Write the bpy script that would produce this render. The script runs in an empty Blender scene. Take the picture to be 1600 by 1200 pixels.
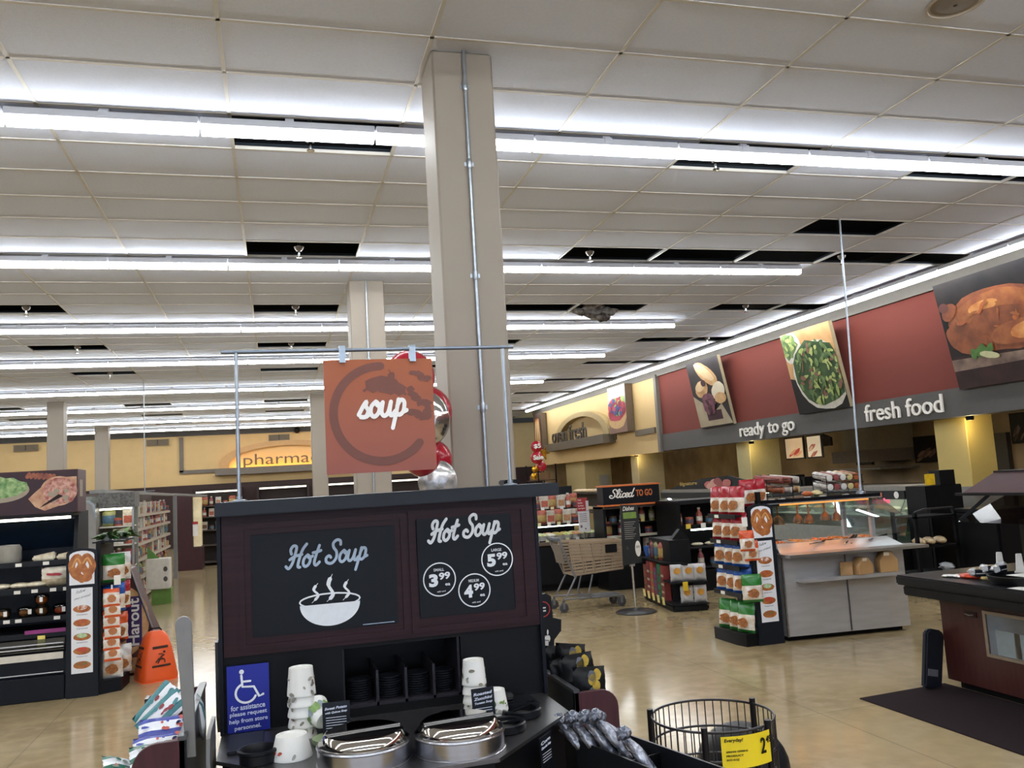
import bpy, bmesh, math, random
from mathutils import Vector, Matrix
rnd = random.Random(7)
S = bpy.context.scene
COL = S.collection

# ---------------------------------------------------------------- camera
# world: X right along the soup bar, Y into the shop, Z up; floor at 0, the photographer's phone at 1.75 m
F = 1337.16
CAMZ = 1.75
RX = Vector((0.9625, -0.0256, 0.2701))
def _orth():
    d1 = Vector(((430-800)/F, (775-600)/F, 1)).normalized()
    d2 = Vector(((5570-800)/F, (468-600)/F, 1)).normalized()
    d2 = (d2 - d1*d1.dot(d2)).normalized()
    d3 = d2.cross(d1)
    if d3.y > 0: d3 = -d3
    return d2, d1, d3
_X, _Y, _Z = _orth()
EYE = Vector((0, 0, CAMZ))
def w(v): return Vector((_X.dot(v), _Y.dot(v), _Z.dot(v)))
cam = bpy.data.cameras.new('camera'); cam.sensor_width = 36; cam.lens = F/1600*36
cam.clip_start = .02; cam.clip_end = 200
cob = bpy.data.objects.new('camera', cam); COL.objects.link(cob)
r_, u_, b_ = w(Vector((1, 0, 0))), w(Vector((0, -1, 0))), w(Vector((0, 0, -1)))
cob.matrix_world = Matrix(((r_.x, u_.x, b_.x, 0), (r_.y, u_.y, b_.y, 0), (r_.z, u_.z, b_.z, CAMZ), (0, 0, 0, 1)))
S.camera = cob
def ray(px, py): return w(Vector(((px-800)/F, (py-600)/F, 1)))
def PY(px, py, y):
    d = ray(px, py); return EYE + d*(y/d.y)
def PX(px, py, x):
    d = ray(px, py); return EYE + d*(x/d.x)
def PZ(px, py, z):
    d = ray(px, py); return EYE + d*((z-CAMZ)/d.z)

# ---------------------------------------------------------------- world, exposure
wd = bpy.data.worlds.new('world'); S.world = wd; wd.use_nodes = True
wd.node_tree.nodes['Background'].inputs[0].default_value = (.62, .8, 1, 1)
wd.node_tree.nodes['Background'].inputs[1].default_value = .6
S.view_settings.view_transform = 'Standard'; S.view_settings.look = 'None'
S.view_settings.gamma = 1; S.view_settings.use_curve_mapping = False
S.view_settings.exposure = 0.0
LENS = 33.0          # strength of the strip lights' diffusers
S.cycles.max_bounces = 7; S.cycles.diffuse_bounces = 4; S.cycles.glossy_bounces = 4
S.cycles.transmission_bounces = 6; S.cycles.transparent_max_bounces = 12
S.cycles.caustics_reflective = False; S.cycles.caustics_refractive = False
S.cycles.sample_clamp_indirect = 4; S.cycles.use_denoising = True; S.cycles.use_light_tree = True

# ---------------------------------------------------------------- materials
def lin(c):
    if isinstance(c, str):
        c = c.lstrip('#'); c = [int(c[i:i+2], 16)/255 for i in (0, 2, 4)]
    return [x/12.92 if x <= .04045 else ((x+.055)/1.055)**2.4 for x in c]
MATS = {}
def M(col, rough=.5, metal=0, var=.12, scale=14, bump=0, emit=0, alpha=1, stretch=None, tint=None, bscale=None):
    key = (col, rough, metal, var, scale, bump, emit, alpha, str(stretch), tint)
    if key in MATS: return MATS[key]
    m = bpy.data.materials.new('surface_%d' % len(MATS)); MATS[key] = m; m.use_nodes = True
    nt = m.node_tree; n = nt.nodes; l = nt.links; p = n['Principled BSDF']
    c = lin(col); b = lin(tint) if tint else [x*(1-var) for x in c]
    p.inputs['Base Color'].default_value = (*c, 1)
    p.inputs['Roughness'].default_value = rough; p.inputs['Metallic'].default_value = metal
    if max(c) < .09 and not metal: p.inputs['Specular IOR Level'].default_value = .2 if max(c) < .03 else .3
    if emit:
        p.inputs['Emission Color'].default_value = (*c, 1); p.inputs['Emission Strength'].default_value = emit
    if alpha < 1: p.inputs['Alpha'].default_value = alpha
    if var or tint or bump:
        tc = n.new('ShaderNodeTexCoord'); mp = n.new('ShaderNodeMapping'); nz = n.new('ShaderNodeTexNoise')
        if stretch: mp.inputs['Scale'].default_value = stretch
        nz.inputs['Scale'].default_value = scale; nz.inputs['Detail'].default_value = 4
        l.new(tc.outputs['Object'], mp.inputs['Vector']); l.new(mp.outputs['Vector'], nz.inputs['Vector'])
        if var or tint:
            rp = n.new('ShaderNodeMapRange'); rp.inputs[1].default_value = .35; rp.inputs[2].default_value = .65
            mx = n.new('ShaderNodeMix'); mx.data_type = 'RGBA'
            mx.inputs[6].default_value = (*b, 1); mx.inputs[7].default_value = (*c, 1)
            l.new(nz.outputs['Fac'], rp.inputs[0]); l.new(rp.outputs[0], mx.inputs[0])
            l.new(mx.outputs[2], p.inputs['Base Color'])
            if emit: l.new(mx.outputs[2], p.inputs['Emission Color'])
        if bump:
            bp = n.new('ShaderNodeBump'); bp.inputs['Strength'].default_value = bump; bp.inputs['Distance'].default_value = .01
            nb = n.new('ShaderNodeTexNoise'); nb.inputs['Scale'].default_value = bscale or scale*4; nb.inputs['Detail'].default_value = 3
            l.new(mp.outputs['Vector'], nb.inputs['Vector'])
            l.new(nb.outputs['Fac'], bp.inputs['Height']); l.new(bp.outputs[0], p.inputs['Normal'])
    return m
def GLASS(tint='#e8f0f0', a=.10):
    key = ('glass', tint, a)
    if key in MATS: return MATS[key]
    m = bpy.data.materials.new('clear_glass_%d' % len(MATS)); MATS[key] = m; m.use_nodes = True
    nt = m.node_tree; n = nt.nodes; l = nt.links; out = n['Material Output']; n.remove(n['Principled BSDF'])
    t = n.new('ShaderNodeBsdfTransparent'); g = n.new('ShaderNodeBsdfGlossy'); g.inputs['Roughness'].default_value = .03
    t.inputs[0].default_value = (*lin(tint), 1)
    fr = n.new('ShaderNodeLayerWeight'); pw = n.new('ShaderNodeMath'); pw.operation = 'POWER'; pw.inputs[1].default_value = 4; l.new(fr.outputs['Facing'], pw.inputs[0])
    ad = n.new('ShaderNodeMath'); ad.operation = 'ADD'; ad.inputs[1].default_value = .03+a*.2; ad.use_clamp = True
    mx = n.new('ShaderNodeMixShader'); l.new(pw.outputs[0], ad.inputs[0]); l.new(ad.outputs[0], mx.inputs[0])
    l.new(t.outputs[0], mx.inputs[1]); l.new(g.outputs[0], mx.inputs[2]); l.new(mx.outputs[0], out.inputs[0])
    return m
BLACK = M('#0a0b0e', .45, var=.15); BLKG = M('#08090b', .2, var=.1); NAVY = M('#0f131b', .45, var=.15)
STEEL = M('#a9abb0', .28, 1, var=.08, scale=6, stretch=(1, 1, 12)); CHROME = M('#d8d8d8', .08, 1, var=0)
GALV = M('#aeb6bf', .35, .85, var=.15, scale=30); WHITE = M('#e9e8e4', .5, var=.04); MARO = M('#46242a', .38, var=.25, scale=9, stretch=(5, 5, .6))
GREY = M('#8a8a8b', .5); TAGW = M('#e6e4dc', .6, var=.08, scale=60); TAGY = M('#f0d423', .6, var=.06)
WOODM = MARO

# ---------------------------------------------------------------- mesh builder
class MB:
    def __init__(s): s.v = []; s.f = []; s.i = []; s.m = 0
    def add(s, vs, fs):
        o = len(s.v); s.v += [Vector(v) for v in vs]
        for f in fs: s.f.append([o+k for k in f]); s.i.append(s.m)
        return s
    def hexa(s, p):   # 8 points: bottom ring then top ring
        return s.add(p, [(3, 2, 1, 0), (4, 5, 6, 7), (0, 1, 5, 4), (1, 2, 6, 5), (2, 3, 7, 6), (3, 0, 4, 7)])
    def box(s, x0, x1, y0, y1, z0, z1):
        if x0 > x1: x0, x1 = x1, x0
        if y0 > y1: y0, y1 = y1, y0
        if z0 > z1: z0, z1 = z1, z0
        return s.hexa([(x0, y0, z0), (x1, y0, z0), (x1, y1, z0), (x0, y1, z0), (x0, y0, z1), (x1, y0, z1), (x1, y1, z1), (x0, y1, z1)])
    def bar(s, a, b, wd_, ht, up=(0, 0, 1)):   # rectangular bar between two points
        a, b = Vector(a), Vector(b); d = (b-a).normalized(); up = Vector(up)
        if abs(d.dot(up)) > .99: up = Vector((0, 1, 0))
        sd = d.cross(up).normalized()*wd_/2; u = sd.cross(d).normalized()*ht/2
        return s.hexa([a-sd-u, a+sd-u, b+sd-u, b-sd-u, a-sd+u, a+sd+u, b+sd+u, b-sd+u])
    def poly(s, pts): return s.add(pts, [list(range(len(pts)))])
    def prism(s, pts, off):
        pts = [Vector(p) for p in pts]; off = Vector(off); n = len(pts)
        nor = Vector((0, 0, 0))
        for k in range(n): nor += pts[k].cross(pts[(k+1) % n])
        if nor.dot(off) > 0: pts = pts[::-1]
        q = [p+off for p in pts]
        return s.add(pts+q, [list(range(n)), list(range(2*n-1, n-1, -1))]+[(k, n+k, n+(k+1) % n, (k+1) % n) for k in range(n)])
    def tube(s, pts, r, n=8, caps=True, closed=False):
        pts = [Vector(p) for p in pts]; N = len(pts); rs = r if isinstance(r, (list, tuple)) else [r]*N
        rings = []; ref = None
        for k in range(N):
            if closed: d = pts[(k+1) % N]-pts[k-1]
            else: d = pts[min(k+1, N-1)]-pts[max(k-1, 0)]
            d.normalize()
            if ref is None: ref = Vector((0, 0, 1)) if abs(d.z) < .9 else Vector((1, 0, 0))
            a = d.cross(ref)
            if a.length < 1e-4: a = d.cross(Vector((.3, .7, .2)))
            a.normalize(); b = a.cross(d).normalized(); ref = b
            rings.append([pts[k]+(a*math.cos(t)+b*math.sin(t))*rs[k] for t in [2*math.pi*q/n for q in range(n)]])
        vs = [v for g in rings for v in g]; fs = []
        for k in range(N if closed else N-1):
            k2 = (k+1) % N
            fs += [(k*n+q, k2*n+q, k2*n+(q+1) % n, k*n+(q+1) % n) for q in range(n)]
        if caps and not closed: fs += [list(range(n))[::1], [(N-1)*n+q for q in range(n)][::-1]]
        return s.add(vs, fs)
    def lathe(s, prof, c=(0, 0, 0), n=28, ax=None, seg=None):   # prof: (r, z) bottom to top
        c = Vector(c); A = Vector((1, 0, 0)); B = Vector((0, 1, 0)); Zv = Vector((0, 0, 1))
        if ax is not None:
            Zv = Vector(ax).normalized(); A = Zv.orthogonal().normalized(); B = Zv.cross(A)
        vs = []; N = len(prof)
        for r, z in prof: vs += [c+Zv*z+(A*math.cos(2*math.pi*k/n)+B*math.sin(2*math.pi*k/n))*r for k in range(n)]
        fs = [(k*n+q, k*n+(q+1) % n, (k+1)*n+(q+1) % n, (k+1)*n+q) for k in range(N-1) for q in range(n)]
        if prof[0][0] > 1e-4: fs.append(list(range(n))[::-1])
        if prof[-1][0] > 1e-4: fs.append([(N-1)*n+q for q in range(n)])
        return s.add(vs, fs)
    def ell(s, c, rx, ry, rz, nu=14, nv=9, jit=0, R=None):
        c = Vector(c); vs = []
        for a in range(nv+1):
            t = math.pi*a/nv-math.pi/2
            for k in range(nu):
                f = 2*math.pi*k/nu; j = 1+rnd.uniform(-jit, jit)
                p = Vector((rx*math.cos(t)*math.cos(f), ry*math.cos(t)*math.sin(f), rz*math.sin(t)))*j
                vs.append(c+(R @ p if R else p))
        return s.add(vs, [(a*nu+k, a*nu+(k+1) % nu, (a+1)*nu+(k+1) % nu, (a+1)*nu+k) for a in range(nv) for k in range(nu)])
    def build(s, name, mats, parent=None, bevel=0, seg=2, smooth=40, origin=None):
        if not isinstance(mats, (list, tuple)): mats = [mats]
        base = Vector(parent['_o']) if parent is not None and '_o' in parent else Vector((0, 0, 0))
        if parent is None:
            xs = [v.x for v in s.v]; ys = [v.y for v in s.v]; zs = [v.z for v in s.v]
            base = Vector(origin) if origin is not None else Vector(((min(xs)+max(xs))/2, (min(ys)+max(ys))/2, min(zs)))
        me = bpy.data.meshes.new(name); me.from_pydata([tuple(v-base) for v in s.v], [], s.f)
        for m in mats: me.materials.append(m)
        me.polygons.foreach_set('material_index', s.i); me.update()
        bm = bmesh.new(); bm.from_mesh(me)
        if bevel:
            bmesh.ops.remove_doubles(bm, verts=bm.verts, dist=1e-6)
            es = [e for e in bm.edges if len(e.link_faces) == 2 and e.calc_face_angle(0) > .6]
            bmesh.ops.bevel(bm, geom=es, offset=bevel, segments=seg, affect='EDGES', clamp_overlap=True)
        bmesh.ops.recalc_face_normals(bm, faces=bm.faces)
        bm.to_mesh(me); bm.free()
        if smooth:
            me.polygons.foreach_set('use_smooth', [True]*len(me.polygons)); me.set_sharp_from_angle(angle=math.radians(smooth))
        o = bpy.data.objects.new(name, me); COL.objects.link(o)
        o['_o'] = tuple(base)
        if parent is not None: o.parent = parent
        else: o.location = base
        return o
def tag(o, label, cat, group=None, kind=None):
    o['label'] = label; o['category'] = cat
    if group: o['group'] = group
    if kind: o['kind'] = kind
    return o
def thing(name, label, cat, loc=(0, 0, 0), group=None):
    o = bpy.data.objects.new(name, None); COL.objects.link(o); o.location = loc; o['_o'] = tuple(loc)
    o.empty_display_size = .05
    return tag(o, label, cat, group)
def struct(name, mb, mats, **k):
    o = mb.build(name, mats, **k); o['kind'] = 'structure'; return o
def dup(root, loc, rotz=0, label=None, group=None, rot=None, scale=None):
    r = root.copy(); COL.objects.link(r); r.location = loc
    r.rotation_euler = rot if rot is not None else (0, 0, rotz)
    if scale is not None: r.scale = (scale,)*3 if not isinstance(scale, tuple) else scale
    if label: r['label'] = label
    if group: r['group'] = group
    for c in list(root.children):
        d = c.copy(); COL.objects.link(d); d.parent = r
        for g in list(c.children):
            e = g.copy(); COL.objects.link(e); e.parent = d
    return r
class Maker:
    """first call places the prototype itself, later calls copy it"""
    def __init__(s, fn): s.fn = fn; s.o = None
    def __call__(s, loc, rotz=0, label=None, group=None, rot=None, scale=None):
        if s.o is None:
            s.o = s.fn()
        if not s.o.get('_used'):
            s.o['_used'] = 1; o = s.o; o.location = loc; o.rotation_euler = rot if rot is not None else (0, 0, rotz)
            if scale is not None: o.scale = (scale,)*3 if not isinstance(scale, tuple) else scale
            if label: o['label'] = label
            if group: o['group'] = group
            return o
        return dup(s.o, loc, rotz, label, group, rot, scale)
ORD = ['first', 'second', 'third', 'fourth', 'fifth', 'sixth', 'seventh', 'eighth', 'ninth', 'tenth', 'eleventh', 'twelfth',
       'thirteenth', 'fourteenth', 'fifteenth', 'sixteenth', 'seventeenth', 'eighteenth', 'nineteenth', 'twentieth']

# ---------------------------------------------------------------- lettering and flat graphics
_tc = {}
def glyphs(body, bold):
    k = (body, bold)
    if k in _tc: return _tc[k]
    cu = bpy.data.curves.new('t', 'FONT'); cu.body = body; cu.size = 1; cu.offset = bold; cu.resolution_u = 3
    t = bpy.data.objects.new('t', cu); COL.objects.link(t)
    me = bpy.data.meshes.new_from_object(t.evaluated_get(bpy.context.evaluated_depsgraph_get()))
    vs = [v.co.copy() for v in me.vertices]; fs = [list(p.vertices) for p in me.polygons]
    ed = {}
    for f in fs:
        for a, b in zip(f, f[1:]+f[:1]):
            ed[(a, b)] = 1
    rim = [e for e in ed if (e[1], e[0]) not in ed]
    bpy.data.objects.remove(t); bpy.data.curves.remove(cu); bpy.data.meshes.remove(me)
    _tc[k] = (vs, fs, rim); return _tc[k]
def text(mb, body, bl, br, h, depth=.002, bold=.012, up=(0, 0, 1), shear=0, n=None, span=None):
    """letters standing on the line bl -> br (fitted to its length); h = height of the ink"""
    vs, fs, rim = glyphs(body, bold)
    x0 = min(v.x for v in vs); x1 = max(v.x for v in vs); y0 = min(v.y for v in vs); y1 = max(v.y for v in vs)
    bl, br, up = Vector(bl), Vector(br), Vector(up)
    u = (br-bl); nn = u.cross(up).normalized()
    if n is not None: nn = Vector(n)
    P = [bl + u*((v.x-x0)/(x1-x0)) + up*((v.y-y0)/(y1-y0)*h) + u.normalized()*shear*(v.y-y0)/(y1-y0)*h for v in vs]
    k = len(P)
    return mb.add([p+nn*depth for p in P]+P, fs+[(a, a+k, b+k, b) for a, b in rim])
def smoothline(pts, closed=False, sub=6):
    pts = [Vector((p[0], p[1], 0)) for p in pts]; N = len(pts); out = []
    rng = range(N) if closed else range(N-1)
    for k in rng:
        if closed: p0, p1, p2, p3 = pts[k-1], pts[k], pts[(k+1) % N], pts[(k+2) % N]
        else: p0, p1, p2, p3 = pts[max(k-1, 0)], pts[k], pts[k+1], pts[min(k+2, N-1)]
        for q in range(sub):
            t = q/sub
            out.append(.5*((2*p1)+(p2-p0)*t+(2*p0-5*p1+4*p2-p3)*t*t+(3*p1-p0-3*p2+p3)*t**3))
    if not closed: out.append(pts[-1])
    return out
def ribbon(mb, pts, wd_, o, u, v, depth=.002, closed=False, sub=6, n=None):
    """flat stroke of width wd_ through 2-D points in the plane o + x*u + y*v"""
    P = smoothline(pts, closed, sub) if sub > 1 else [Vector((p[0], p[1], 0)) for p in pts]
    N = len(P); o, u, v = Vector(o), Vector(u), Vector(v); nn = Vector(n) if n is not None else u.cross(v).normalized()
    L = []; R = []
    ws = wd_ if isinstance(wd_, (list, tuple)) else None
    for k in range(N):
        d = (P[(k+1) % N]-P[k-1]) if closed else (P[min(k+1, N-1)]-P[max(k-1, 0)])
        if d.length < 1e-9: d = Vector((1, 0, 0))
        d.normalize()
        hw = wd_/2 if ws is None else ws[min(len(ws)-1, int(k/(N-1)*(len(ws)-1)+.5))]/2
        s_ = Vector((-d.y, d.x, 0))*hw
        L.append(P[k]+s_); R.append(P[k]-s_)
    to = lambda p, z: o+u*p.x+v*p.y+nn*z
    vs = [to(p, depth+k*1.2e-5) for k, p in enumerate(L)]+[to(p, depth+k*1.2e-5) for k, p in enumerate(R)]
    fs = [(k, k+N, (k+1) % N+N, (k+1) % N) for k in range(N if closed else N-1)]
    mb.add(vs, fs)
    if not closed and ws is None:
        for c, z_ in ((P[0], -8e-6), (P[-1], 2e-5+N*1.2e-5)): disc(mb, c.x, c.y, wd_/2, wd_/2, o, u, v, depth+z_, n=nn, k=10)
    return mb
def disc(mb, x, y, rx, ry, o, u, v, z=.001, n=None, k=20, jit=0, a0=0, a1=2*math.pi, rot=0):
    o, u, v = Vector(o), Vector(u), Vector(v); nn = Vector(n) if n is not None else u.cross(v).normalized()
    pts = []
    full = abs(a1-a0-2*math.pi) < 1e-6
    for q in range(k if full else k+1):
        a = a0+(a1-a0)*q/k; j = 1+rnd.uniform(-jit, jit)
        px, py = rx*math.cos(a)*j, ry*math.sin(a)*j
        px, py = px*math.cos(rot)-py*math.sin(rot), px*math.sin(rot)+py*math.cos(rot)
        pts.append(o+u*(x+px)+v*(y+py)+nn*z)
    return mb.poly(pts)
def pdisc(mb, x, y, rx, ry, o, u, v, z=.001, n=None, k=20, jit=0, rot=0):
    """printed shape on a picture panel, trimmed at the picture's edges (0..1 in both directions)"""
    pts = []
    for q in range(k):
        a = 2*math.pi*q/k; j = 1+rnd.uniform(-jit, jit); px, py = rx*math.cos(a)*j, ry*math.sin(a)*j
        px, py = x+px*math.cos(rot)-py*math.sin(rot), y+px*math.sin(rot)+py*math.cos(rot)
        pts.append(o+u*min(.995, max(.005, px))+v*min(.995, max(.005, py))+n*z)
    return mb.poly(pts)
def rect(mb, x0, x1, y0, y1, o, u, v, z=.001, n=None):
    o, u, v = Vector(o), Vector(u), Vector(v); nn = Vector(n) if n is not None else u.cross(v).normalized()
    return mb.poly([o+u*x+v*y+nn*z for x, y in ((x0, y0), (x1, y0), (x1, y1), (x0, y1))])
SCR = {
 'H': ([[(.12, .62), (.06, .8), (.16, .96), (.32, .9), (.3, .6), (.22, .2), (.08, 0), (-.06, .1)], [(.78, .98), (.62, .75), (.52, .35), (.5, .05), (.6, 0)], [(.08, .38), (.3, .5), (.62, .55)]], .72),
 'S': ([[(.6, .78), (.56, .94), (.4, 1.0), (.24, .88), (.28, .68), (.44, .48), (.46, .2), (.28, .0), (.04, .06), (-.02, .24), (.1, .34), (.2, .26)]], .62),
 'o': ([[(.18, .5), (.03, .35), (.02, .12), (.15, 0), (.3, .12), (.32, .35), (.18, .5), (.26, .36), (.42, .42)]], .42),
 't': ([[(.26, .85), (.16, .45), (.12, .12), (.22, 0), (.36, .12)], [(.0, .56), (.2, .58), (.36, .62)]], .38),
 'u': ([[(.02, .46), (-.01, .14), (.1, 0), (.24, .12), (.32, .46)], [(.32, .46), (.29, .12), (.37, 0), (.5, .14)]], .5),
 'p': ([[(.1, .52), (.04, .1), (-.06, -.42)], [(.06, .3), (.18, .5), (.32, .42), (.3, .12), (.16, 0), (.05, .08)], [(.3, .1), (.42, .14)]], .44),
 'l': ([[(-.02, .12), (.16, .42), (.3, .85), (.22, 1.0), (.1, .8), (.07, .2), (.17, 0), (.32, .14)]], .32),
 'i': ([[(.08, .48), (.04, .14), (.13, 0), (.26, .14)], [(.15, .68), (.17, .72)]], .26),
 'c': ([[(.3, .4), (.2, .5), (.06, .4), (.02, .16), (.13, 0), (.32, .14)]], .32),
 'e': ([[(.0, .18), (.2, .26), (.28, .42), (.16, .5), (.04, .36), (.04, .1), (.16, 0), (.34, .14)]], .34),
 'd': ([[(.28, .4), (.16, .5), (.03, .35), (.03, .1), (.14, 0), (.28, .16)], [(.46, 1.0), (.34, .5), (.28, .14), (.36, 0), (.5, .14)]], .5),
 's': ([[(-.02, .1), (.14, .4), (.24, .52), (.22, .38), (.32, .2), (.24, .02), (.06, .02)], [(.26, .02), (.42, .14)]], .4),
 ' ': ([], .3),
}
def script(mb, word, bl, br, h, stroke=.1, depth=.002, up=(0, 0, 1), shear=.18):
    adv = sum(SCR[c][1] for c in word); bl, br = Vector(bl), Vector(br); u = (br-bl)/adv; v = Vector(up)*h
    nn = u.cross(v).normalized(); x = 0
    for q, c in enumerate(word):
        for sidx, st in enumerate(SCR[c][0]):
            ribbon(mb, [(x+a+b*shear, b) for a, b in st], stroke, bl, u, v, depth+.00015*q+.0004*sidx, n=nn, sub=5)
        x += SCR[c][1]
    return mb
# ================================================================ the room
CZ = 4.43
def XS(k): return -.24+1.22*k
def YS(k): return 6.03+.624*k
K0, K1, J0, J1 = -14, 8, -19, 46
holes = {(0, 0), (3, 0), (5, 0), (6, 0), (5, 3), (-3, 0), (-6, 0)}
for r in range(5, J1, 5):
    for k in (-12, -9, -6, -3, 0, 3, 6, 7): holes.add((k, r))
holes |= {(4, 5), (5, 5), (4, 10), (-3, 25)}
holes -= {(-3, 5), (3, 15)}
holes.add((3, 15))
fm = MB()      # floor
fm.add([(-20, -8, 0), (14, -8, 0), (14, 35.6, 0), (-20, 35.6, 0)], [(0, 1, 2, 3)])
def floor_mat():
    m = M('#a3906d', .16, var=.0, tint='#8f7c5c', scale=.9)
    n = m.node_tree.nodes; l = m.node_tree.links; p = n['Principled BSDF']
    mp = [q for q in n if q.type == 'MAPPING'][0]; mx = [q for q in n if q.type == 'MIX'][0]
    n2 = n.new('ShaderNodeTexNoise'); n2.inputs['Scale'].default_value = 7; n2.inputs['Detail'].default_value = 6
    l.new(mp.outputs[0], n2.inputs[0])
    m2 = n.new('ShaderNodeMix'); m2.data_type = 'RGBA'; m2.inputs[7].default_value = (*lin('#ab9874'), 1)
    r2 = n.new('ShaderNodeMapRange'); r2.inputs[1].default_value = .4; r2.inputs[2].default_value = .75
    l.new(n2.outputs['Fac'], r2.inputs[0]); l.new(r2.outputs[0], m2.inputs[0]); l.new(mx.outputs[2], m2.inputs[6])
    br = n.new('ShaderNodeTexBrick'); br.inputs['Scale'].default_value = 1; br.offset = 0
    br.inputs['Brick Width'].default_value = 1.83; br.inputs['Row Height'].default_value = 1.83; br.inputs['Mortar Size'].default_value = .006
    l.new(mp.outputs[0], br.inputs['Vector'])
    m3 = n.new('ShaderNodeMix'); m3.data_type = 'RGBA'; m3.inputs[7].default_value = (*lin('#756952'), 1)
    mu = n.new('ShaderNodeMath'); mu.operation = 'MULTIPLY'; mu.inputs[1].default_value = .5
    l.new(br.outputs['Fac'], mu.inputs[0]); l.new(mu.outputs[0], m3.inputs[0]); l.new(m2.outputs[2], m3.inputs[6])
    l.new(m3.outputs[2], p.inputs['Base Color'])
    bp = n.new('ShaderNodeBump'); bp.inputs['Strength'].default_value = .004; bp.inputs['Distance'].default_value = .02
    n4 = n.new('ShaderNodeTexNoise'); n4.inputs['Scale'].default_value = 2.2; n4.inputs['Detail'].default_value = 2
    l.new(mp.outputs[0], n4.inputs[0]); n.remove(n4); n.remove(bp)
    rr = n.new('ShaderNodeMapRange'); rr.inputs[3].default_value = .14; rr.inputs[4].default_value = .14
    l.new(n2.outputs['Fac'], rr.inputs[0]); l.new(rr.outputs[0], p.inputs['Roughness'])
    return m
struct('floor', fm, floor_mat(), origin=(0, 0, 0))
cm = MB()
for k in range(K0, K1):
    for j in range(J0, J1+1):
        x0, x1, y0, y1 = XS(k), XS(k+1), YS(j), YS(j+1)
        if k == -14: x0 = -20
        if k == K1-1: x1 = 9.75
        if j == J0: y0 = -8
        if j == J1: y1 = 35.2
        if (k, j) in holes:
            cm.m = 2
            for a in ((x0, x1, y0, y0+.004), (x0, x1, y1-.004, y1), (x0, x0+.004, y0, y1), (x1-.004, x1, y0, y1)): cm.box(*a, CZ, CZ+.05)
            cm.m = 0; continue
        cm.poly([(x0, y0, CZ), (x0, y1, CZ), (x1, y1, CZ), (x1, y0, CZ)])
cm.m = 1
for k in range(K0+1, K1): cm.box(XS(k)-.012, XS(k)+.012, -8, 35.2, CZ-.006, CZ+.02)
for j in range(J0+1, J1+1): cm.box(-20, 9.75, YS(j)-.012, YS(j)+.012, CZ-.006, CZ+.02)
cm.m = 3; cm.box(-20, 9.75, -8, 35.2, CZ+.7, CZ+.75)
TILE = M('#d2d9ea', .85, var=.04, scale=40, bump=.25, bscale=160)
struct('ceiling', cm, [TILE, M('#c9c6c1', .6, var=.04), M('#1d242d', .6), M('#0b0e13', .9)], smooth=0, origin=(0, 0, CZ))
# side, front and back walls
YEL = M('#c4a672', .7, var=.05, scale=3); DKGREY = M('#4a4744', .6, var=.06, scale=4)
b = MB(); b.box(-20.2, -20, -8, 35.4, 0, 5.2); struct('wall_left', b, M('#b9ab8c', .8, var=.05))
b = MB()
for a in ((-20, 14, 0, .5), (-20, 14, 3.3, 5.2), (-20, -9, .5, 3.3), (9, 14, .5, 3.3), (-3.4, -2.6, .5, 3.3), (2.6, 3.4, .5, 3.3)): b.box(a[0], a[1], -8.2, -8, a[2], a[3])
struct('wall_front', b, M('#b3a88f', .8, var=.05))
for q, (x0, x1) in enumerate(((-9, -3.4), (-2.6, 2.6), (3.4, 9))):
    b = MB(); b.box(x0, x1, -8.12, -8.1, .5, 3.3)
    o = struct('window_%d' % (q+1), b, M('#cfe0ff', .2, var=0, emit=2.0), smooth=0)
    b = MB()
    for i in range(4): xx = x0+(x1-x0)*i/3; b.box(xx-.04, xx+.04, -8.09, -8.0, .5, 3.3)
    b.box(x0, x1, -8.09, -8, 2.4, 2.46); b.build('window_frame', M('#6d6a66', .4, .6), o)
b = MB(); b.box(-20, 14, 35.2, 35.5, 2.35, 4.24); b.m = 1; b.box(-20, 14, 35.1, 35.5, 4.24, 4.44); b.m = 2; b.box(-20, 14, 35.15, 35.5, 0, 2.35)
b.m = 0; b.box(-20, 14, 35.3, 35.5, 4.44, 5.2)
struct('wall_back', b, [YEL, DKGREY, M('#33201c', .6, var=.2)], smooth=0)
# right side: a soffit over the service counters, tiled kitchen wall behind
b = MB()
RED = M('#6a2a1e', .85, var=.06, scale=1.5)
b.m = 0; b.box(9.7, 9.95, -8, 20.36, 2.73, 4.26)
b.m = 1; b.box(9.66, 9.95, -8, 20.36, 2.31, 2.73)
b.m = 2; b.box(9.64, 9.95, -8, 31.5, 4.25, 4.44)
b.m = 3; b.box(9.66, 9.95, 20.36, 31.5, 2.29, 4.25)
b.m = 2; b.box(9.6, 9.75, 20.3, 20.44, 2.29, 4.3)
b.m = 1; b.box(9.7, 9.95, -8, 31.5, 4.44, 5.2)
struct('wall_right', b, [RED, M('#4d4a47', .6, var=.06), M('#6a655c', .65, var=.05), YEL], smooth=0)
KT = M('#a58b66', .45, var=0, tint='#77623f', scale=1.3)
b = MB(); b.box(13.2, 13.4, -8, 35.4, 0, 3.0); struct('wall_kitchen', b, KT)
b = MB(); b.box(9.95, 13.2, 31.5, 31.7, 0, 3.0); struct('wall_kitchen_end', b, KT)
b = MB(); b.box(9.95, 13.2, -8, 31.5, 2.85, 2.95); struct('ceiling_kitchen', b, M('#6f6a60', .8))
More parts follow.
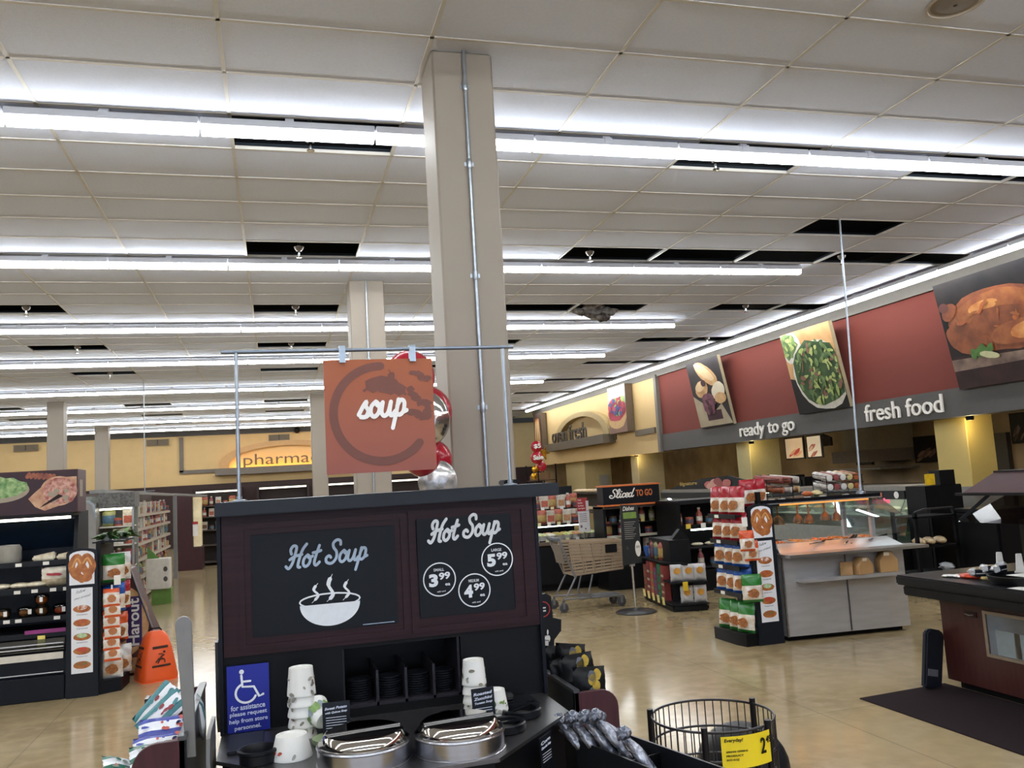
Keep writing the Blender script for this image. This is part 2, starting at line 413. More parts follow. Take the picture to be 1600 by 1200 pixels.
# square columns, with the conduit that runs up the near ones
COLM = M('#948a7d', .6, var=.05, scale=2)
KY = M('#c9b26b', .6, var=.06, scale=2)
def column(x0, x1, y0, y1, m, z1=CZ, label=None, wain=None):
    b = MB(); b.box(x0, x1, y0, y1, 0, z1); b.box(x0-.01, x1+.01, y0-.01, y1+.01, 0, .12)
    o = struct('column', b, m, bevel=.012, seg=1)
    if wain:
        c = MB(); c.box(x0-.015, x1+.015, y0-.015, y1+.015, 0, wain); c.build('wainscot', M('#7d7a76', .4, var=.15, scale=5), o)
    return o
column(1.0, 1.385, 4.93, 5.31, COLM)
column(.98, 1.42, 10.85, 11.27, COLM)
column(.98, 1.38, 23.5, 23.9, COLM)
column(-5.46, -5.08, 23.7, 24.1, COLM)
column(-5.82, -5.4, 31.6, 32.0, COLM)
column(9.95, 10.45, 10.5, 11.15, KY, 2.85, wain=1.28)
column(9.95, 10.7, 16.6, 17.15, M('#b5a878', .6, var=.05), 2.85)
column(9.95, 10.75, 22.6, 23.1, M('#a99c78', .6, var=.05), 2.85)
column(9.95, 10.9, 27.0, 28.9, M('#b09f70', .6, var=.05), 2.85)
def conduit(x, y, label, clamps):
    b = MB(); b.tube([(x, y-.014, .3), (x, y-.014, 3.0), (x, y-.014, CZ-.0)], .011, 10)
    o = b.build('conduit', GALV); tag(o, label, 'pipe')
    for z in clamps:
        c = MB(); c.lathe([(.0135, z-.03), (.0165, z-.02), (.0165, z+.02), (.0135, z+.03)], (x, y-.014, 0), 10); c.box(x-.03, x+.03, y-.004, y, z-.012, z+.012); c.build('clamp', GALV, o)
conduit(1.2, 4.93, 'thin galvanized conduit running up the big near column', (3.0, 2.2, 4.2, 3.7))
conduit(1.19, 10.85, 'thin conduit on the second column back, above the orange sign', (3.4, 2.6))
def proj(p):
    d = Vector(p)-EYE; c = Vector((_X.x*d.x+_Y.x*d.y+_Z.x*d.z, _X.y*d.x+_Y.y*d.y+_Z.y*d.z, _X.z*d.x+_Y.z*d.y+_Z.z*d.z))
    return (800+F*c.x/c.z, 600+F*c.y/c.z) if c.z > .05 else (-999, -999)

# ---------------------------------------------------------------- strip lights (they light the shop)
LM = M('#ffffff', .4, var=0, emit=LENS); HOUS = M('#d9dce4', .45, var=.03)
LM.node_tree.nodes['Principled BSDF'].inputs['Emission Color'].default_value = (.93, .97, 1, 1)
def mk_light():
    t = thing('strip_light', 'white linear ceiling light', 'ceiling light')
    b = MB(); b.box(-.605, .605, -.056, .056, -.068, -.012); b.build('housing', HOUS, t, bevel=.006, seg=1)
    b = MB(); pr = [(-.05, .052), (.05, .052), (.052, .046), (.047, .014), (.032, 0), (-.032, 0), (-.047, .014), (-.052, .046)]
    b.prism([(-.598, y, z-.12) for y, z in pr], (1.196, 0, 0)); b.build('diffuser', LM, t, smooth=50)
    b = MB(); b.box(-.03, .03, -.03, .03, -.012, .02); b.box(-.03, .03, -.062, .062, -.05, -.008); b.build('bracket', HOUS, t)
    return t
LIGHT = Maker(mk_light)
ROWS = [6.08, 9.8, 13.6, 16.95, 21.35, 25.4, 29.3, 32.8]
RN = ['nearest', 'second', 'third', 'fourth', 'fifth', 'sixth', 'seventh', 'farthest']
for q, y in enumerate(ROWS):
    vis = 0
    for k in range(-9, 6):
        x = -.44+1.22*(k+.5)
        p = proj((x, y, 4.36)); pa = proj((x-.6, y, 4.36)); pb = proj((x+.6, y, 4.36))
        if pb[0] > 4 and pa[0] < 1596 and pa[0] > -990:
            lab = 'white strip light, %s from the left in the %s ceiling row' % (ORD[vis], RN[q]); vis += 1; g = None
        else:
            lab = 'white strip light further left along the %s ceiling row' % RN[q]; g = 'lights off to the left in the %s row' % RN[q]
        LIGHT((x, y, CZ-.02), 0, lab, g)
for y in (2.4, -1.3, -5):
    for k in range(-9, 6): LIGHT((-.44+1.22*(k+.5), y, CZ-.02), 0, 'white strip light in a row overhead behind the photographer', 'rows of lights overhead')
vis = 0
for k in range(29, -3, -1):
    y = -4.3+1.22*k
    if y > 30.8: continue
    p = proj((9.1, y, 4.36))
    seen = 700 < p[0] < 1625
    LIGHT((9.1, y, CZ-.02), math.pi/2, 'white strip light, %s from the far end in the row along the soffit' % (ORD[vis] if vis < 20 else 'last') if seen else 'strip light overhead along the soffit row',
          None if seen else 'lights of the soffit row overhead')
    vis += seen

# ---------------------------------------------------------------- sprinklers, speaker, loose insulation
def mk_spr():
    t = thing('sprinkler', 'pendant fire sprinkler', 'sprinkler')
    b = MB(); b.tube([(0, 0, .02), (0, 0, .68)], .016, 8); b.build('drop_pipe', M('#20242a', .5, .5), t)
    b = MB(); b.lathe([(.012, -.03), (.03, -.025), (.05, .0), (.055, .02), (.03, .03)], n=14); b.build('escutcheon', M('#85807a', .4, .6), t)
    b = MB(); b.lathe([(.006, -.1), (.03, -.098), (.03, -.092), (.008, -.085), (.014, -.06), (.016, -.03)], n=12); b.build('head', CHROME, t)
    return t
SPR = Maker(mk_spr)
for px, py, y, lab in ((485, 222, 6.45, 'in the open panel left of the big column'), (1118, 255, 6.45, 'in the open panel right of the big column'),
    (467, 390, 9.5, 'in the second open panel left of the big column'), (922, 402, 9.5, 'at the left of the long open strip'), (1315, 404, 9.5, 'at the right of the long open strip'),
    (462, 484, 12.6, 'in the third open panel left of the big column'), (41, 488, 12.6, 'in the open panel at the left edge'), (1165, 480, 12.6, 'in the open panel near the soffit light row'),
    (121, 547, 15.75, 'in the far left open panel'), (455, 541, 15.75, 'in the open panel above the orange sign stand'), (172, 590, 19, 'in the small far left panel'), (1105, 531, 15.75, 'in the narrow far panel near the soffit')):
    p = PY(px, py, y); SPR((p.x, y, CZ+.02), 0, 'pendant fire sprinkler '+lab)
b = MB(); c = PZ(1492, 4, CZ)
b.lathe([(.16, -.004), (.168, -.012), (.15, -.014), (.145, -.006)], (c.x, c.y, CZ), 36); o = b.build('ceiling_speaker', M('#b9b0a4', .5))
tag(o, 'round ceiling speaker grille at the upper right', 'speaker')
b = MB(); b.lathe([(.146, -.004), (.1, -.012), (.0, -.014)], (c.x, c.y, CZ), 36); b.build('grille', M('#8d857c', .6, var=.3, scale=300), o)
b = MB(); b.lathe([(.012, -.02), (.012, -.012)], (c.x, c.y, CZ), 10); b.build('screw', CHROME, o)
b = MB(); c = PY(935, 486, 12.6)
for q in range(9):
    b.ell((c.x+rnd.uniform(-.28, .28), c.y+rnd.uniform(-.1, .15), 4.44+rnd.uniform(-.16, .1)), .16, .1, .07, 8, 6, .35)
tag(b.build('hanging_insulation', M('#3a2f2c', .9, tint='#8d8983', scale=9)), 'torn dark insulation sagging from an open ceiling panel', 'insulation')
# ================================================================ the soup bar in the foreground
KX0, KX1, KYF = -.21, 1.02, 3.4           # header face at y = 3.4, counter in front of it
CT = .9
kio = thing('soup_bar', 'black and maroon self-serve hot soup bar with slab top', 'soup bar', (.4, 3.3, 0))
b = MB(); b.box(KX0, KX1, 3.42, 4.3, 0, 1.69)     # cabinet body with a deep cubby
bm_ = MB()
rx0, rx1, rz0, rz1 = .23, .69, .93, 1.155
for a in ((KX0, rx0, 3.42, 3.95, 0, 1.69), (rx1, KX1, 3.42, 3.95, 0, 1.69), (rx0, rx1, 3.42, 3.95, 0, rz0), (rx0, rx1, 3.42, 3.95, rz1, 1.69), (rx0, rx1, 3.72, 3.95, rz0, rz1)): bm_.box(*a)
bm_.build('body', BLACK, kio)
b = MB(); b.box(KX0-.005, 1.112, 3.33, 4.05, 1.685, 1.737); b.build('top_slab', M('#24282e', .42, var=.1), kio, bevel=.004)
# maroon header with two recessed frames
b = MB(); b.box(-.196, 1.022, 3.40, 3.425, 1.172, 1.684)
for a in ((-.14, .49, 1.188, 1.655), (.50, .985, 1.188, 1.66)):
    x0, x1, z0, z1 = a
    for c in ((x0, x1, z0, z0+.022), (x0, x1, z1-.022, z1), (x0, x0+.022, z0+.022, z1-.022), (x1-.022, x1, z0+.022, z1-.022)): b.box(c[0], c[1], 3.393, 3.4, c[2], c[3])
b.build('header_panel', M('#2c171c', .4, var=.3, scale=10, stretch=(.5, .5, 9)), kio)
for x_ in (KX0-.004, KX1-.002): b = MB(); b.box(x_, x_+.014, 3.395, 3.43, .9, 1.684); b.build('corner_trim', NAVY, kio)
# counter with chamfered corners
ch = [(KX0, 3.42), (KX0, 3.09), (.16, 2.70), (.65, 2.70), (KX1, 3.11), (KX1, 3.42)]
b = MB(); b.prism([(x, y, CT-.012) for x, y in ch], (0, 0, .012)); b.build('counter_top', M('#6f6e70', .32, .9, var=.12, scale=5, stretch=(14, 1, 1)), kio)
b = MB(); b.prism([(KX0+.02, 3.42, 0), (KX0+.02, 3.11, 0), (.17, 2.725, 0), (.64, 2.725, 0), (KX1-.02, 3.12, 0), (KX1-.02, 3.42, 0)], (0, 0, CT-.012)); b.build('base', M('#0d0e12', .35, var=.2), kio)
# cubby shelf dividers and the dark lid stacks in it
b = MB()
for x in (.232, .36, .47, .58, .682): b.box(x-.005, x+.005, 3.43, 3.7, rz0, rz0+.13 if x not in (.232, .682) else rz1)
b.box(rx0, rx1, 3.43, 3.7, rz0, rz0+.012); b.build('divider', M('#2b2a30', .4), kio)
LIDC = M('#22242a', .35, var=.2)
def mk_lids():
    b = MB()
    for k in range(9): b.lathe([(.046, k*.009), (.05, k*.009+.003), (.05, k*.009+.006), (.044, k*.009+.008)], n=18)
    return tag(b.build('plastic_lid_pile', LIDC), 'stack of dark cup lids', 'cup lids')
LIDS = Maker(mk_lids)
for q, x in enumerate((.30, .415, .525, .63)):
    LIDS((x, 3.52, rz0+.0125), 0, 'stack of dark plastic lids in the soup bar cubby, %s from the left' % ORD[q], 'lid stacks in the cubby')
# menu boards
def board(name, x0, x1, z0, z1, label):
    b = MB(); b.box(x0, x1, 3.3945, 3.3999, z0, z1); return tag(b.build(name, M('#0c1016', .4, var=.12, scale=3), bevel=.008, seg=2), label, 'sign')
CHALK = M('#dfe4ea', .6, var=.05, scale=40); CHALKB = M('#9fb0c4', .6, var=.05, scale=40)
O = Vector((0, 3.394, 0)); U = Vector((1, 0, 0)); V = Vector((0, 0, 1)); NN = Vector((0, -1, 0))
s1 = board('menu_board', -.094, .446, 1.234, 1.61, 'dark hot soup board with a steaming bowl drawing')
b = MB(); script(b, 'Hot Soup', (.035, 3.394, 1.475), (.335, 3.394, 1.49), .085, .13); b.build('lettering', CHALKB, s1)
b = MB()
bx, bz, bw = .19, 1.345, .112
b.poly([O+U*(bx+bw*math.cos(a))+V*(bz-.012+ (.028*math.sin(a) if False else 0)+.082*math.sin(a))+NN*.001 for a in [math.pi+math.pi*k/24 for k in range(25)]])
ribbon(b, [(bx+bw*math.cos(a), bz+.026*math.sin(a)) for a in [2*math.pi*k/24 for k in range(24)]], .006, O, U, V, .0012, True, 1, NN)
for sx, sh, ww in ((-.055, .045, .010), (0, .075, .014), (.06, .05, .010)):
    ribbon(b, [(bx+sx-.012, bz-.004), (bx+sx+.012, bz+.022), (bx+sx-.004, bz+.022+sh*.5), (bx+sx+.012, bz+.022+sh)], [.002, ww, ww*.8, ww*1.1, .002], O, U, V, .0013, n=NN)
b.build('bowl_drawing', CHALK, s1)
b = MB(); rect(b, .31, .43, 1.241, 1.244, O, U, V, .001, NN); b.build('fine_print', CHALKB, s1)
s2 = board('menu_board', .53, .918, 1.243, 1.625, 'dark hot soup board with three circled prices')
b = MB(); script(b, 'Hot Soup', (.58, 3.394, 1.53), (.868, 3.394, 1.552), .085, .15); b.build('lettering', CHALK, s2)
for cx, cz, sz, big in ((.614, 1.386, 'SMALL', '3'), (.752, 1.332, 'MEDIUM', '4'), (.852, 1.445, 'LARGE', '5')):
    b = MB(); R_ = .0635
    ribbon(b, [(cx+R_*math.cos(a), cz+R_*math.sin(a)) for a in [2*math.pi*k/36 for k in range(36)]], .0045, O, U, V, .001, True, 1, NN)
    y_ = 3.394
    text(b, sz, (cx-.022, y_, cz+.032), (cx+.02, y_, cz+.032), .011, .001, .012)
    text(b, big, (cx-.042, y_, cz-.028), (cx-.006, y_, cz-.027), .05, .001, .05)
    text(b, '99', (cx-.002, y_, cz-.003), (cx+.043, y_, cz), .028, .001, .035)
    text(b, 'ea', (cx+.022, y_, cz-.026), (cx+.042, y_, cz-.026), .009, .001, .02)
    text(b, 'with card', (cx-.012, y_, cz-.05), (cx+.022, y_, cz-.049), .006, .001, .01)
    b.build('price_circle', CHALK, s2)
# blue assistance sign standing on the counter
s3 = MB(); s3.box(-.188, -.04, 3.405, 3.4115, .905, 1.141); s3 = tag(s3.build('assistance_sign', M('#0e1f8c', .4, var=.05)), 'blue wheelchair assistance sign at the left end of the soup bar', 'sign')
s3.location.y -= .012; s3['_o'] = tuple(s3.location)
O3 = Vector((-.114, 3.3928, 1.02)); b = MB()
disc(b, -.022, .098, .0085, .0085, O3, U, V, .001, NN)
ribbon(b, [(-.023, .085), (-.02, .045), (.02, .042), (.038, .006), (.052, .012)], .0085, O3, U, V, .001, sub=1, n=NN)
ribbon(b, [(-.02, .063), (.008, .063)], .0075, O3, U, V, .0012, sub=1, n=NN)
ribbon(b, [(-.008+.036*math.cos(a), .022+.034*math.sin(a)) for a in [math.radians(110+q*12) for q in range(20)]], .008, O3, U, V, .0014, sub=1, n=NN)
b.build('wheelchair_symbol', M('#eef1f8', .5, var=.02), s3)
b = MB()
for q, (t_, a0, a1) in enumerate((('for assistance', -.062, .058), ('please request', -.066, .064), ('help from store', -.068, .066), ('personnel.', -.05, .042))):
    text(b, t_, O3+U*a0+V*(-.038-q*.0245), O3+U*a1+V*(-.034-q*.0245), .019, .001, .02, n=NN)
b.build('lettering', M('#cfd6ee', .5, var=.02), s3)
# dark card holder lying under the sign and the ring beside it
b = MB(); b.box(-.18, -.06, 3.13, 3.36, CT+.0005, CT+.012); o = tag(b.build('counter_tray', M('#23252b', .4), bevel=.004), 'small dark tray on the counter under the blue sign', 'tray')
def mk_ring():
    b = MB(); b.lathe([(.052, 0), (.06, .002), (.06, .03), (.066, .034), (.066, .042), (.056, .044), (.05, .03), (.048, .002)], n=32)
    b.lathe([(.05, .001), (.0, .001)], n=32)
    return tag(b.build('cup_well', M('#17181c', .3)), 'black cup well', 'cup holder')
RING = Maker(mk_ring)
RING((-.075, 3.02, CT+.0005), 0, 'low black cup ring beside the blue sign')
# soup kettles with hinged stainless lids
POL = M('#cfcac2', .07, 1, var=0); BRUSH = M('#b9bac0', .25, 1, var=.1, scale=4, stretch=(1, 1, 20))
def mk_kettle():
    t = thing('soup_kettle', 'stainless soup kettle', 'soup kettle')
    b = MB(); b.lathe([(.15, 0), (.15, .004), (.146, .006), (.1455, .052), (.149, .056), (.147, .061), (.14, .061)], n=56); b.build('rim', BRUSH, t, smooth=35)
    b = MB(); b.lathe([(.141, .0615), (.142, .066), (.132, .07), (.126, .088), (.118, .094), (.0, .0945)], n=56); b.build('lid', POL, t, smooth=35)
    b = MB(); b.box(-.118, .118, -.006, .006, .0948, .099); b.build('hinge', M('#c9c9c9', .2, 1), t)
    b = MB(); b.box(-.02, .02, .142, .165, .05, .085); b.build('hinge_block', BRUSH, t)
    return t
KET = Maker(mk_kettle)
KET((.25, 2.87, CT+.0003), .1, 'stainless soup kettle with hinged lid, left of the two')
KET((.556, 2.85, CT+.0003), .1, 'stainless soup kettle with hinged lid, right of the two')
# empty wells at the right corner
def mk_well():
    t = thing('ladle_well', 'black ladle well', 'ladle well')
    b = MB(); b.lathe([(.062, 0), (.075, .003), (.075, .026), (.07, .03), (.058, .028), (.055, .004), (.0, .003)], n=32); b.build('ring', M('#141519', .25), t)
    b = MB(); b.lathe([(.0, .006), (.03, .006), (.034, .009), (.028, .011), (0, .0105)], n=20); b.build('dish', M('#b4ad9f', .2, .8), t)
    b = MB(); b.bar((-.058, .01, .026), (.058, -.01, .026), .012, .006); b.build('bridge', M('#141519', .25), t)
    return t
WELL = Maker(mk_well)
WELL((.742, 2.985, CT+.0003), .3, 'round black well with a pale dish beside the right kettle')
WELL((.845, 3.135, CT+.0003), .8, 'round black well nearer the back right corner of the counter')
b = MB(); b.box(.73, .95, 3.235, 3.37, CT+.0005, CT+.012); b.box(.745, .935, 3.25, 3.355, CT+.012, CT+.02); b.lathe([(.02, .02), (.028, .03), (.02, .05)], (.84, 3.3, CT), 14)
tag(b.build('black_caddy', M('#16171b', .3), bevel=.004), 'flat black caddy at the back right corner of the counter', 'caddy')
# paper cups
def cupmat(spots): return [M('#ecebe6', .55, var=.03), M('#a9a59b', .55), M(spots[0], .55, var=.3, scale=60), M(spots[1], .55, var=.3, scale=60), M('#c9c7c2', .5)]
def mk_stack(n, r0, r1, hgt, step, spots, seed, name='stack_of_paper_cups'):
    """upside-down cups nested in a tower, printed with little leaves and vegetables"""
    R2 = random.Random(seed); b = MB()
    for k in range(n):
        z = k*step; top = k == n-1
        b.m = 0; b.lathe([(r1*1.03, z), (r1*1.035, z+.003), (r1*1.03, z+.006), (r0+(r1-r0)*.1, z+(hgt if top else step+.004))]+([(r0, z+hgt), (r0*.93, z+hgt), (r0*.9, z+hgt-.006), (0, z+hgt-.006)] if top else []), n=28)
    H = (n-1)*step+hgt
    for q in range(int(40*H/.2)):
        a = R2.uniform(0, 6.28); z = R2.uniform(.012, H-.03); k = min(n-1, int(z/step)); f = (z-k*step)/hgt
        r = r1*1.03+(r0-r1)*f*.92+.0012; s = R2.uniform(.005, .012)
        c = Vector((r*math.cos(a), r*math.sin(a), z)); uu = Vector((-math.sin(a), math.cos(a), 0)); vv = Vector((-.1*math.cos(a), -.1*math.sin(a), 1))
        b.m = R2.choice((2, 3, 1)); disc(b, 0, 0, s, s*.55, c, uu, vv, .0006, Vector((math.cos(a), math.sin(a), 0)), 10, .1, rot=R2.uniform(0, 3))
    return b.build(name, cupmat(spots))
o = mk_stack(5, .041, .0485, .095, .036, ('#7c6a5a', '#8f8a80'), 3); o.location = (.072, 3.25, CT+.0005); tag(o, 'tall stack of white paper cups printed with leaves, behind the fallen green bowl', 'paper cups')
o = mk_stack(4, .038, .045, .09, .034, ('#6f6a5a', '#8a8474'), 5); o.location = (.705, 3.27, CT+.0005); tag(o, 'tall stack of printed white paper cups at the right of the cubby', 'paper cups')
o = mk_stack(2, .036, .046, .075, .022, ('#5f8f3a', '#86a35a'), 6, 'short_stack_of_paper_cups'); o.location = (.757, 3.17, CT+.0005); tag(o, 'short stack of white cups with green vegetable print', 'paper cups')
o = mk_stack(1, .048, .064, .072, .02, ('#b8453a', '#c05a4a'), 8, 'paper_bowl'); o.location = (.03, 3.02, CT+.0005); tag(o, 'upside-down white paper bowl with red vegetable print', 'paper bowl')
b = MB()
for q, (a, m_) in enumerate(((3.6, 2), (4.2, 2), (4.9, 3), (5.4, 1))): pass
o = MB(); prof = [(.03, 0), (.034, .004), (.052, .07), (.056, .074), (.052, .076), (.03, .008), (0, .006)]
o.lathe([(r, z) for r, z in prof], n=28)
for q in range(16):
    a = q/16*6.28; o.m = 1 if q % 3 else 2; c = Vector((.0445*math.cos(a), .0445*math.sin(a), .036)); disc(o, 0, 0, .012, .016, c, (-math.sin(a), math.cos(a), 0), (.3*math.cos(a), .3*math.sin(a), 1), .0015, (math.cos(a), math.sin(a), -.2), 10, .15)
o = o.build('printed_soup_bowl', [M('#f1f0ea', .5, var=.03), M('#7fa05a', .6, var=.35, scale=50), M('#8e9aa0', .6)]); o.rotation_euler = (math.radians(-68), 0, .5); o.location = (.145, 3.2, CT+.057); tag(o, 'white bowl with green print tipped on its side beside the cup stack', 'paper bowl')
b = MB()
for k in range(3): b.lathe([(.055, k*.006), (.066, k*.006+.002), (.066, k*.006+.006), (.05, k*.006+.006)], (.165, 3.13, CT+.0005), 28)
tag(b.build('bowl_lids', M('#8fa07a', .4, var=.3, scale=30)), 'flat green-rimmed lids under the tipped bowl', 'lids')
# little black description cards
def card(c, wd_, ht, tilt, yaw, lines, label, leg=True):
    t = thing('soup_card', label, 'card', c); b = MB(); b.box(-wd_/2, wd_/2, -.0015, .0015, 0, ht); 
    o = MB(); o.v = b.v; o.f = b.f; o.i = b.i; t['_o'] = (0, 0, 0)
    o.build('card_face', M('#11141b', .35, var=.1), t)
    q = MB(); z = ht-.026
    for k, (s_, h_) in enumerate(lines):
        if s_: text(q, s_, (-wd_*.42, -.0016, z), (wd_*.38, -.0016, z+.004), h_, .0006, .03, shear=.3); z -= h_+.006
        else: rect(q, -wd_*.38, wd_*.36, z+.004, z+.006, (0, -.0016, 0), U, V, .0006, NN); z -= .0085
    q.build('lettering', M('#cfd6e6', .5, var=.05), t)
    if leg: q = MB(); q.bar((0, .002, .01), (0, .05, 0), .03, .002); q.build('easel', BLACK, t)
    t.rotation_euler = (tilt, 0, yaw); t.location = c; return t
card((.185, 3.16, CT+.018), .095, .105, -.12, -.05, [('Sweet Potato', .009), ('with Quinoa Soup', .009), ('', 0), ('', 0), ('', 0), ('', 0), ('', 0), ('', 0)], 'black soup card in front of the tipped bowl')
card((.70, 3.10, CT+.002), .085, .12, -.1, .1, [('Roasted', .010), ('Zucchini', .010), ('Tomato Soup', .010), ('', 0), ('', 0), ('', 0), ('', 0), ('', 0)], 'black soup card leaning on the right cup stack')
cc = card((.845, 2.895, .765), .095, .125, -.05, math.atan2(.41, .37), [('Corn', .011), ('Chowder Soup', .011), ('', 0), ('', 0), ('', 0), ('', 0)], 'black soup card mounted on the angled front of the soup bar', leg=False)
cc.location = (.87, 2.915, .76)
# sign frame on the slab, with the orange soup sign
fr = thing('sign_stand', 'thin galvanized pole frame standing on the soup bar slab', 'sign stand', (.42, 3.6, 1.737))
b = MB(); b.tube([(-.138, 3.6, 1.7375), (-.138, 3.6, 2.335)], .008, 10); b.build('pole', GALV, fr)
b = MB(); b.tube([(.982, 3.6, 1.7375), (.982, 3.6, 2.335)], .008, 10); b.build('pole', GALV, fr)
b = MB(); b.tube([(-.195, 3.6, 2.338), (1.03, 3.6, 2.342)], .008, 10); b.build('crossbar', M('#7f8896', .35, .8), fr)
for x in (-.138, .982): b = MB(); b.lathe([(.03, 0), (.03, .004), (.012, .008), (.012, .02)], (x, 3.6, 1.7373), 16); b.build('foot', GALV, fr)
so = thing('hanging_sign', 'square orange soup sign clipped to a pole crossbar', 'sign', (.44, 3.6, 1.82))
def sign_mat():
    m = M('#a8512f', .5, var=0); n = m.node_tree.nodes; l = m.node_tree.links; p = n['Principled BSDF']
    tc = n.new('ShaderNodeTexCoord'); sp = n.new('ShaderNodeSeparateXYZ'); l.new(tc.outputs['Object'], sp.inputs[0])
    mr = n.new('ShaderNodeMapRange'); mr.inputs[1].default_value = 0; mr.inputs[2].default_value = .48; l.new(sp.outputs['Z'], mr.inputs[0])
    mx = n.new('ShaderNodeMix'); mx.data_type = 'RGBA'; mx.inputs[6].default_value = (*lin('#8f4d3f'), 1); mx.inputs[7].default_value = (*lin('#985028'), 1)
    l.new(mr.outputs[0], mx.inputs[0]); l.new(mx.outputs[2], p.inputs['Base Color']); return m
q = [PY(506, 563, 3.6), PY(676, 560, 3.6), PY(681, 737, 3.6), PY(510, 738, 3.6)]
b = MB(); b.prism([(.206, 3.596, 1.823), (.663, 3.596, 1.823), (.663, 3.596, 2.298), (.206, 3.596, 2.298)], (0, .008, 0)); b.build('panel', sign_mat(), so)
OS = Vector((.206, 3.5955, 1.823))
b = MB(); ribbon(b, [(.235+.2*math.cos(a), .245+.2*math.sin(a)) for a in [math.radians(q*10) for q in range(9, 33)]], .035, OS, U, V, .0005, n=NN, sub=2)
ribbon(b, [(.16, .34), (.22, .37), (.3, .35), (.34, .32)], [.01, .06, .07, .05, .01], OS, U, V, .0006, n=NN)
ribbon(b, [(.26, .36), (.28, .4), (.27, .43)], [.04, .03, .004], OS, U, V, .0007, n=NN)
for k in range(16): disc(b, rnd.uniform(.36, .445), rnd.uniform(.2, .44), rnd.uniform(.012, .03), rnd.uniform(.01, .022), OS, U, V, .0006+k*.00003, NN, 9, .25)
b.build('leaf_print', M('#6d3d30', .5, var=.08), so)
b = MB(); script(b, 'soup', (.345, 3.5955, 2.052), (.545, 3.5955, 2.06), .125, .15, .004, shear=.1); b.build('lettering', M('#eceae8', .5, var=.02), so)
for x in (.285, .58):
    b = MB(); b.box(x-.013, x+.013, 3.585, 3.591, 2.285, 2.352); b.box(x-.013, x+.013, 3.609, 3.615, 2.285, 2.352); b.box(x-.013, x+.013, 3.585, 3.615, 2.350, 2.355); b.build('clip', M('#a9b9c9', .35, .4), so)
b = MB(); b.box(.96, 1.03, 3.62, 3.72, 1.7375, 1.76); tag(b.build('tape_roll_box', BLACK, bevel=.005), 'small black box on the right end of the slab', 'box')

# balloons gathered behind the orange sign
bal = thing('balloon_bouquet', 'bouquet of red and silver balloons behind the orange soup sign', 'balloons', (.82, 4.68, 0))
REDB = M('#a3182a', .18, var=.1); SILV = M('#c9c6c2', .12, .95, var=.1, scale=9, bump=.25, bscale=18); WHB = M('#d9d7d6', .2, .5, tint='#8d8a88', scale=14, bump=.3, bscale=20)
def balloon(c, r, m, flat=1, name='balloon', Rm=None):
    b = MB(); b.ell(c, r, r*flat, r*1.08, 22, 14, R=Rm); b.lathe([(.004, -r*1.16), (.014, -r*1.14), (.004, -r*1.06)], c, 10); b.build(name, m, bal)
P = lambda x, y: PY(x, y, 4.66)
balloon(P(640, 590), .14, REDB); balloon(P(663, 655), .145, SILV, .5); balloon(PY(668, 645, 4.8), .14, REDB)
balloon(P(660, 715), .1, REDB); balloon(PY(676, 720, 4.75), .11, REDB); balloon(P(684, 752), .11, WHB, .5)

b = MB(); b.tube([P(660, 690), (.83, 4.7, 1.5), (.82, 4.68, .1)], .002, 5); b.build('ribbon', M('#c9c4bd', .4), bal)
b = MB(); b.lathe([(.06, 0), (.07, .02), (.05, .09), (.02, .11)], (.82, 4.68, .0), 16); b.build('weight', M('#a3182a', .3), bal)

# ---- wooden side bins on both sides of the soup bar
def side_bin(x0, x1, y0, y1, zt, name, label, left):
    t = thing(name, label, 'bin', ((x0+x1)/2, (y0+y1)/2, 0))
    r = .07; pts = []
    xo, xi = (x0, x1) if left else (x1, x0); sg = 1 if left else -1
    for k in range(7): a = math.pi/2*k/6; pts.append((xo+sg*(r-r*math.cos(a)), zt-r+r*math.sin(a)))
    pts = [(xi, .0), (xo, .0)]+pts+[(xi, zt)]
    for y in (y0, y1-.018):
        b = MB(); b.prism([(x, y, z) for x, z in pts], (0, .018, 0)); b.build('end_panel', MARO, t, bevel=.002, seg=1)
    b = MB(); b.box(min(xi, xi+sg*-.016), max(xi, xi+sg*-.016), y0, y1, 0, zt); b.build('back_board', M('#191a1e', .4), t)
    b = MB(); b.box(min(xi-sg*.02, xi+sg*.004), max(xi-sg*.02, xi+sg*.004), y0-.004, y1, zt, zt+.012); b.build('top_trim', M('#4a4b4e', .35, .5), t)
    b = MB(); b.box(x0+.01, x1-.01, y0+.018, y1-.018, zt-.3, zt-.285); b.box(min(xo, xo+sg*.012), max(xo, xo+sg*.012), y0+.018, y1-.018, 0, zt-.12); b.build('shelf', BLACK, t)
    return t
side_bin(1.10, 1.28, 3.27, 4.05, .92, 'snack_bin', 'maroon-ended bin of black snack pouches on the soup bar right side', False)
side_bin(-.415, -.27, 2.75, 3.5, 1.065, 'cracker_bin', 'maroon-ended bin of cracker packets at the lower left', True)
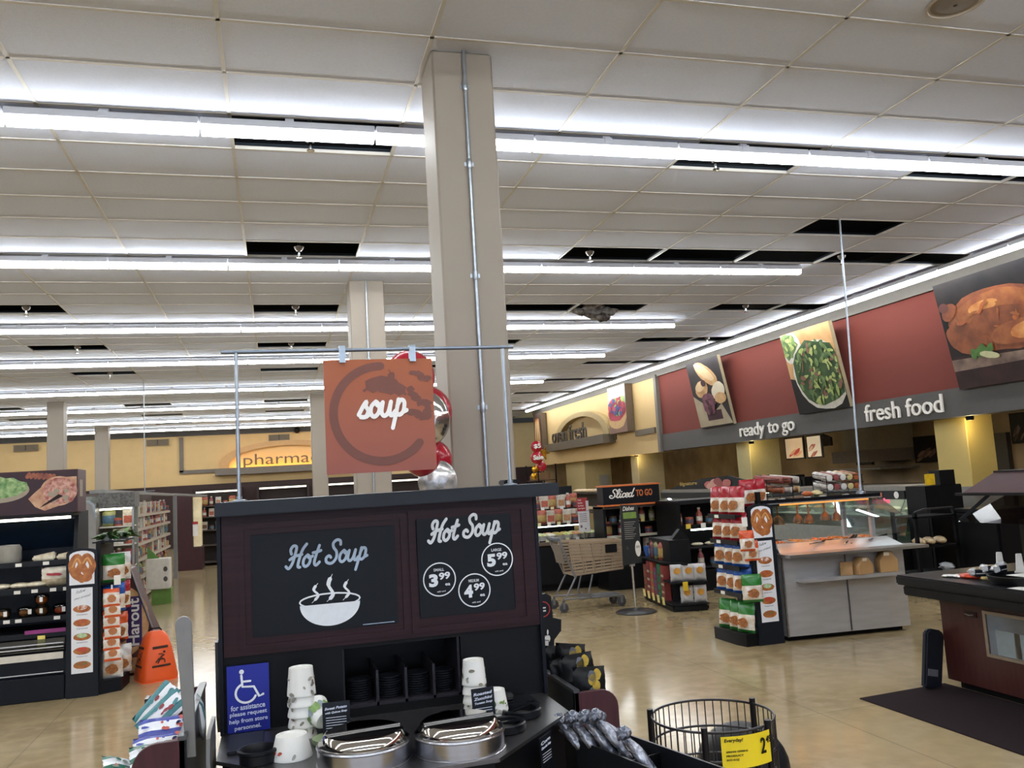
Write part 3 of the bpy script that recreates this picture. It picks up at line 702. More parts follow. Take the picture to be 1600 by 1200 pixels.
# black snack pouches with yellow spots
def pouch_mesh(b, wd_, ht, dp, bands, blob=None, nx=6, nz=10, crimp=.0, art=None):
    """pillow bag standing on z = 0, front towards -y; bands = [(upto fraction, material index)]"""
    W = []; 
    for side in (-1, 1):
        for a in range(nz+1):
            for c in range(nx+1):
                fx, fz = c/nx*2-1, a/nz*2-1
                bul = max(0, (1-fx**4))*max(0, (1-abs(fz)**5))
                W.append((fx*wd_/2*(1-.03*math.sin(9*fz+side)), side*dp/2*bul*(1+.15*math.sin(5*fx+7*fz)), (fz+1)/2*ht))
    o = len(b.v); n1 = (nx+1)*(nz+1); b.v += [Vector(p) for p in W]
    for side in (0, 1):
        for a in range(nz):
            mi = next(m for f, m in bands if (a+.5)/nz <= f)
            for c in range(nx):
                mm = mi
                if blob and side == 0 and mi == blob[1] and ((c+.5)/nx-.5)**2/.1+(((a+.5)/nz-blob[2])/blob[3])**2 < 1: mm = blob[0]
                k = o+side*n1+a*(nx+1)+c; b.f.append([k, k+1, k+nx+2, k+nx+1]); b.i.append(mm)
    return b
def pouch(name, wd_, ht, dp, mats, bands, blob=None, hole=False, lab='snack pouch', cat='snack bag', word=None, nx=6, nz=10):
    def fn():
        b = MB(); pouch_mesh(b, wd_, ht, dp, bands, None, nx, nz)
        if blob:
            b.m = blob[0]; disc(b, 0, ht*blob[2], wd_*.28, ht*blob[3], (0, -dp*.57-.001, 0), U, V, .001, NN, 16, .12)
            for k_ in range(5): disc(b, rnd.uniform(-.2, .2)*wd_, ht*(blob[2]+rnd.uniform(-.6, .6)*blob[3]), wd_*.12, ht*.05, (0, -dp*.57-.001, 0), U, V, .002+k_*.0003, NN, 9, .2)
        o = b.build(name, mats, smooth=60); tag(o, lab, cat)
        if word:
            q = MB(); text(q, word[0], (-wd_*.32, -dp*.5, ht*word[1]), (wd_*.32, -dp*.5, ht*word[1]), ht*.07, .0035, .03); q.build('brand_name', word[2], o)
        return o
    return Maker(fn)
BKP = M('#131416', .28, var=.3, scale=8); SP1 = M('#b99a2a', .5, var=.3, scale=40); SPG = M('#5b5f68', .4, var=.3)
def mk_bkp():
    b = MB(); pouch_mesh(b, .13, .2, .035, [(1, 0)]); 
    for q in range(5):
        b.m = 1 if q < 3 else 2; disc(b, rnd.uniform(-.04, .04), (.17, .13, .15, .165, .1)[q], .016, .022, (0, -.0225, 0), U, V, .001, NN, 12, .08)
    o = b.build('black_snack_pouch', [BKP, SP1, SPG], smooth=60); return tag(o, 'black pouch', 'snack bag')
BKPOUCH = Maker(mk_bkp)
for q, y in enumerate((3.36, 3.42, 3.49, 3.57, 3.65, 3.74, 3.83)):
    BKPOUCH((1.185+rnd.uniform(-.02, .02), y, .79+.022*((q*2) % 3)), 0, None, None, rot=(-.12, rnd.uniform(-.12, .12), rnd.uniform(-.5, .2)))['label'] = 'black snack pouch with yellow spots, %s from the front in the maroon-ended bin' % ORD[q]
# black branded stand behind the soup bar corner
ds = thing('black_display_stand', 'black die-cut display stand with white letters behind the soup bar corner', 'display', (1.12, 4.12, 0))
PT = lambda x, y: PY(x, y, 4.12)
ol = [PT(843, 930), PT(853, 927), PT(861, 932), PT(864, 965), PT(877, 968), PT(877, 985), PT(866, 1000), PT(866, 1030)]
ol = [(1.02, 4.12, 0)]+[(1.02, 4.12, ol[0].z)]+[tuple(p) for p in ol]+[(ol[-1].x, 4.12, 0)]
b = MB(); b.prism(ol, (0, .02, 0)); b.build('board', M('#121316', .4), ds)
b = MB(); a_ = PT(860, 1006); text(b, 'uj.', PT(860, 1019), PT(860, 983), .04, .001, .05, up=(-1, 0, 0), n=NN); b.build('lettering', WHITE, ds)
b = MB(); c = PT(848, 952); ribbon(b, [(.036*math.cos(a), .036*math.sin(a)) for a in [math.radians(q*12) for q in range(-7, 9)]], .005, c, U, V, .001, n=NN, sub=1); b.build('red_ring', M('#b5252a', .4), ds)
b = MB(); rect(b, -.004, .016, .003, .01, c, U, V, .001, NN); rect(b, -.004, .016, -.012, -.004, c, U, V, .001, NN); b.build('emblem', WHITE, ds)

# cutlery tray hung on the right front
tr = thing('cutlery_tray', 'long black divided cutlery tray at the soup bar right corner', 'tray', (1.08, 2.85, .7))
a0, a1 = Vector((1.02, 3.04, .72)), Vector((1.19, 2.42, .72)); d = (a1-a0).normalized(); sd = Vector((-d.y, d.x, 0)).normalized()*.085
if sd.x < 0: sd = -sd
c0, c1, c2, c3 = a0, a0+sd*2, a1+sd*2, a1
b = MB()
b.prism([c0, c1, c2, c3], (0, 0, .008)); b.build('floor', BLACK, tr)
for p, q in ((c0, c1), (c1, c2), (c2, c3), (c3, c0)):
    b = MB(); b.bar(p+Vector((0, 0, .05)), q+Vector((0, 0, .05)), .008, .1); b.build('side', M('#1b1c20', .3), tr)
for f in (.4, .72): b = MB(); b.bar(c0.lerp(c3, f)+Vector((0, 0, .04)), c1.lerp(c2, f)+Vector((0, 0, .04)), .006, .075); b.build('divider', BLACK, tr)
b = MB()
for x, y in ((c0.lerp(c1, .5).x, 3.0), (c3.lerp(c2, .5).x, 2.46)): b.box(x-.015, x+.015, y-.015, y+.015, 0, .72)
b.build('stand_leg', BLACK, tr)
CEL = GLASS('#dfe6f2', .9); PLA = M('#39404d', .25, var=.5, scale=50)
FOIL = M('#c9cedb', .15, .6, tint='#4a5060', scale=26, bump=.8, bscale=60)
def mk_pack():
    b = MB(); 
    b.ell((0, 0, .085), .027, .018, .088, 14, 16, .1)
    b.ell((0, 0, .175), .034, .026, .022, 12, 7, .28)
    b.m = 1
    for k in range(4): disc(b, rnd.uniform(-.008, .008), .05+.03*k, .008, .014, (0, -.0195, 0), U, V, .001, NN, 8, .2)
    o = b.build('cutlery_pack', [FOIL, PLA]); q = MB()
    q.box(-.008, -.002, -.002, .002, .02, .16); q.box(.002, .008, -.002, .002, .02, .16); q.build('cutlery', PLA, o)
    return tag(o, 'wrapped cutlery', 'cutlery')
PACK = Maker(mk_pack)
for q, (f, s_, tl, ya) in enumerate(((.06, .5, -.5, .2), (.12, 1.1, -.7, -.5), (.17, .5, -.5, .5), (.22, 1.2, -.65, 0), (.27, .7, -.8, .3), (.33, 1.3, -.5, -.3), (.36, .8, -.7, .2), (.55, 1.0, -.4, .4))):
    p = c0.lerp(c3, f)+sd*s_; PACK((p.x, p.y, .74+.008*q % .05), 0, 'plastic-wrapped cutlery pack, %s from the back of the black tray' % ORD[q], None, rot=Vector((-.55+.2*ya, .35+.3*tl*ya, .7)).to_track_quat('Z', 'Y').to_euler())

# round wire dump basket with a yellow price card
wb = thing('wire_basket', 'round black wire dump basket on posts with a yellow price card', 'basket', (1.66, 3.2, 0))
bc = Vector((1.645, 3.2, 0)); br_ = .238; WIRE = M('#211d1f', .35, .3)
def ringp(z, r=br_, n=40): return [(bc.x+r*math.cos(2*math.pi*k/n), bc.y+r*math.sin(2*math.pi*k/n), z) for k in range(n)]
for z in (.785, .68, .57): b = MB(); b.tube(ringp(z), .005, 6, closed=True); b.build('hoop', WIRE, wb)
b = MB()
for k in range(44):
    a = 2*math.pi*(k+.5)/44; p = (bc.x+br_*math.cos(a), bc.y+br_*math.sin(a)); b.tube([(p[0], p[1], .787), (p[0], p[1], .58), (bc.x+br_*.9*math.cos(a), bc.y+br_*.9*math.sin(a), .5)], .0025, 5, caps=False)
b.build('upright_wires', WIRE, wb)
for k, a in enumerate((4.1, 2.6, .35, 5.2)):
    b = MB(); x, y = bc.x+br_*1.03*math.cos(a), bc.y+br_*1.03*math.sin(a); b.tube([(x, y, 0), (x, y, .805)], .0125, 10); b.build('post', M('#1a1719', .4), wb)
b = MB(); b.lathe([(.21, .5), (.215, .505), (.0, .51)], bc, 32); b.build('bottom', WIRE, wb)
b = MB()
arc = [(-1.35+.012*0+.0+q*.055) for q in range(16)]
A0, A1 = math.radians(-112), math.radians(-62)
vs = []; 
for q in range(17):
    a = A0+(A1-A0)*q/16; r = br_+.016
    vs += [(bc.x+r*math.cos(a), bc.y+r*math.sin(a), .66), (bc.x+r*math.cos(a), bc.y+r*math.sin(a), .775)]
b.add(vs, [(2*q, 2*q+2, 2*q+3, 2*q+1) for q in range(16)]); pc = b.build('price_card', M('#f3d923', .45, var=.03), wb); pc['label'] = 'yellow price card'
am = (A0+A1)/2; r = br_+.0195
def onarc(f, z): a = A0+(A1-A0)*f; return Vector((bc.x+(r)*math.cos(a), bc.y+(r)*math.sin(a), z))
b = MB()
text(b, 'Everyday!', onarc(.05, .752), onarc(.36, .752), .016, .001, .02, shear=.15)
text(b, '2', onarc(.7, .70), onarc(.81, .70), .056, .003, .01); text(b, '49', onarc(.83, .732), onarc(.96, .732), .024, .002, .008)
for k in range(3): text(b, ['SPRING GREENS', 'PRODUCT', 'EACH 10 OZ'][k], onarc(.07, .718-.014*k), onarc(.44-.08*k, .718-.014*k), .0065, .001, .02)
b.build('lettering', M('#1a1712', .6, var=0), pc)
b = MB(); b.ell((2.08, 3.78, .36), .215, .215, .2, 26, 14); b.lathe([(.2, 0), (.216, .3), (.2145, .37)], (2.08, 3.78, .0), 26); tag(b.build('domed_bin', M('#17181c', .4)), 'black dome-topped bin just behind the wire basket', 'bin')

# left bin contents: grey divider blade, cracker packets, wire tray
def packmat(c1, c2, c3): return [M('#eceef2', .35, var=.08, scale=60), M(c1, .35, var=.2, scale=70), M(c2, .4), M(c3, .4)]
def mk_cr(c1, c2, c3, seed):
    def fn():
        R2 = random.Random(seed); b = MB(); pouch_mesh(b, .15, .075, .03, [(.18, 0), (.4, 1), (.75, 0), (1, 1)], nx=8, nz=8)
        for q in range(12): b.m = R2.choice((1, 2, 3)); disc(b, R2.uniform(-.06, .06), R2.uniform(.012, .062), R2.uniform(.004, .012), R2.uniform(.003, .007), (0, -.017, 0), U, V, .001, NN, 8, .2)
        return tag(b.build('cracker_packet', packmat(c1, c2, c3), smooth=60), 'cracker packet', 'crackers')
    return Maker(fn)
CR1 = mk_cr('#4a55a8', '#c05a50', '#23285a', 1); CR2 = mk_cr('#3f7f86', '#8a2f35', '#5aa0c0', 2); CR3 = mk_cr('#2f6a55', '#c07a70', '#8a9a90', 3)
CR1((-.345, 2.82, 1.01), 0, 'white and blue cracker packet lying on top of the left bin', None, rot=(-.9, 0, .12))
CR1((-.345, 2.92, 1.03), 0, 'white and blue cracker packet behind the topmost one in the left bin', None, rot=(-.7, 0, .05))
CR3((-.345, 2.775, 1.005), 0, 'white and green cracker packet at the near end of the left bin', None, rot=(-1.0, 0, .2))
CR3((-.425, 2.8, .97), 0, 'green-striped cracker packet hanging over the bin edge', None, rot=(-1.1, .4, .5))
CR2((-.34, 3.0, 1.06), 0, 'teal and red cracker packet leaning at the back of the left bin', None, rot=(-.5, -.7, .2))
CR2((-.36, 3.1, 1.07), 0, 'blue and teal cracker packet farthest back in the left bin', None, rot=(-.5, -.8, .3))
CR2((-.262, 3.2, 1.0), 0, 'teal packet tucked on the soup bar side of the bin board', None, rot=(-.3, 1.2, 1.4))
b = MB(); pts = [(-.272, 1.0), (-.298, 1.37)]+[(-.275+.024*math.cos(a), 1.385+.024*math.sin(a)) for a in [math.pi-math.pi*k/10 for k in range(11)]]+[(-.245, 1.0)]
b.prism([(x, 2.80, z) for x, z in pts], (0, .008, 0)); tag(b.build('divider_blade', M('#7e7d7c', .35, .2), bevel=.002, seg=1), 'tall grey round-topped divider blade in the left bin', 'divider')
b = MB(); 
for k in range(4): b.tube([(-.44-.035*k*.4, 2.72+.02*k, .84-.02*k), (-.50, 2.85, .8-.02*k), (-.46, 3.1, .86-.02*k), (-.43, 3.25, 1.02-.02*k)], .004, 6)
for k in range(7): y = 2.74+.07*k; b.tube([(-.435, y, .74), (-.50, y+.02, .79)], .003, 5)
b.box(-.44, -.428, 3.2, 3.26, .6, 1.1)
tag(b.build('wire_side_tray', WIRE), 'curved black wire tray on the outer side of the cracker bin', 'tray')
b = MB(); pts = [(3.02, .0), (3.02, .93), (3.04, .985), (3.08, .995), (3.3, .995), (3.3, 0)]
b.prism([(-.235, y, z) for y, z in pts], (.012, 0, 0)); tag(b.build('grey_side_flap', M('#85837f', .35, .4)), 'grey rounded metal flap between cracker bin and soup bar', 'panel')
b = MB(); b.prism([(-.255, 3.72, z) if False else (-.24, y, z) for y, z in ((3.6, .92), (3.66, .85), (3.7, .9), (3.7, 1.2), (3.6, 1.2))], (.01, 0, 0)); tag(b.build('hanging_paddle', M('#3d3f44', .4)), 'dark paddle hanging on the soup bar left side', 'paddle')
# ================================================================ left: cold case, pretzel rack, bread display, aisle
def tags_on(parent, pts, wd_=.055, ht=.032, mats=(None,)):
    for q, p in enumerate(pts):
        b = MB(); x, y, z = p; b.box(x-wd_/2, x+wd_/2, y-.004, y-.002, z-ht/2, z+ht/2); b.build('price_tag', mats[q % len(mats)] or TAGW, parent)
cs = thing('refrigerated_case', 'black open refrigerated case with a pizza and salad picture header', 'refrigerated case', (-2.7, 9.5, 0))
b = MB(); b.box(-3.7, -1.93, 9.05, 9.95, 0, .22); b.box(-3.7, -1.93, 9.1, 9.3, .22, .42); b.build('base', NAVY, cs, bevel=.006, seg=1)
b = MB(); b.box(-3.7, -1.9, 9.9, 9.95, .22, 1.7); b.build('back', M('#121a26', .35, var=.2), cs)
b = MB(); b.prism([(-1.93, 9.06, 0), (-1.93, 9.95, 0), (-1.93, 9.95, 1.72), (-1.93, 9.5, 1.72), (-1.93, 9.4, 1.3), (-1.93, 9.1, .5)], (.035, 0, 0)); b.build('end_panel', NAVY, cs)
b = MB(); b.box(-3.7, -1.815, 9.05, 9.42, 1.715, 2.12); hd = b.build('header', M('#45262b', .45, var=.1, scale=4), cs)
OH = Vector((-2.48, 9.0495, 1.72))
b = MB(); mts = [M('#38262e', .5, var=.2, scale=5), M('#4f7c46', .6, tint='#a7bd84', scale=26), M('#c7a183', .6, tint='#a5735a', scale=16), M('#8c4440', .6, tint='#c79c8c', scale=34), M('#6d3730', .6, tint='#9a5a3d', scale=12), M('#2c1d20', .6), M('#9c8f7d', .6)]
rect(b, -1.2, .655, .0, .39, OH, U, V, .0005, NN); b.m = 6; disc(b, -.02, .23, .27, .115, OH, U, V, .001, NN, 30)
b.m = 1; disc(b, -.02, .255, .25, .1, OH, U, V, .0015, NN, 30, .08)
b.m = 4
for q in range(7): disc(b, .24+q*.035, .36-.004*q, .02, .035, OH, U, V, .0011+q*.0001, NN, 10, .1, rot=-.6)
b.m = 2; b.poly([OH+U*x+V*y+NN*.0016 for x, y in ((.24, .14), (.3, .06), (.38, .02), (.62, .1), (.655, .16), (.655, .33), (.45, .33), (.3, .2))])
b.m = 2; disc(b, .5, .2, .16, .14, OH, U, V, .0019, NN, 30)
b.m = 3; disc(b, .51, .2, .145, .125, OH, U, V, .0024, NN, 30, .04)
for q in range(16): b.m = 6 if q % 2 else 3; disc(b, .51+rnd.uniform(-.1, .1), .2+rnd.uniform(-.09, .09), .028, .022, OH, U, V, .0028+q*.0001, NN, 12, .15)
b.m = 5; b.poly([OH+U*x+V*y+NN*.005 for x, y in ((.34, .05), (.54, .15), (.5, .17), (.37, .08))])
b.build('food_picture', mts, hd)
b = MB(); b.box(-1.814, -1.8115, 9.12, 9.25, 1.86, 2.02); b.build('vent', M('#9a8a78', .6, var=.3, scale=60), cs)
b = MB(); b.box(-3.7, -1.9, 9.12, 9.17, 1.655, 1.68); b.build('light_tube', M('#fff6e2', .4, var=0, emit=5), cs)
b = MB(); b.box(-3.7, -1.86, 9.05, 9.42, 1.683, 1.714); b.build('header_lip', BLACK, cs)
b = MB(); b.prism([(-3.7, 9.88, 1.64), (-3.7, 9.6, 1.66), (-3.7, 9.6, 1.645), (-3.7, 9.87, 1.36)], (1.76, 0, 0)); b.build('air_deflector', M('#1d2a3d', .35), cs)
SHZ = (1.255, 1.005, .74, .60); SHY = (9.42, 9.34, 9.27, 9.2)
for z, y in zip(SHZ, SHY):
    b = MB(); b.box(-3.7, -1.935, y, 9.9, z-.02, z); b.box(-3.7, -1.935, y-.006, y+.01, z-.045, z+.004); b.build('shelf', M('#17191d', .35), cs)
tags_on(cs, [(-2.41, 9.41, 1.232), (-2.17, 9.41, 1.232)], mats=(TAGW,))
tags_on(cs, [(-2.4, 9.33, .98), (-2.25, 9.33, .98), (-2.09, 9.33, .98), (-1.975, 9.33, .98)], mats=(TAGW,))
tags_on(cs, [(-2.47, 9.26, .72), (-2.37, 9.26, .72), (-2.04, 9.26, .72)], mats=(TAGW,))
b = MB(); b.box(-2.19, -2.125, 9.185, 9.19, .48, .575); rect(b, 0, 0, 0, 0, (0, 0, 0), U, V); b.build('sale_tag', M('#f4e58a', .5, tint='#ecd23f', scale=20), cs)
b = MB(); b.box(-2.30, -1.95, 9.19, 9.2, .595, .63); b.build('purple_rail', M('#8a2f72', .4), cs)
b = MB(); b.prism([(-3.7, 9.16, .545), (-3.7, 9.12, .44), (-3.7, 9.125, .44), (-3.7, 9.165, .545)], (1.75, 0, 0)); b.build('glass_front', GLASS('#cfd6da', .7), cs)
b = MB(); b.box(-3.7, -1.95, 9.085, 9.1, .365, .425); b.build('white_bumper', M('#d7d2c6', .4, var=.1), cs)
for z in (.47, .505, .24): b = MB(); b.box(-3.7, -1.95, 9.09, 9.1, z, z+.008); b.build('chrome_strip', M('#d6d6d2', .25, .6), cs)
BOWLG = GLASS('#e6ded2', .5)
def mk_wedge():
    b = MB(); b.prism([(-.1, -.05, 0), (.1, -.05, 0), (.1, .06, 0), (-.1, .06, 0)], (0, 0, .03)); b.v[4].z = .03; 
    for k, z in zip(range(4, 8), (.035, .075, .085, .05)): b.v[k].z = z
    return tag(b.build('cheese_wedge_pack', M('#ded6c0', .35, tint='#b8a98a', scale=20), bevel=.012), 'cheese wedge', 'cheese')
WED = Maker(mk_wedge)
WED((-2.21, 9.52, 1.2555), .1, 'pale wrapped wedge on the top shelf of the cold case, beside the round pale pack')
WED((-1.99, 9.52, 1.2555), -.1, 'pale wrapped wedge at the right end of the cold case top shelf')
b = MB(); b.lathe([(.1, 0), (.11, .02), (.11, .14), (.09, .17), (0, .175)], (-2.53, 9.55, 1.2555), 20); tag(b.build('round_pack', M('#8f8c84', .4)), 'round pale pack at the left end of the cold case top shelf', 'package')
DB = pouch('deli_bag', .23, .185, .1, [M('#e6e0d4', .4, tint='#cfc5b2', scale=16), M('#c5b598', .5, tint='#a8977a', scale=30), M('#b0353c', .4)], [(.38, 1), (1, 0)], (2, 0, .62, .07))
DB((-2.1, 9.45, 1.0055), .1, 'plump white deli bag with a red mark on the second shelf of the cold case')
DB((-1.955, 9.5, 1.0055), -.2, 'white deli bag half behind the pretzel rack in the cold case')
def mk_tray():
    b = MB(); b.ell((0, 0, .028), .1, .08, .028, 16, 8, .05); b.m = 1; b.box(-.1, .1, -.08, .08, 0, .008)
    return tag(b.build('wrapped_tray', [M('#d9d0ba', .3, tint='#b5a789', scale=20), M('#2d2d2d', .4)]), 'wrapped tray', 'food tray')
TRY = Maker(mk_tray)
for q, x in enumerate((-2.57, -2.4, -2.26)): TRY((x, 9.44, 1.0055), 0, 'low pale wrapped tray on the second cold case shelf, %s from the left' % ORD[q])
def mk_tub(c, lab):
    def fn():
        t = thing('fruit_cup', lab, 'fruit cup')
        b = MB(); b.lathe([(.045, 0), (.05, .004), (.07, .075), (.072, .078)], n=20); b.lathe([(.072, .078), (.05, .1), (.0, .105)], n=20); b.build('clear_cup', BOWLG, t)
        b = MB(); b.ell((0, 0, .04), .052, .052, .037, 14, 8, .1); b.build('fruit', M(c, .5, tint='#7a4a20', scale=20), t)
        b = MB(); b.box(.02, .05, -.072, -.07, .03, .075); b.build('sticker', WHITE, t)
        return t
    return Maker(fn)
TB1 = mk_tub('#c96a22', 'orange fruit cup'); TB2 = mk_tub('#d8472a', 'red cup'); TB3 = mk_tub('#9c7a4a', 'tan cup')
TB3((-2.52, 9.34, .7405), 0, 'tan food cup at the left edge of the third cold case shelf')
TB3((-2.34, 9.36, .7405), .3, 'amber food cup, second along the third cold case shelf')
TB1((-2.2, 9.38, .846), -.3, 'orange food cup stacked on another in the cold case')
TB3((-2.2, 9.38, .7405), -.3, 'tan food cup under the stacked orange one in the cold case')
TB2((-2.03, 9.35, .7405), .1, 'red and orange food cup near the right end of the third cold case shelf')

# ---- pretzel rack, used on both sides of the floor
PRZ = M('#b4713a', .45, tint='#8e4d22', scale=18); PRW = M('#e4e6ec', .5, var=.03)
def pretzel_rack(ox, oy, wd_, ht, side, label):
    t = thing('pretzel_rack', label, 'snack rack', (ox, oy, 0)); x0, x1 = ox-wd_/2, ox+wd_/2
    arch = [(x0, oy, 0), (x0, oy, ht-.05)]+[(ox-(wd_/2)*math.cos(math.pi*k/8), oy, ht-.05+.05*math.sin(math.pi*k/8)) for k in range(1, 8)]+[(x1, oy, ht-.05), (x1, oy, 0)]
    b = MB(); b.prism(arch, (0, .03, 0)); b.build('front_panel', M('#171b22', .45, var=.1), t)
    o = Vector((ox, oy-.0008, 0)); hw = wd_*.4
    b = MB(); z0, z1 = ht-.34, ht-.02
    pts = [(-hw, z0), (hw, z0), (hw, z1-.05)]+[(hw*math.cos(math.pi*k/8), z1-.05+.045*math.sin(math.pi*k/8)) for k in range(1, 8)]+[(-hw, z1-.05)]
    b.poly([o+U*x+V*z+NN*.001 for x, z in pts]); b.m = 1
    ribbon(b, [(0, z0+.05), (-.6*hw, z0+.1), (-.8*hw, z0+.19), (-.35*hw, z1-.06), (.1*hw, z0+.16), (.55*hw, z0+.07), (.2*hw, z0+.055), (-.35*hw, z0+.1), (.05*hw, z0+.2), (.4*hw, z1-.06), (.85*hw, z0+.18), (.6*hw, z0+.1), (0, z0+.045)], .06, o, U, V, .002, n=NN)
    b.m = 2; ribbon(b, [(-.75*hw, z0+.17), (-.4*hw, z1-.075), (-.1*hw, z0+.2)], .015, o, U, V, .003, n=NN); ribbon(b, [(.1*hw, z0+.2), (.45*hw, z1-.075), (.78*hw, z0+.18)], .015, o, U, V, .003, n=NN)
    b.build('pretzel_picture', [PRW, PRZ, M('#d19a5a', .45)], t)
    b = MB(); zt, zb = ht-.37, .22; hh = wd_*.34
    rect(b, -hh, hh, zb, zt, o, U, V, .001, NN)
    tops = ['#e7d9cc', '#b5602e', '#b9cfa8', '#c23a30', '#6d6b3a']
    mts = [PRW, PRZ, M('#3b4660', .6)]+[M(c, .5, tint='#a5502f' if c != '#b9cfa8' else '#8fb07c', scale=40) for c in tops]
    n = 5; st = (zt-zb-.14)/n
    for k in range(n):
        zc = zt-.14-st*(k+.42)
        b.m = 1; disc(b, 0, zc, hh*.82, st*.27, o, U, V, .0015, NN, 20, .03); b.m = 3+k; disc(b, 0, zc+.012, hh*.5, st*.17, o, U, V, .002, NN, 16, .06)
        b.m = 2
        if k < n-1: text(b, ['Cinnamon', 'Caramel', 'Jalapeno', 'Pepperoni'][k], o+U*(-hh*.5)+V*(zc-st*.46), o+U*(hh*.5)+V*(zc-st*.45), .014, .002, .0, n=NN)
    b.m = 2
    text(b, 'Follow', o+U*(-hh*.55)+V*(zt-.055), o+U*(hh*.3)+V*(zt-.035), .028, .002, 0, n=NN, shear=.3); text(b, 'your pretzel!', o+U*(-hh*.75)+V*(zt-.115), o+U*(hh*.75)+V*(zt-.085), .026, .002, 0, n=NN, shear=.3)
    b.build('flavour_strip', mts, t)
    return t
rl = pretzel_rack(-1.775, 9.02, .27, 1.37, 1, 'navy pretzel rack with a tall flavour strip beside the cold case')
b = MB(); b.prism([(-1.64, 9.05, 0), (-1.46, 9.15, 0), (-1.44, 9.5, 0), (-1.64, 9.75, 0)], (0, 0, .12)); b.build('base', NAVY, rl)
b = MB(); b.box(-1.66, -1.62, 9.05, 9.75, .12, 1.42); b.build('spine', BLACK, rl)
BAGW = M('#e8e6e2', .28, tint='#c9b49a', scale=14)
def bag(top, c2='#b06c30'):
    return pouch('snack_bag', .2, .27, .075, [M(top, .25, var=.25, scale=12), BAGW, M(c2, .5, tint='#7d4a22', scale=40)], [(.1, 0), (.58, 1), (1, 0)], (2, 1, .33, .17), nx=14, nz=20)
RB = bag('#a11f2c'); BB = bag('#2456a8'); GB = bag('#2f7a34'); OB = bag('#d2552a'); WB = bag('#dedede')
for z in (.42, .72, 1.0):
    b = MB(); b.prism([(-1.64, 9.05, z), (-1.48, 9.15, z), (-1.46, 9.5, z), (-1.64, 9.7, z)], (0, 0, .015)); b.build('shelf', BLACK, rl)
GB((-1.53, 9.2, 1.016), .3, 'green-topped snack bag on the top shelf of the left pretzel rack'); WB((-1.5, 9.42, 1.016), .6, 'white snack bag behind the green one on the left pretzel rack', None)
BB((-1.53, 9.2, .736), .3, 'blue snack bag under the price card on the left pretzel rack'); RB((-1.5, 9.42, .736), .7, 'dark red snack bag behind the blue one on the left pretzel rack')
WB((-1.55, 9.17, .121), .2, 'white snack bag at the foot of the left pretzel rack, nearest its panel'); WB((-1.5, 9.4, .121), .5, 'white snack bag at the foot of the left pretzel rack, on the outer corner')
OB((-1.52, 9.36, .436), .6, 'orange snack bag on the lower shelf of the left pretzel rack')
strip = thing('clip_strip', 'hanging strip of orange snack bags on the left pretzel rack', 'clip strip', (-1.53, 9.08, .32))
b = MB(); b.box(-1.535, -1.52, 9.085, 9.088, .3, 1.0); b.build('strip', WHITE, strip)
SB = pouch('hanging_snack_bag', .14, .17, .045, [M('#d65a2e', .25, var=.2), BAGW, M('#a8642c', .5, scale=40)], [(.12, 0), (.74, 1), (1, 0)], (2, 1, .42, .2), nx=12, nz=16)
for q in range(6): SB((-1.525+.01*(q % 2), 9.05-.004*q, .80-.1*q), .15*(q % 2), 'small orange and white snack bag, %s from the top of the hanging strip' % ORD[q], 'bags on the left clip strip', rot=(-.25, 0, .2))
b = MB(); b.box(-1.5, -1.44, 9.03, 9.034, 1.0, 1.09); tag(b.build('price_card', TAGW), 'white price card on the left pretzel rack shelf edge', 'price card')
LEAF = M('#2f5a2c', .5, tint='#6f8f4c', scale=14)
def mk_plant():
    b = MB()
    for k in range(26):
        a = rnd.uniform(0, 6.28); L = rnd.uniform(.1, .2); e = rnd.uniform(.1, .8); c = Vector((0, 0, .06)); d = Vector((math.cos(a)*math.cos(e), math.sin(a)*math.cos(e), math.sin(e)))
        s_ = d.cross(Vector((0, 0, 1))).normalized()*.03; b.add([c, c+d*L*.5+s_, c+d*L+Vector((0, 0, -.05)), c+d*L*.5-s_], [(0, 1, 2, 3)])
    o = b.build('potted_plant', LEAF); q = MB(); q.lathe([(.04, 0), (.06, .1), (.055, .1), (0, .09)], n=16); q.build('pot', M('#8a8f86', .6), o)
    return tag(o, 'small green leafy plant on top of the left pretzel rack', 'plant')
PL = Maker(mk_plant); b = MB(); b.box(-1.7, -1.42, 9.1, 9.7, 1.40, 1.415); b.build('top_shelf', BLACK, rl)
PL((-1.6, 9.3, 1.416), 0, 'low leafy green plant nearer the panel on top of the left pretzel rack'); PL((-1.5, 9.55, 1.416), 1, 'low leafy green plant at the back of the left pretzel rack top')
# flatbread floor display
fd = thing('bread_display', 'maroon floor display with a big flatbread picture and a purple name band', 'display', (-1.45, 10.1, 0))
PF = lambda x, y: PY(x, y, 9.85)
brd = [(-1.62, 9.85, 0.02), (-1.19, 9.85, .02), (-1.20, 9.85, .3), (-1.3, 9.85, .55), (-1.475, 9.85, 1.08), (-1.56, 9.85, 1.1), (-1.62, 9.85, 1.1)]
b = MB(); b.prism(brd, (0, .4, 0)); b.build('body', M('#4c2f2c', .5, var=.15), fd)
b = MB(); e = [(-1.205, 9.845, .28), (-1.3, 9.845, .55), (-1.48, 9.845, 1.09)]; b.tube(e, .012, 6); b.build('edge_rail', M('#77757a', .4, .5), fd)
OF = Vector((-1.62, 9.8485, 0)); b = MB()
b.m = 0; disc(b, .03, .55, .29, .37, OF, U, V, .001, NN, 24, a0=-math.pi/2, a1=math.pi/2.6); b.m = 1; b.poly([OF+U*x+V*y+NN*.0016 for x, y in ((.1, .28), (.25, .3), (.25, .8), (.1, .8))])
b.m = 2
for q in range(12): disc(b, rnd.uniform(.06, .34), rnd.uniform(.04, .17), .035, .02, OF, U, V, .001+q*.0001, NN, 10, .2)
b.m = 0; rect(b, 0, .42, .03, .18, OF, U, V, .0006, NN)
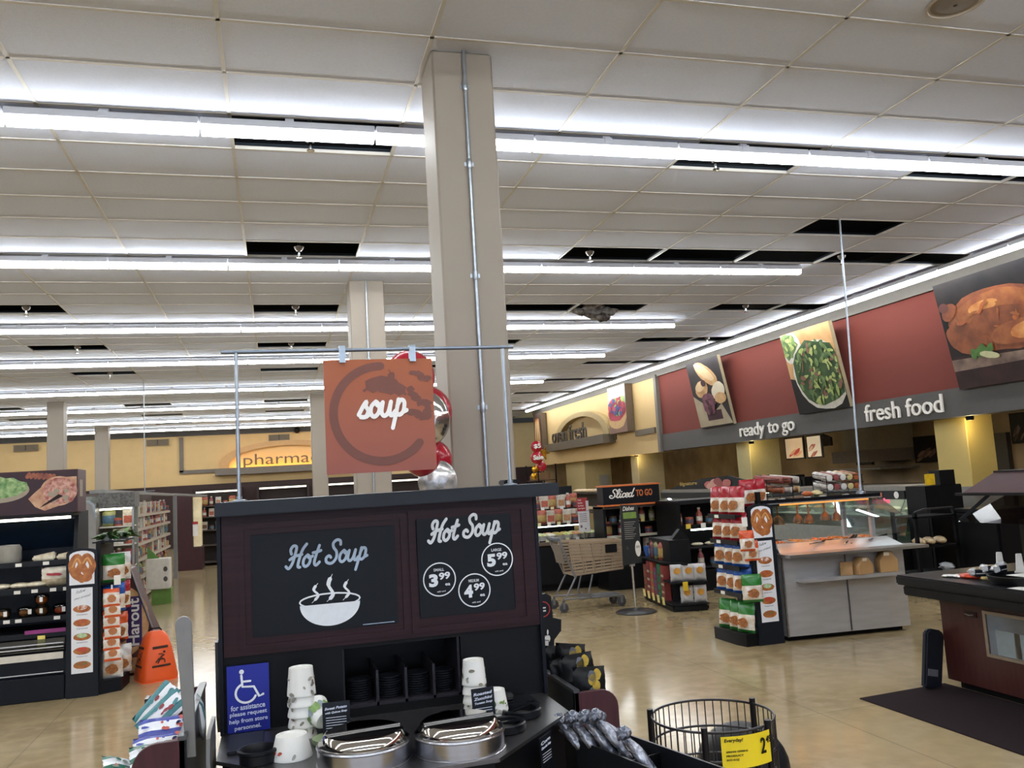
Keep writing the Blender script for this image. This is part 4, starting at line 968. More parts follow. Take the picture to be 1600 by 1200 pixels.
b.build('bread_picture', [M('#b58a58', .6, tint='#d1ab7d', scale=12), M('#33205a', .5, var=.1), M('#7a4c3a', .6, tint='#c9a98c', scale=20)], fd)
b = MB(); text(b, 'Harout', OF+U*.225+V*.3, OF+U*.225+V*.78, .11, .004, .02, up=(-1, 0, 0), n=NN); b.build('lettering', WHITE, fd)
GPL = M('#2f3d2f', .5)
# caution cone
cn = thing('caution_cone', 'orange soft-sided wet floor caution cone', 'caution cone', (-1.2, 9.5, 0))
def sq(h, r, c): return [(-h+c, -h), (h-c, -h), (h, -h+c), (h, h-c), (h-c, h), (-h+c, h), (-h, h-c), (-h, -h+c)]
b = MB(); rings = []
lv = [(.0, .17, .04), (.04, .175, .04), (.3, .135, .04), (.42, .105, .04), (.47, .07, .03), (.475, .03, .015)]
ca, sa = math.cos(.45), math.sin(.45)
for z, h, c in lv: rings.append([(-1.2+x*ca-y*sa, 9.52+x*sa+y*ca, z) for x, y in sq(h, 0, c)])
vs = [p for r in rings for p in r]; fs = [(k*8+q, k*8+(q+1) % 8, (k+1)*8+(q+1) % 8, (k+1)*8+q) for k in range(5) for q in range(8)]+[list(range(8)), list(range(40, 48))]
b.add(vs, fs); b.build('body', M('#e2571d', .5, var=.08, scale=6), cn, bevel=.006, smooth=60)
def cone_face(yaw):
    c_, s_ = math.cos(yaw), math.sin(yaw); n = Vector((s_, -c_, .15)).normalized(); u = Vector((c_, s_, 0)); 
    o = Vector((-1.2, 9.52, .2))+Vector((s_, -c_, 0))*.1535; v = Vector((-s_*.154, c_*.154, 1)).normalized()
    b = MB(); rect(b, -.075, .075, .115, .14, o, u, v, .004, n); rect(b, -.09, .09, -.06, -.04, o, u, v, .004, n)
    ribbon(b, [(-.03, -.02), (0, .03), (.03, .05)], .014, o, u, v, .004, n=n); ribbon(b, [(-.01, .02), (.03, .01), (.035, -.02)], .012, o, u, v, .0045, n=n); disc(b, .035, .08, .012, .012, o, u, v, .004, n); ribbon(b, [(.02, .06), (-.02, .065)], .01, o, u, v, .005, n=n); ribbon(b, [(-.05, -.01), (-.02, .02)], .012, o, u, v, .005, n=n)
    b.build('printing', M('#3c2218', .6, var=.2), cn)
cone_face(.45); cone_face(.45-math.pi/2)
b = MB(); b.tube([(-1.26, 9.52, .474), (-1.24, 9.52, .5), (-1.16, 9.52, .5), (-1.14, 9.52, .474)], .008, 6); b.build('handle', BLACK, cn)

# ---- shelves further down the left aisle
PALC = ['#cdbfa8', '#a4513e', '#b8985a', '#6c4a3a', '#c8bfb0', '#8a4444', '#4f6f84', '#b98a62', '#d4cec2', '#8d8f58', '#5a4a5c', '#b0593f']
PMATS = [M(c, .4, var=.35, scale=30) for c in PALC]
def mk_item(k):
    def fn():
        R2 = random.Random(k); b = MB(); s = k % 4
        if s == 0: b.box(-.06, .06, -.045, .045, 0, .19); b.m = 1; rect(b, -.05, .05, .03, .12, (0, -.0455, 0), U, V, .001, NN); nm, cat = 'carton', 'packaged food'
        elif s == 1: b.lathe([(.04, 0), (.042, .1), (.038, .14), (.018, .17), (.018, .2)], n=14); b.m = 1; b.lathe([(.0425, .04), (.0425, .1)], n=14); b.m = 2; b.lathe([(.02, .19), (.02, .215), (0, .215)], n=12); nm, cat = 'bottle', 'bottle'
        elif s == 2: pouch_mesh(b, .15, .2, .07, [(.2, 1), (.7, 0), (1, 1)], nx=4, nz=6); nm, cat = 'food_bag', 'packaged food'
        else: b.lathe([(.05, 0), (.055, .08), (.055, .095), (0, .1)], n=14); b.m = 1; b.lathe([(.0555, .02), (.0565, .07)], n=14); nm, cat = 'tub', 'packaged food'
        o = b.build(nm, [PMATS[k], PMATS[(k*5+3) % 12], PMATS[(k+7) % 12]]); return tag(o, nm, cat)
    return Maker(fn)
ITEMS = [mk_item(k) for k in range(12)]
gn = thing('grocery_shelving', 'long packed grocery shelving along the left aisle under a grey canopy', 'shelving', (-2.6, 17, 0))
b = MB(); b.box(-3.0, -2.75, 13.9, 21.4, 0, 1.95); b.build('back', M('#4a3a34', .6), gn)
GZ = (.12, .46, .78, 1.06, 1.32, 1.57)
for z in GZ: b = MB(); b.box(-2.75, -2.36, 13.9, 21.4, z-.03, z); b.box(-2.362, -2.35, 13.9, 21.4, z-.05, z); b.build('shelf', M('#b0a494', .5), gn)
b = MB(); b.bar((-2.42, 13.3, 1.96), (-2.35, 21.6, 1.92), .2, .05); b.bar((-2.35, 21.6, 1.93), (-1.75, 23.3, 1.86), .18, .05); b.build('canopy', M('#7f7f7d', .5), gn)
b = MB(); b.box(-2.3, -2.22, 21.5, 21.58, 0, 1.92); b.build('canopy_post', M('#7f7f7d', .5), gn)
q = 0
for zi, z in enumerate(GZ):
    y = 14.05
    while y < 21.3:
        k = rnd.randrange(12); ITEMS[k]((-2.44+rnd.uniform(-.02, .02), y, z+.0005), -math.pi/2+rnd.uniform(-.1, .1), 'small packaged grocery on the %s shelf from the floor of the left aisle shelving' % ORD[zi], 'groceries on the %s shelf of the left aisle' % ORD[zi], scale=1.15); y += rnd.uniform(.185, .235)
# lit dairy case that ends the aisle
dc = thing('dairy_case', 'lit upright dairy case with grey header beyond the pretzel rack', 'refrigerated case', (-2.2, 13.4, 0))
b = MB(); b.box(-2.75, -1.95, 13.35, 13.75, 0, .5); b.build('base', M('#25262a', .5), dc)
b = MB(); b.box(-2.75, -1.95, 13.72, 13.76, .5, 1.9); b.build('back', M('#8f9389', .5), dc)
b = MB(); b.box(-2.4, -1.93, 13.28, 13.76, 1.72, 1.93); b.build('header', M('#4c4b49', .5, tint='#6d6c6a', scale=30), dc)
b = MB(); b.box(-2.75, -2.42, 13.2, 13.7, .5, 1.8); b.build('side_cover', M('#8b8986', .5, var=.1), dc)
b = MB(); b.prism([(-2.62, 13.18, 1.84), (-2.5, 13.18, 1.84), (-2.43, 13.18, 1.78), (-2.41, 13.18, 1.6), (-2.43, 13.18, 1.6), (-2.46, 13.18, 1.77), (-2.52, 13.18, 1.82), (-2.62, 13.18, 1.82)], (0, .05, 0)); b.build('bracket_trim', M('#9aa3ad', .4, .4), dc)
b = MB(); b.box(-1.965, -1.94, 13.28, 13.32, .4, 1.72); b.build('chrome_upright', M('#c9ccce', .25, .7), dc)
b = MB(); b.box(-2.4, -1.97, 13.34, 13.38, 1.69, 1.715); b.build('light_tube', M('#fffbe8', .4, var=0, emit=6), dc)
for z in (.52, .9, 1.2, 1.46):
    b = MB(); b.box(-2.41, -1.97, 13.36, 13.72, z-.02, z); b.build('shelf', M('#c9c4b8', .4), dc)
for zi, z in enumerate((.9, 1.2, 1.46)):
    for q in range(3): ITEMS[(zi*3+q*5) % 12]((-2.3+.13*q, 13.48, z+.0005), 0, 'yellow or pale dairy item on the %s shelf of the lit dairy case' % ['lower', 'middle', 'upper'][zi], 'dairy items on the %s shelf' % ['lower', 'middle', 'upper'][zi])
# white and green sampling stand
ss = thing('sampling_stand', 'white boxed sampling stand on a green base in the left aisle', 'stand', (-2.0, 16.3, 0))
b = MB(); b.box(-2.2, -1.82, 16.3, 16.7, .26, .78); b.build('white_panel', M('#cfcac0', .5), ss, bevel=.01)
b = MB(); b.box(-2.12, -1.8, 16.35, 16.65, 0, .26); b.build('base', M('#5a7d35', .5), ss)
b = MB(); b.prism([(-2.2, 16.5, .78), (-2.0, 16.5, .78), (-2.2, 16.5, 1.0)], (0, .02, 0)); b.build('green_flag', M('#4f7a34', .5), ss)
b = MB(); 
for z in (.6, .43): disc(b, -1.88, z, .035, .045, (0, 16.2985, 0), U, V, .001, NN, 16)
b.build('badges', M('#4a4640', .5), ss)
# maroon end unit with a bright poster, and the shelf beyond
mu = thing('maroon_cabinet', 'dark maroon cabinet with a pale lit poster side at the end of the left aisle', 'cabinet', (-2.2, 23.8, 0))
b = MB(); b.box(-2.42, -2.06, 23.6, 24.4, 0, 1.88); b.box(-2.06, -1.84, 23.6, 24.4, 0, .55); b.build('body', M('#3a1d20', .5, var=.15), mu)
b = MB(); b.box(-2.05, -1.87, 23.7, 24.2, .58, 1.84); b.build('poster', M('#d9cba6', .5, tint='#c2b189', scale=4, emit=.25), mu)
b = MB(); b.box(-2.06, -1.93, 23.64, 23.66, .85, 1.2); b.build('notice', M('#e8e4de', .5), mu)
b = MB(); b.box(-2.06, -1.93, 23.63, 23.64, 1.15, 1.22); b.build('notice_heading', M('#a5262c', .5), mu)
fs_ = thing('far_shelf', 'dark far shelf unit with pale goods left of the soup bar', 'shelving', (-1.5, 25, 0))
b = MB(); b.box(-1.95, -1.0, 25.2, 25.6, 0, 1.95); b.build('back', M('#2c2623', .6), fs_)
for z in (.1, .55, .95, 1.3, 1.6): b = MB(); b.box(-1.95, -1.0, 24.75, 25.2, z-.03, z); b.build('shelf', M('#4a423b', .5), fs_)
for zi, z in enumerate((.95, 1.3, 1.6)):
    for q in range(5): ITEMS[(zi+q*3) % 12]((-1.86+.18*q, 24.9, z+.0005), 0, 'pale item on the %s row of the far shelf left of the soup bar' % ['lower', 'middle', 'upper'][zi], 'items on the far shelf %s row' % ['lower', 'middle', 'upper'][zi])

# ---- pharmacy wall: lit arch sign, frame line, vents, coolers below
ps = thing('pharmacy_sign', 'lit pharmacy arch sign on the far yellow wall', 'sign', (.4, 35, 2.7)); SD = M('#5f564b', .55)
b = MB(); b.box(-2.2, 3.2, 34.75, 34.79, 2.66, 2.92); b.box(-2.2, 3.2, 34.79, 35.2, 2.66, 2.7); b.build('ledge', SD, ps)
b = MB(); ap = []
for k in range(25): a = math.pi*k/24; ap.append((.5-2.55*math.cos(a), 2.92+1.0*math.sin(a)**.8))
ia = [(.5-2.2*math.cos(math.pi*k/24), 2.92+.8*math.sin(math.pi*k/24)**.8) for k in range(25)]
for k in range(24): b.prism([(ap[k][0], 34.98, ap[k][1]), (ap[k+1][0], 34.98, ap[k+1][1]), (ia[k+1][0], 34.98, ia[k+1][1]), (ia[k][0], 34.98, ia[k][1])], (0, .06, 0))
b.build('arch', M('#b98f58', .55), ps)
b = MB(); text(b, 'pharmacy', (-1.15, 34.9, 2.86), (2.1, 34.9, 2.86), .56, .04, 0); b.build('lettering', M('#574a38', .5), ps)
b = MB(); b.box(-1.7, 2.6, 34.95, 35.0, 2.86, 2.9); b.build('glow_tube', M('#ffb94a', .4, var=0, emit=30), ps)
b = MB()
for a in ((-3.5, -3.36, 2.85, 4.2), (-3.5, -2.2, 2.79, 2.93)): b.box(a[0], a[1], 35.12, 35.2, a[2], a[3])
tag(b.build('wall_moulding', SD), 'brown L-shaped moulding line on the far yellow wall left of the pharmacy sign', 'moulding')
def mk_vent():
    b = MB(); b.box(-.4, .4, 0, .08, 0, .24); b.m = 1; b.box(-.02, .02, -.004, 0, .02, .22)
    for k in range(4): b.box(-.38, .38, -.004, 0, .03+.05*k, .05+.05*k)
    return tag(b.build('wall_vent', [M('#75654c', .6), M('#3f372c', .6)]), 'vent', 'vent')
VN = Maker(mk_vent)
for q, px in enumerate((40, 246, 436)): p = PY(px, 680, 35.05); VN((p.x, 35.09, 3.92), 0, 'brown louvred vent high on the far yellow wall, %s from the left' % ORD[q])
b = MB(); c = PY(464, 672, 35); b.ell((c.x, 35.0, c.z), .12, .12, .13, 12, 8); tag(b.build('wall_speaker', BLACK), 'small dark dome on the far yellow wall above the pharmacy arch', 'camera dome')
for q, (x0, x1, z1) in enumerate(((-3.0, -1.2, 2.12), (-.7, 1.3, 2.14), (1.6, 3.6, 2.14), (3.8, 6.2, 2.14), (-7, -5, 2.1))):
    t = thing('wall_cooler', 'dark built-in cooler with pale top light under the pharmacy wall, %s' % ('far left of the columns' if q == 4 else ORD[q]+' from the aisle shelving'), 'cooler', ((x0+x1)/2, 34.6, 0))
    b = MB(); b.box(x0, x1, 34.5, 35.1, 0, 1.1); b.box(x0, x0+.1, 34.5, 35.1, 1.1, z1); b.box(x1-.1, x1, 34.5, 35.1, 1.1, z1); b.box(x0, x1, 35.05, 35.1, 1.1, z1); b.box(x0, x1, 34.5, 35.1, z1, z1+.05); b.build('cabinet', M('#2b1f1d', .5), t)
    b = MB(); b.box(x0+.12, x1-.12, 34.55, 34.6, z1-.1, z1-.04); b.build('light', M('#fff4dd', .4, var=0, emit=2.2), t)
    for z in (1.12, 1.55): b = MB(); b.box(x0+.1, x1-.1, 34.6, 35.05, z-.03, z); b.build('shelf', M('#6d6252', .5), t)
b = MB(); c = PY(225, 650, 20)
b.tube([(c.x, 20, 2.0), (c.x, 20, 4.43)], .012, 6); b.tube([(c.x-.6, 20, 2.02), (c.x+.2, 20, 2.02)], .01, 6); tag(b.build('hanging_sign_rod', GALV), 'thin hanging rod above the left aisle', 'rod')
# ================================================================ right side: soffit signs, kitchen, hot bar, olive bar
LET = M('#e6e1d8', .5, var=.02)
WX = 9.655
def words_text(parent, body, X_, ya, yb, z, h, depth, mat, n=(-1, 0, 0), bold=.004):
    """one mesh per word, spaced like the whole line between ya and yb on the plane x = X_"""
    bb = lambda t: (lambda v: (min(p.x for p in v), max(p.x for p in v), min(p.y for p in v), max(p.y for p in v)))(glyphs(t, bold)[0])
    F0 = bb(body); ws = body.split(' '); B = [bb(w_) for w_ in ws]; W = F0[1]-F0[0]; gap = (W-sum(q[1]-q[0] for q in B))/(len(ws)-1); x = 0
    for w_, q in zip(ws, B):
        f0, f1 = x/W, (x+q[1]-q[0])/W; x += q[1]-q[0]+gap; H_ = F0[3]-F0[2]
        b = MB(); zz = z+(q[2]-F0[2])/H_*h
        text(b, w_, (X_, ya+(yb-ya)*f0, zz), (X_, ya+(yb-ya)*f1, zz), (q[3]-q[2])/H_*h, depth, bold, n=n); b.build('word', mat, parent)
def wall_text(body, pb0, pb1, ptop, pbot, label, mat, depth=.03, X_=WX):
    a, b_ = PX(*pb0, X_), PX(*pb1, X_); zb = PX(*pbot, X_).z; zt = PX(*ptop, X_).z
    t = thing('wall_lettering', label, 'sign', (X_, (a.y+b_.y)/2, zb)); words_text(t, body, X_, a.y, b_.y, zb, zt-zb, depth, mat); return t
wall_text('ready to go', (1158, 684), (1243, 671), (1186, 659), (1192, 685), 'white lettering reading ready to go on the grey soffit band', LET)
wall_text('fresh food', (1354, 658), (1476, 645), (1470, 615), (1372, 657), 'white lettering reading fresh food on the grey soffit band', LET)
# leaning food pictures
def food_panel(yl, yr, z0, z1, draw, label, xb=9.6, xt=9.33, th=.07, edge='#a39677'):
    t = thing('food_picture_panel', label, 'picture panel', (xb, (yl+yr)/2, z0))
    dv = Vector((xt-xb, 0, z1-z0)); n = Vector((-(z1-z0), 0, xt-xb)).normalized(); o = Vector((xb, yl, z0)); u = Vector((0, yr-yl, 0))
    b = MB(); q = [o, o+u, o+u+dv, o+dv]; b.prism([p-n*th for p in q], n*th); b.build('board', M(edge, .6, var=.08), t)
    c = MB(); mats = draw(c, o, u, dv, n); c.build('picture', mats, t, smooth=0)
    s = MB(); s.box(o.x+.02, 9.7, min(yl, yr)+.3, max(yl, yr)-.3, z0+.3, z0+.36); s.build('standoff', DKGREY, t)
    return t
DKB = M('#2c2627', .5, var=.3, scale=3)
def d_sandwich(b, o, u, v, n):
    D = lambda m, x, y, rx, ry, z, rot=0, j=.05, k=22: (setattr(b, 'm', m), pdisc(b, x, y, rx, ry, o, u, v, z, n, k, j, rot))
    b.m = 0; rect(b, 0, 1, 0, 1, o, u, v, .001, n)
    b.m = 1; b.poly([o+u*x+v*y+n*.003 for x, y in ((0, .02), (1, .02), (.8, .32), (.55, .22), (0, .5))])
    b.m = 5; rect(b, .3, .75, .1, .24, o, u, v, .004, n)
    D(2, .55, .78, .33, .13, .006, -.5); D(3, .5, .82, .28, .08, .008, -.5); D(2, .32, .58, .2, .12, .010, .2); D(3, .3, .62, .15, .07, .012, .2)
    D(6, .8, .5, .2, .13, .013, .2); D(2, .82, .4, .17, .08, .014); D(4, .45, .35, .2, .17, .016, 0, .12); D(5, .42, .66, .07, .05, .018)
    for q in range(9): D(4 if q % 2 else 5, .45+rnd.uniform(-.15, .15), .33+rnd.uniform(-.1, .1), .06, .03, .02+q*.001, rnd.uniform(0, 3))
    return [DKB, M('#a99a80', .6, var=.2, scale=3), M('#a87a4c', .6, tint='#c9a271', scale=5), M('#d6b78c', .6, var=.15, scale=5), M('#7d4456', .6, tint='#4c2734', scale=8), M('#43222c', .6, var=.3), M('#d9cdb4', .6, var=.12, scale=4)]
def d_salad(b, o, u, v, n):
    D = lambda m, x, y, rx, ry, z, rot=0, j=.05, k=20: (setattr(b, 'm', m), pdisc(b, x, y, rx, ry, o, u, v, z, n, k, j, rot))
    b.m = 0; rect(b, 0, 1, 0, 1, o, u, v, .001, n)
    b.m = 1; rect(b, .0, 1, .35, 1, o, u, v, .003, n); b.m = 0; b.poly([o+u*x+v*y+n*.004 for x, y in ((0, 0), (1, 0), (1, .2), (.0, .45))])
    D(5, .15, .82, .22, .2, .006); D(3, .13, .84, .18, .16, .008, 0, .15); D(5, .6, .44, .52, .42, .009, -.1); D(2, .6, .46, .49, .39, .011, -.1, .06)
    for q in range(130):
        a = rnd.uniform(0, 6.28); r = rnd.uniform(0, 1)**.5
        D(rnd.choice((2, 3, 3, 4, 4, 6)), .59+.44*r*math.cos(a), .47+.37*r*math.sin(a), rnd.uniform(.03, .08), rnd.uniform(.012, .035), .013+q*.00015, rnd.uniform(0, 3), .15, 9)
    for q in range(14): D(rnd.choice((3, 4)), .13+rnd.uniform(-.13, .13), .84+rnd.uniform(-.11, .11), .05, .02, .012+q*.0004, rnd.uniform(0, 3), .15, 9)
    return [M('#1e1c1c', .5, var=.3), M('#c79b66', .6, tint='#a87d4c', scale=2), M('#2c4226', .6, tint='#40592f', scale=6), M('#6f8a4a', .6, tint='#344d2a', scale=9), M('#b7bf78', .6, tint='#8fa052', scale=8), M('#cfc9bc', .5, var=.15), M('#7c5340', .6)]
def d_chicken(b, o, u, v, n):
    D = lambda m, x, y, rx, ry, z, rot=0, j=.03, k=28: (setattr(b, 'm', m), pdisc(b, x, y, rx, ry, o, u, v, z, n, k, j, rot))
    b.m = 0; rect(b, 0, 1, 0, 1, o, u, v, .001, n)
    b.m = 1; rect(b, 0, 1, 0, .3, o, u, v, .003, n); b.m = 6; b.poly([o+u*x+v*y+n*.004 for x, y in ((.0, .17), (.72, .17), (.75, .25), (.0, .28))])
    D(2, .55, .56, .5, .28, .006, -.1); D(3, .45, .64, .38, .17, .008, .15); D(2, .2, .45, .2, .14, .009, -.6); D(4, .42, .7, .14, .05, .011, .1); D(2, .62, .52, .34, .14, .012, -.2)
    D(3, .66, .42, .24, .1, .014, .05); D(4, .74, .42, .14, .07, .016, .1); D(2, .1, .72, .09, .06, .017, .8); D(7, .06, .77, .05, .045, .018)
    for q in range(14): D(rnd.choice((3, 3, 5)), .5+rnd.uniform(-.34, .34), .6+rnd.uniform(-.12, .14), rnd.uniform(.02, .05), rnd.uniform(.008, .02), .019+q*.0003, rnd.uniform(0, 3), .2, 10)
    for q in range(8): D(8, .3+rnd.uniform(-.06, .1), .3+rnd.uniform(-.03, .05), .05, .03, .028+q*.0004, rnd.uniform(0, 3), .2, 9)
    D(9, .38, .27, .09, .03, .033, -.3)
    return [M('#2a2524', .5, tint='#1b191b', scale=2), M('#3a2220', .5, tint='#241716', scale=4), M('#8f4c24', .45, tint='#6b3419', scale=5), M('#a5622f', .45, tint='#854423', scale=6), M('#d99a55', .45, tint='#b86d34', scale=6), M('#8a4422', .45, tint='#b3602e', scale=7), M('#8b7364', .6, tint='#5d4a40', scale=5), M('#5a2c22', .5), M('#4f7a34', .6, var=.3), M('#c9c79a', .6)]
food_panel(18.03, 16.55, 2.71, 4.23, d_sandwich, 'leaning soffit picture of filled rolls on a board')
food_panel(14.12, 12.63, 2.69, 4.2, d_salad, 'leaning soffit picture of a green broccoli salad bowl')
food_panel(10.16, 8.3, 2.69, 4.22, d_chicken, 'leaning soffit picture of a roast chicken')
def d_tart(b, o, u, v, n):
    D = lambda m, x, y, rx, ry, z, rot=0, j=.05, k=20: (setattr(b, 'm', m), pdisc(b, x, y, rx, ry, o, u, v, z, n, k, j, rot))
    b.m = 0; rect(b, 0, 1, 0, 1, o, u, v, .001, n); b.m = 1; rect(b, 0, 1, 0, .3, o, u, v, .002, n)
    D(2, .45, .38, .6, .3, .004); D(3, .45, .5, .58, .25, .006)
    for q in range(40): D(rnd.choice((3, 4, 5, 6)), rnd.uniform(.02, .9), rnd.uniform(.38, .72), .09, .05, .008+q*.0004, 0, .1, 9)
    return [M('#a9a2a0', .6, var=.2, scale=2), M('#7b5a48', .6), M('#c7a06a', .6, var=.2), M('#b4374a', .6, var=.3), M('#7d1f38', .6), M('#8fae56', .6), M('#3f3f74', .6)]
def d_bread(b, o, u, v, n):
    b.m = 0; rect(b, 0, 1, 0, 1, o, u, v, .001, n); b.m = 1
    for q, x in enumerate((.25, .5, .72)): disc(b, x, .45, .16, .42, o, u, v, .004+q*.003, n, 18, .05, rot=.15*(q-1))
    b.m = 2
    for q, x in enumerate((.25, .5, .72)): disc(b, x, .5, .08, .3, o, u, v, .014+q*.003, n, 18, .05, rot=.15*(q-1))
    return [M('#3a2a22', .5), M('#a86f40', .5, var=.25), M('#d9b98a', .5, var=.15)]
food_panel(23.2, 21.92, 2.95, 4.28, d_tart, 'box-framed picture of a berry tart on the yellow soffit', 9.42, 9.42, .22, '#5a4a38')
food_panel(30.7, 29.8, 2.9, 4.2, d_bread, 'narrow picture of bread loaves at the far end of the yellow soffit', 9.42, 9.42, .2, '#5a4a38')
of = thing('oven_fresh_sign', 'brown arch and ledge sign reading oven fresh on the yellow soffit', 'sign', (9.5, 26, 2.75))
BRN = M('#5c5140', .55, var=.05)
b = MB(); b.box(9.25, 9.66, 23.4, 29.05, 2.72, 2.98); b.build('ledge', BRN, of)
b = MB(); b.box(9.6, 9.66, 20.6, 21.85, 2.8, 2.95); b.box(9.6, 9.66, 23.3, 29.7, 2.8, 2.95); b.build('moulding', BRN, of)
b = MB()
for k in range(20):
    a, c = math.pi*k/20, math.pi*(k+1)/20; f = lambda t, s: (9.45, 25.9-2.5*s*math.cos(t), 2.98+.86*s*math.sin(t)**.9 if 0 < t < 3.14 else 2.98)
    b.prism([f(a, 1), f(c, 1), f(c, .83), f(a, .83)], (.2, 0, 0))
b.build('arch', M('#a08a5c', .55), of)
words_text(of, 'oven fresh', 9.38, 28.4, 25.0, 2.985, .5, .05, M('#4a4034', .5))

# $5 Sale balloons
sb = thing('sale_balloons', 'tall stack of red and gold balloons lettered $5 Sale', 'balloons', (7.38, 24, 0))
GOLD = M('#c9962c', .15, .9, var=.15, bump=.2, scale=10)
def rball(px, py, r, m, flat=.55, y=24):
    c = PY(px, py, y); b = MB(); b.ell(c, r, r*flat, r, 18, 12); b.build('balloon', m, sb); return c
c = rball(838, 698, .17, REDB); b = MB(); text(b, '$5', c+Vector((-.11, -.11, -.07)), c+Vector((.1, -.11, -.06)), .14, .03, .02); b.build('lettering', WHITE, sb)
c = rball(839, 715, .19, REDB); b = MB(); text(b, 'Sale', c+Vector((-.15, -.12, -.07)), c+Vector((.15, -.12, -.06)), .14, .03, .03); b.build('lettering', WHITE, sb)
rball(846, 729, .15, REDB, .6, 24.2); rball(836, 733, .1, GOLD); rball(835, 744, .1, GOLD)
b = MB(); c = PY(850, 708, 24.1); b.prism([c+Vector((math.cos(a)*(.2 if k % 2 == 0 else .08), 0, math.sin(a)*(.2 if k % 2 == 0 else .08))) for k, a in enumerate([math.pi/5*q for q in range(10)])], (0, .08, 0)); b.build('star_balloon', GOLD, sb)
b = MB(); b.tube([PY(836, 750, 24), (7.38, 24, .1)], .004, 5); b.lathe([(.08, 0), (.08, .1), (0, .12)], (7.38, 24, 0), 12); b.build('weight', GOLD, sb)

# ---- kitchen behind the counters
def frame_pic(y0, y1, z0, z1, x, label, cols, lit=0, name='framed_picture'):
    t = thing(name, label, 'picture', (x, (y0+y1)/2, z0))
    b = MB(); b.box(x, x+.04, y0, y1, z0, z1); b.build('frame', M('#221c18', .5) if not lit else DKGREY, t)
    b = MB(); o = Vector((x-.001, max(y0, y1)-.03, z0+.03)); u = Vector((0, -(abs(y1-y0)-.06), 0)); v = Vector((0, 0, z1-z0-.06)); n = Vector((-1, 0, 0))
    rect(b, 0, 1, 0, 1, o, u, v, .001, n)
    for q in range(7): b.m = 1+q % 2; disc(b, rnd.uniform(.2, .8), rnd.uniform(.08, .5), .22, .07, o, u, v, .002+q*.0005, n, 12, .1, rot=.6)
    b.build('print', [M(cols[0], .5, var=.15, scale=4, emit=lit), M(cols[1], .5, emit=lit), M(cols[2], .5, emit=lit)], t); return t
frame_pic(16.16, 16.86, 1.87, 2.36, 11.0, 'lit menu board with a warm photo, left of the pair under the soffit', ('#e2c39c', '#d19a70', '#b4443c'), .55, 'menu_lightbox')
frame_pic(15.52, 16.05, 1.87, 2.36, 11.0, 'lit menu board with a drink photo, right of the pair under the soffit', ('#e6d3b6', '#a35a4c', '#c9a98a'), .55, 'menu_lightbox')
b = MB()
for y in (16.3, 16.7, 15.65, 15.95): b.tube([(11.02, y, 2.36), (11.02, y, 2.85)], .006, 5)
tag(b.build('hanging_wires', GREY), 'thin wires holding the two lit menu boards', 'wire')
frame_pic(16.76, 17.32, 1.66, 2.2, 13.16, 'dim framed picture left of the hanging rod in the kitchen', ('#2e2a24', '#4a3f33', '#3b342c'))
frame_pic(14.68, 15.38, 1.64, 2.19, 13.16, 'dark framed picture of bread left of the yellow column', ('#2c2622', '#6d5040', '#8a6a52'))
frame_pic(12.5, 12.84, 1.9, 2.46, 13.16, 'dark framed picture at the far right above the maroon roof', ('#2c2622', '#5d4a40', '#4c3a34'))
b = MB(); b.box(13.1, 13.2, 12.9, 13.66, .0, 2.12); o = tag(b.build('service_door', M('#4a443a', .4, var=.15)), 'grey service door behind the yellow column', 'door'); o.name = 'door_1'; o['kind'] = 'structure'
for k in ('label', 'category'): del o[k]
b = MB(); b.box(13.19, 13.2, 11.5, 11.52, 0, .1)
b = MB(); b.box(12.2, 13.2, 15.3, 17.1, 1.15, 1.22); b.box(12.2, 13.2, 15.3, 17.1, 1.55, 1.6)
tag(b.build('back_shelves', M('#8a8478', .4, .5)), 'grey wall shelves at the back of the kitchen', 'shelves')
t = thing('hood_fan', 'boxy grey exhaust hood in the dim kitchen', 'hood', (12.4, 15.9, 1.75))
b = MB(); b.box(12.0, 13.2, 15.42, 16.6, 1.72, 1.98); b.build('lower_box', M('#6b5d4e', .45), t); b = MB(); b.box(12.3, 13.2, 15.4, 16.6, 1.98, 2.85); b.build('upper_box', M('#8d7f62', .5), t)
b = MB(); b.box(11.6, 11.62, 16.05, 16.9, 2.18, 2.36); 
pts = [(11.6, 16.95-.9*k/10, 2.3+.1*math.sin(math.pi*k/10)) for k in range(11)]
b = MB(); b.prism([(11.6, 16.95, 2.12), (11.6, 16.05, 2.12)]+pts[::-1], (.06, 0, 0)); b.tube([(11.63, 16.3, 2.36), (11.63, 16.3, 2.85)], .008, 5); b.tube([(11.63, 16.7, 2.36), (11.63, 16.7, 2.85)], .008, 5); tag(b.build('arched_sign', M('#2b2320', .5, tint='#4c3a30', scale=6)), 'dark arched sign beyond the hanging rod', 'sign')
b = MB(); b.box(10.2, 10.7, 15.2, 15.9, 0, 1.0); b.box(10.3, 10.7, 15.2, 15.8, 1.0, 1.5); b.box(10.28, 10.3, 15.3, 15.7, 1.1, 1.45); b.box(10.25, 10.45, 15.4, 15.6, 1.42, 1.55)
tag(b.build('scale_printer', M('#17181a', .35), bevel=.02), 'black deli machine below the lit menu boards', 'machine')
t = thing('counter_register', 'black till cabinet with a yellow card beside the yellow column', 'till', (8.75, 9.95, 0))
b = MB(); b.box(8.5, 9.1, 9.8, 10.2, 0, 1.36); b.build('cabinet', M('#0d0e11', .4), t, bevel=.01)
b = MB(); b.box(8.5, 8.66, 9.79, 9.8, 1.37, 1.52); b.build('yellow_card', M('#e3bd1e', .5, tint='#c9a01a', scale=12), t)
b = MB(); b.box(8.75, 9.0, 9.8, 10.0, 1.36, 1.56); b.build('monitor', BLACK, t)
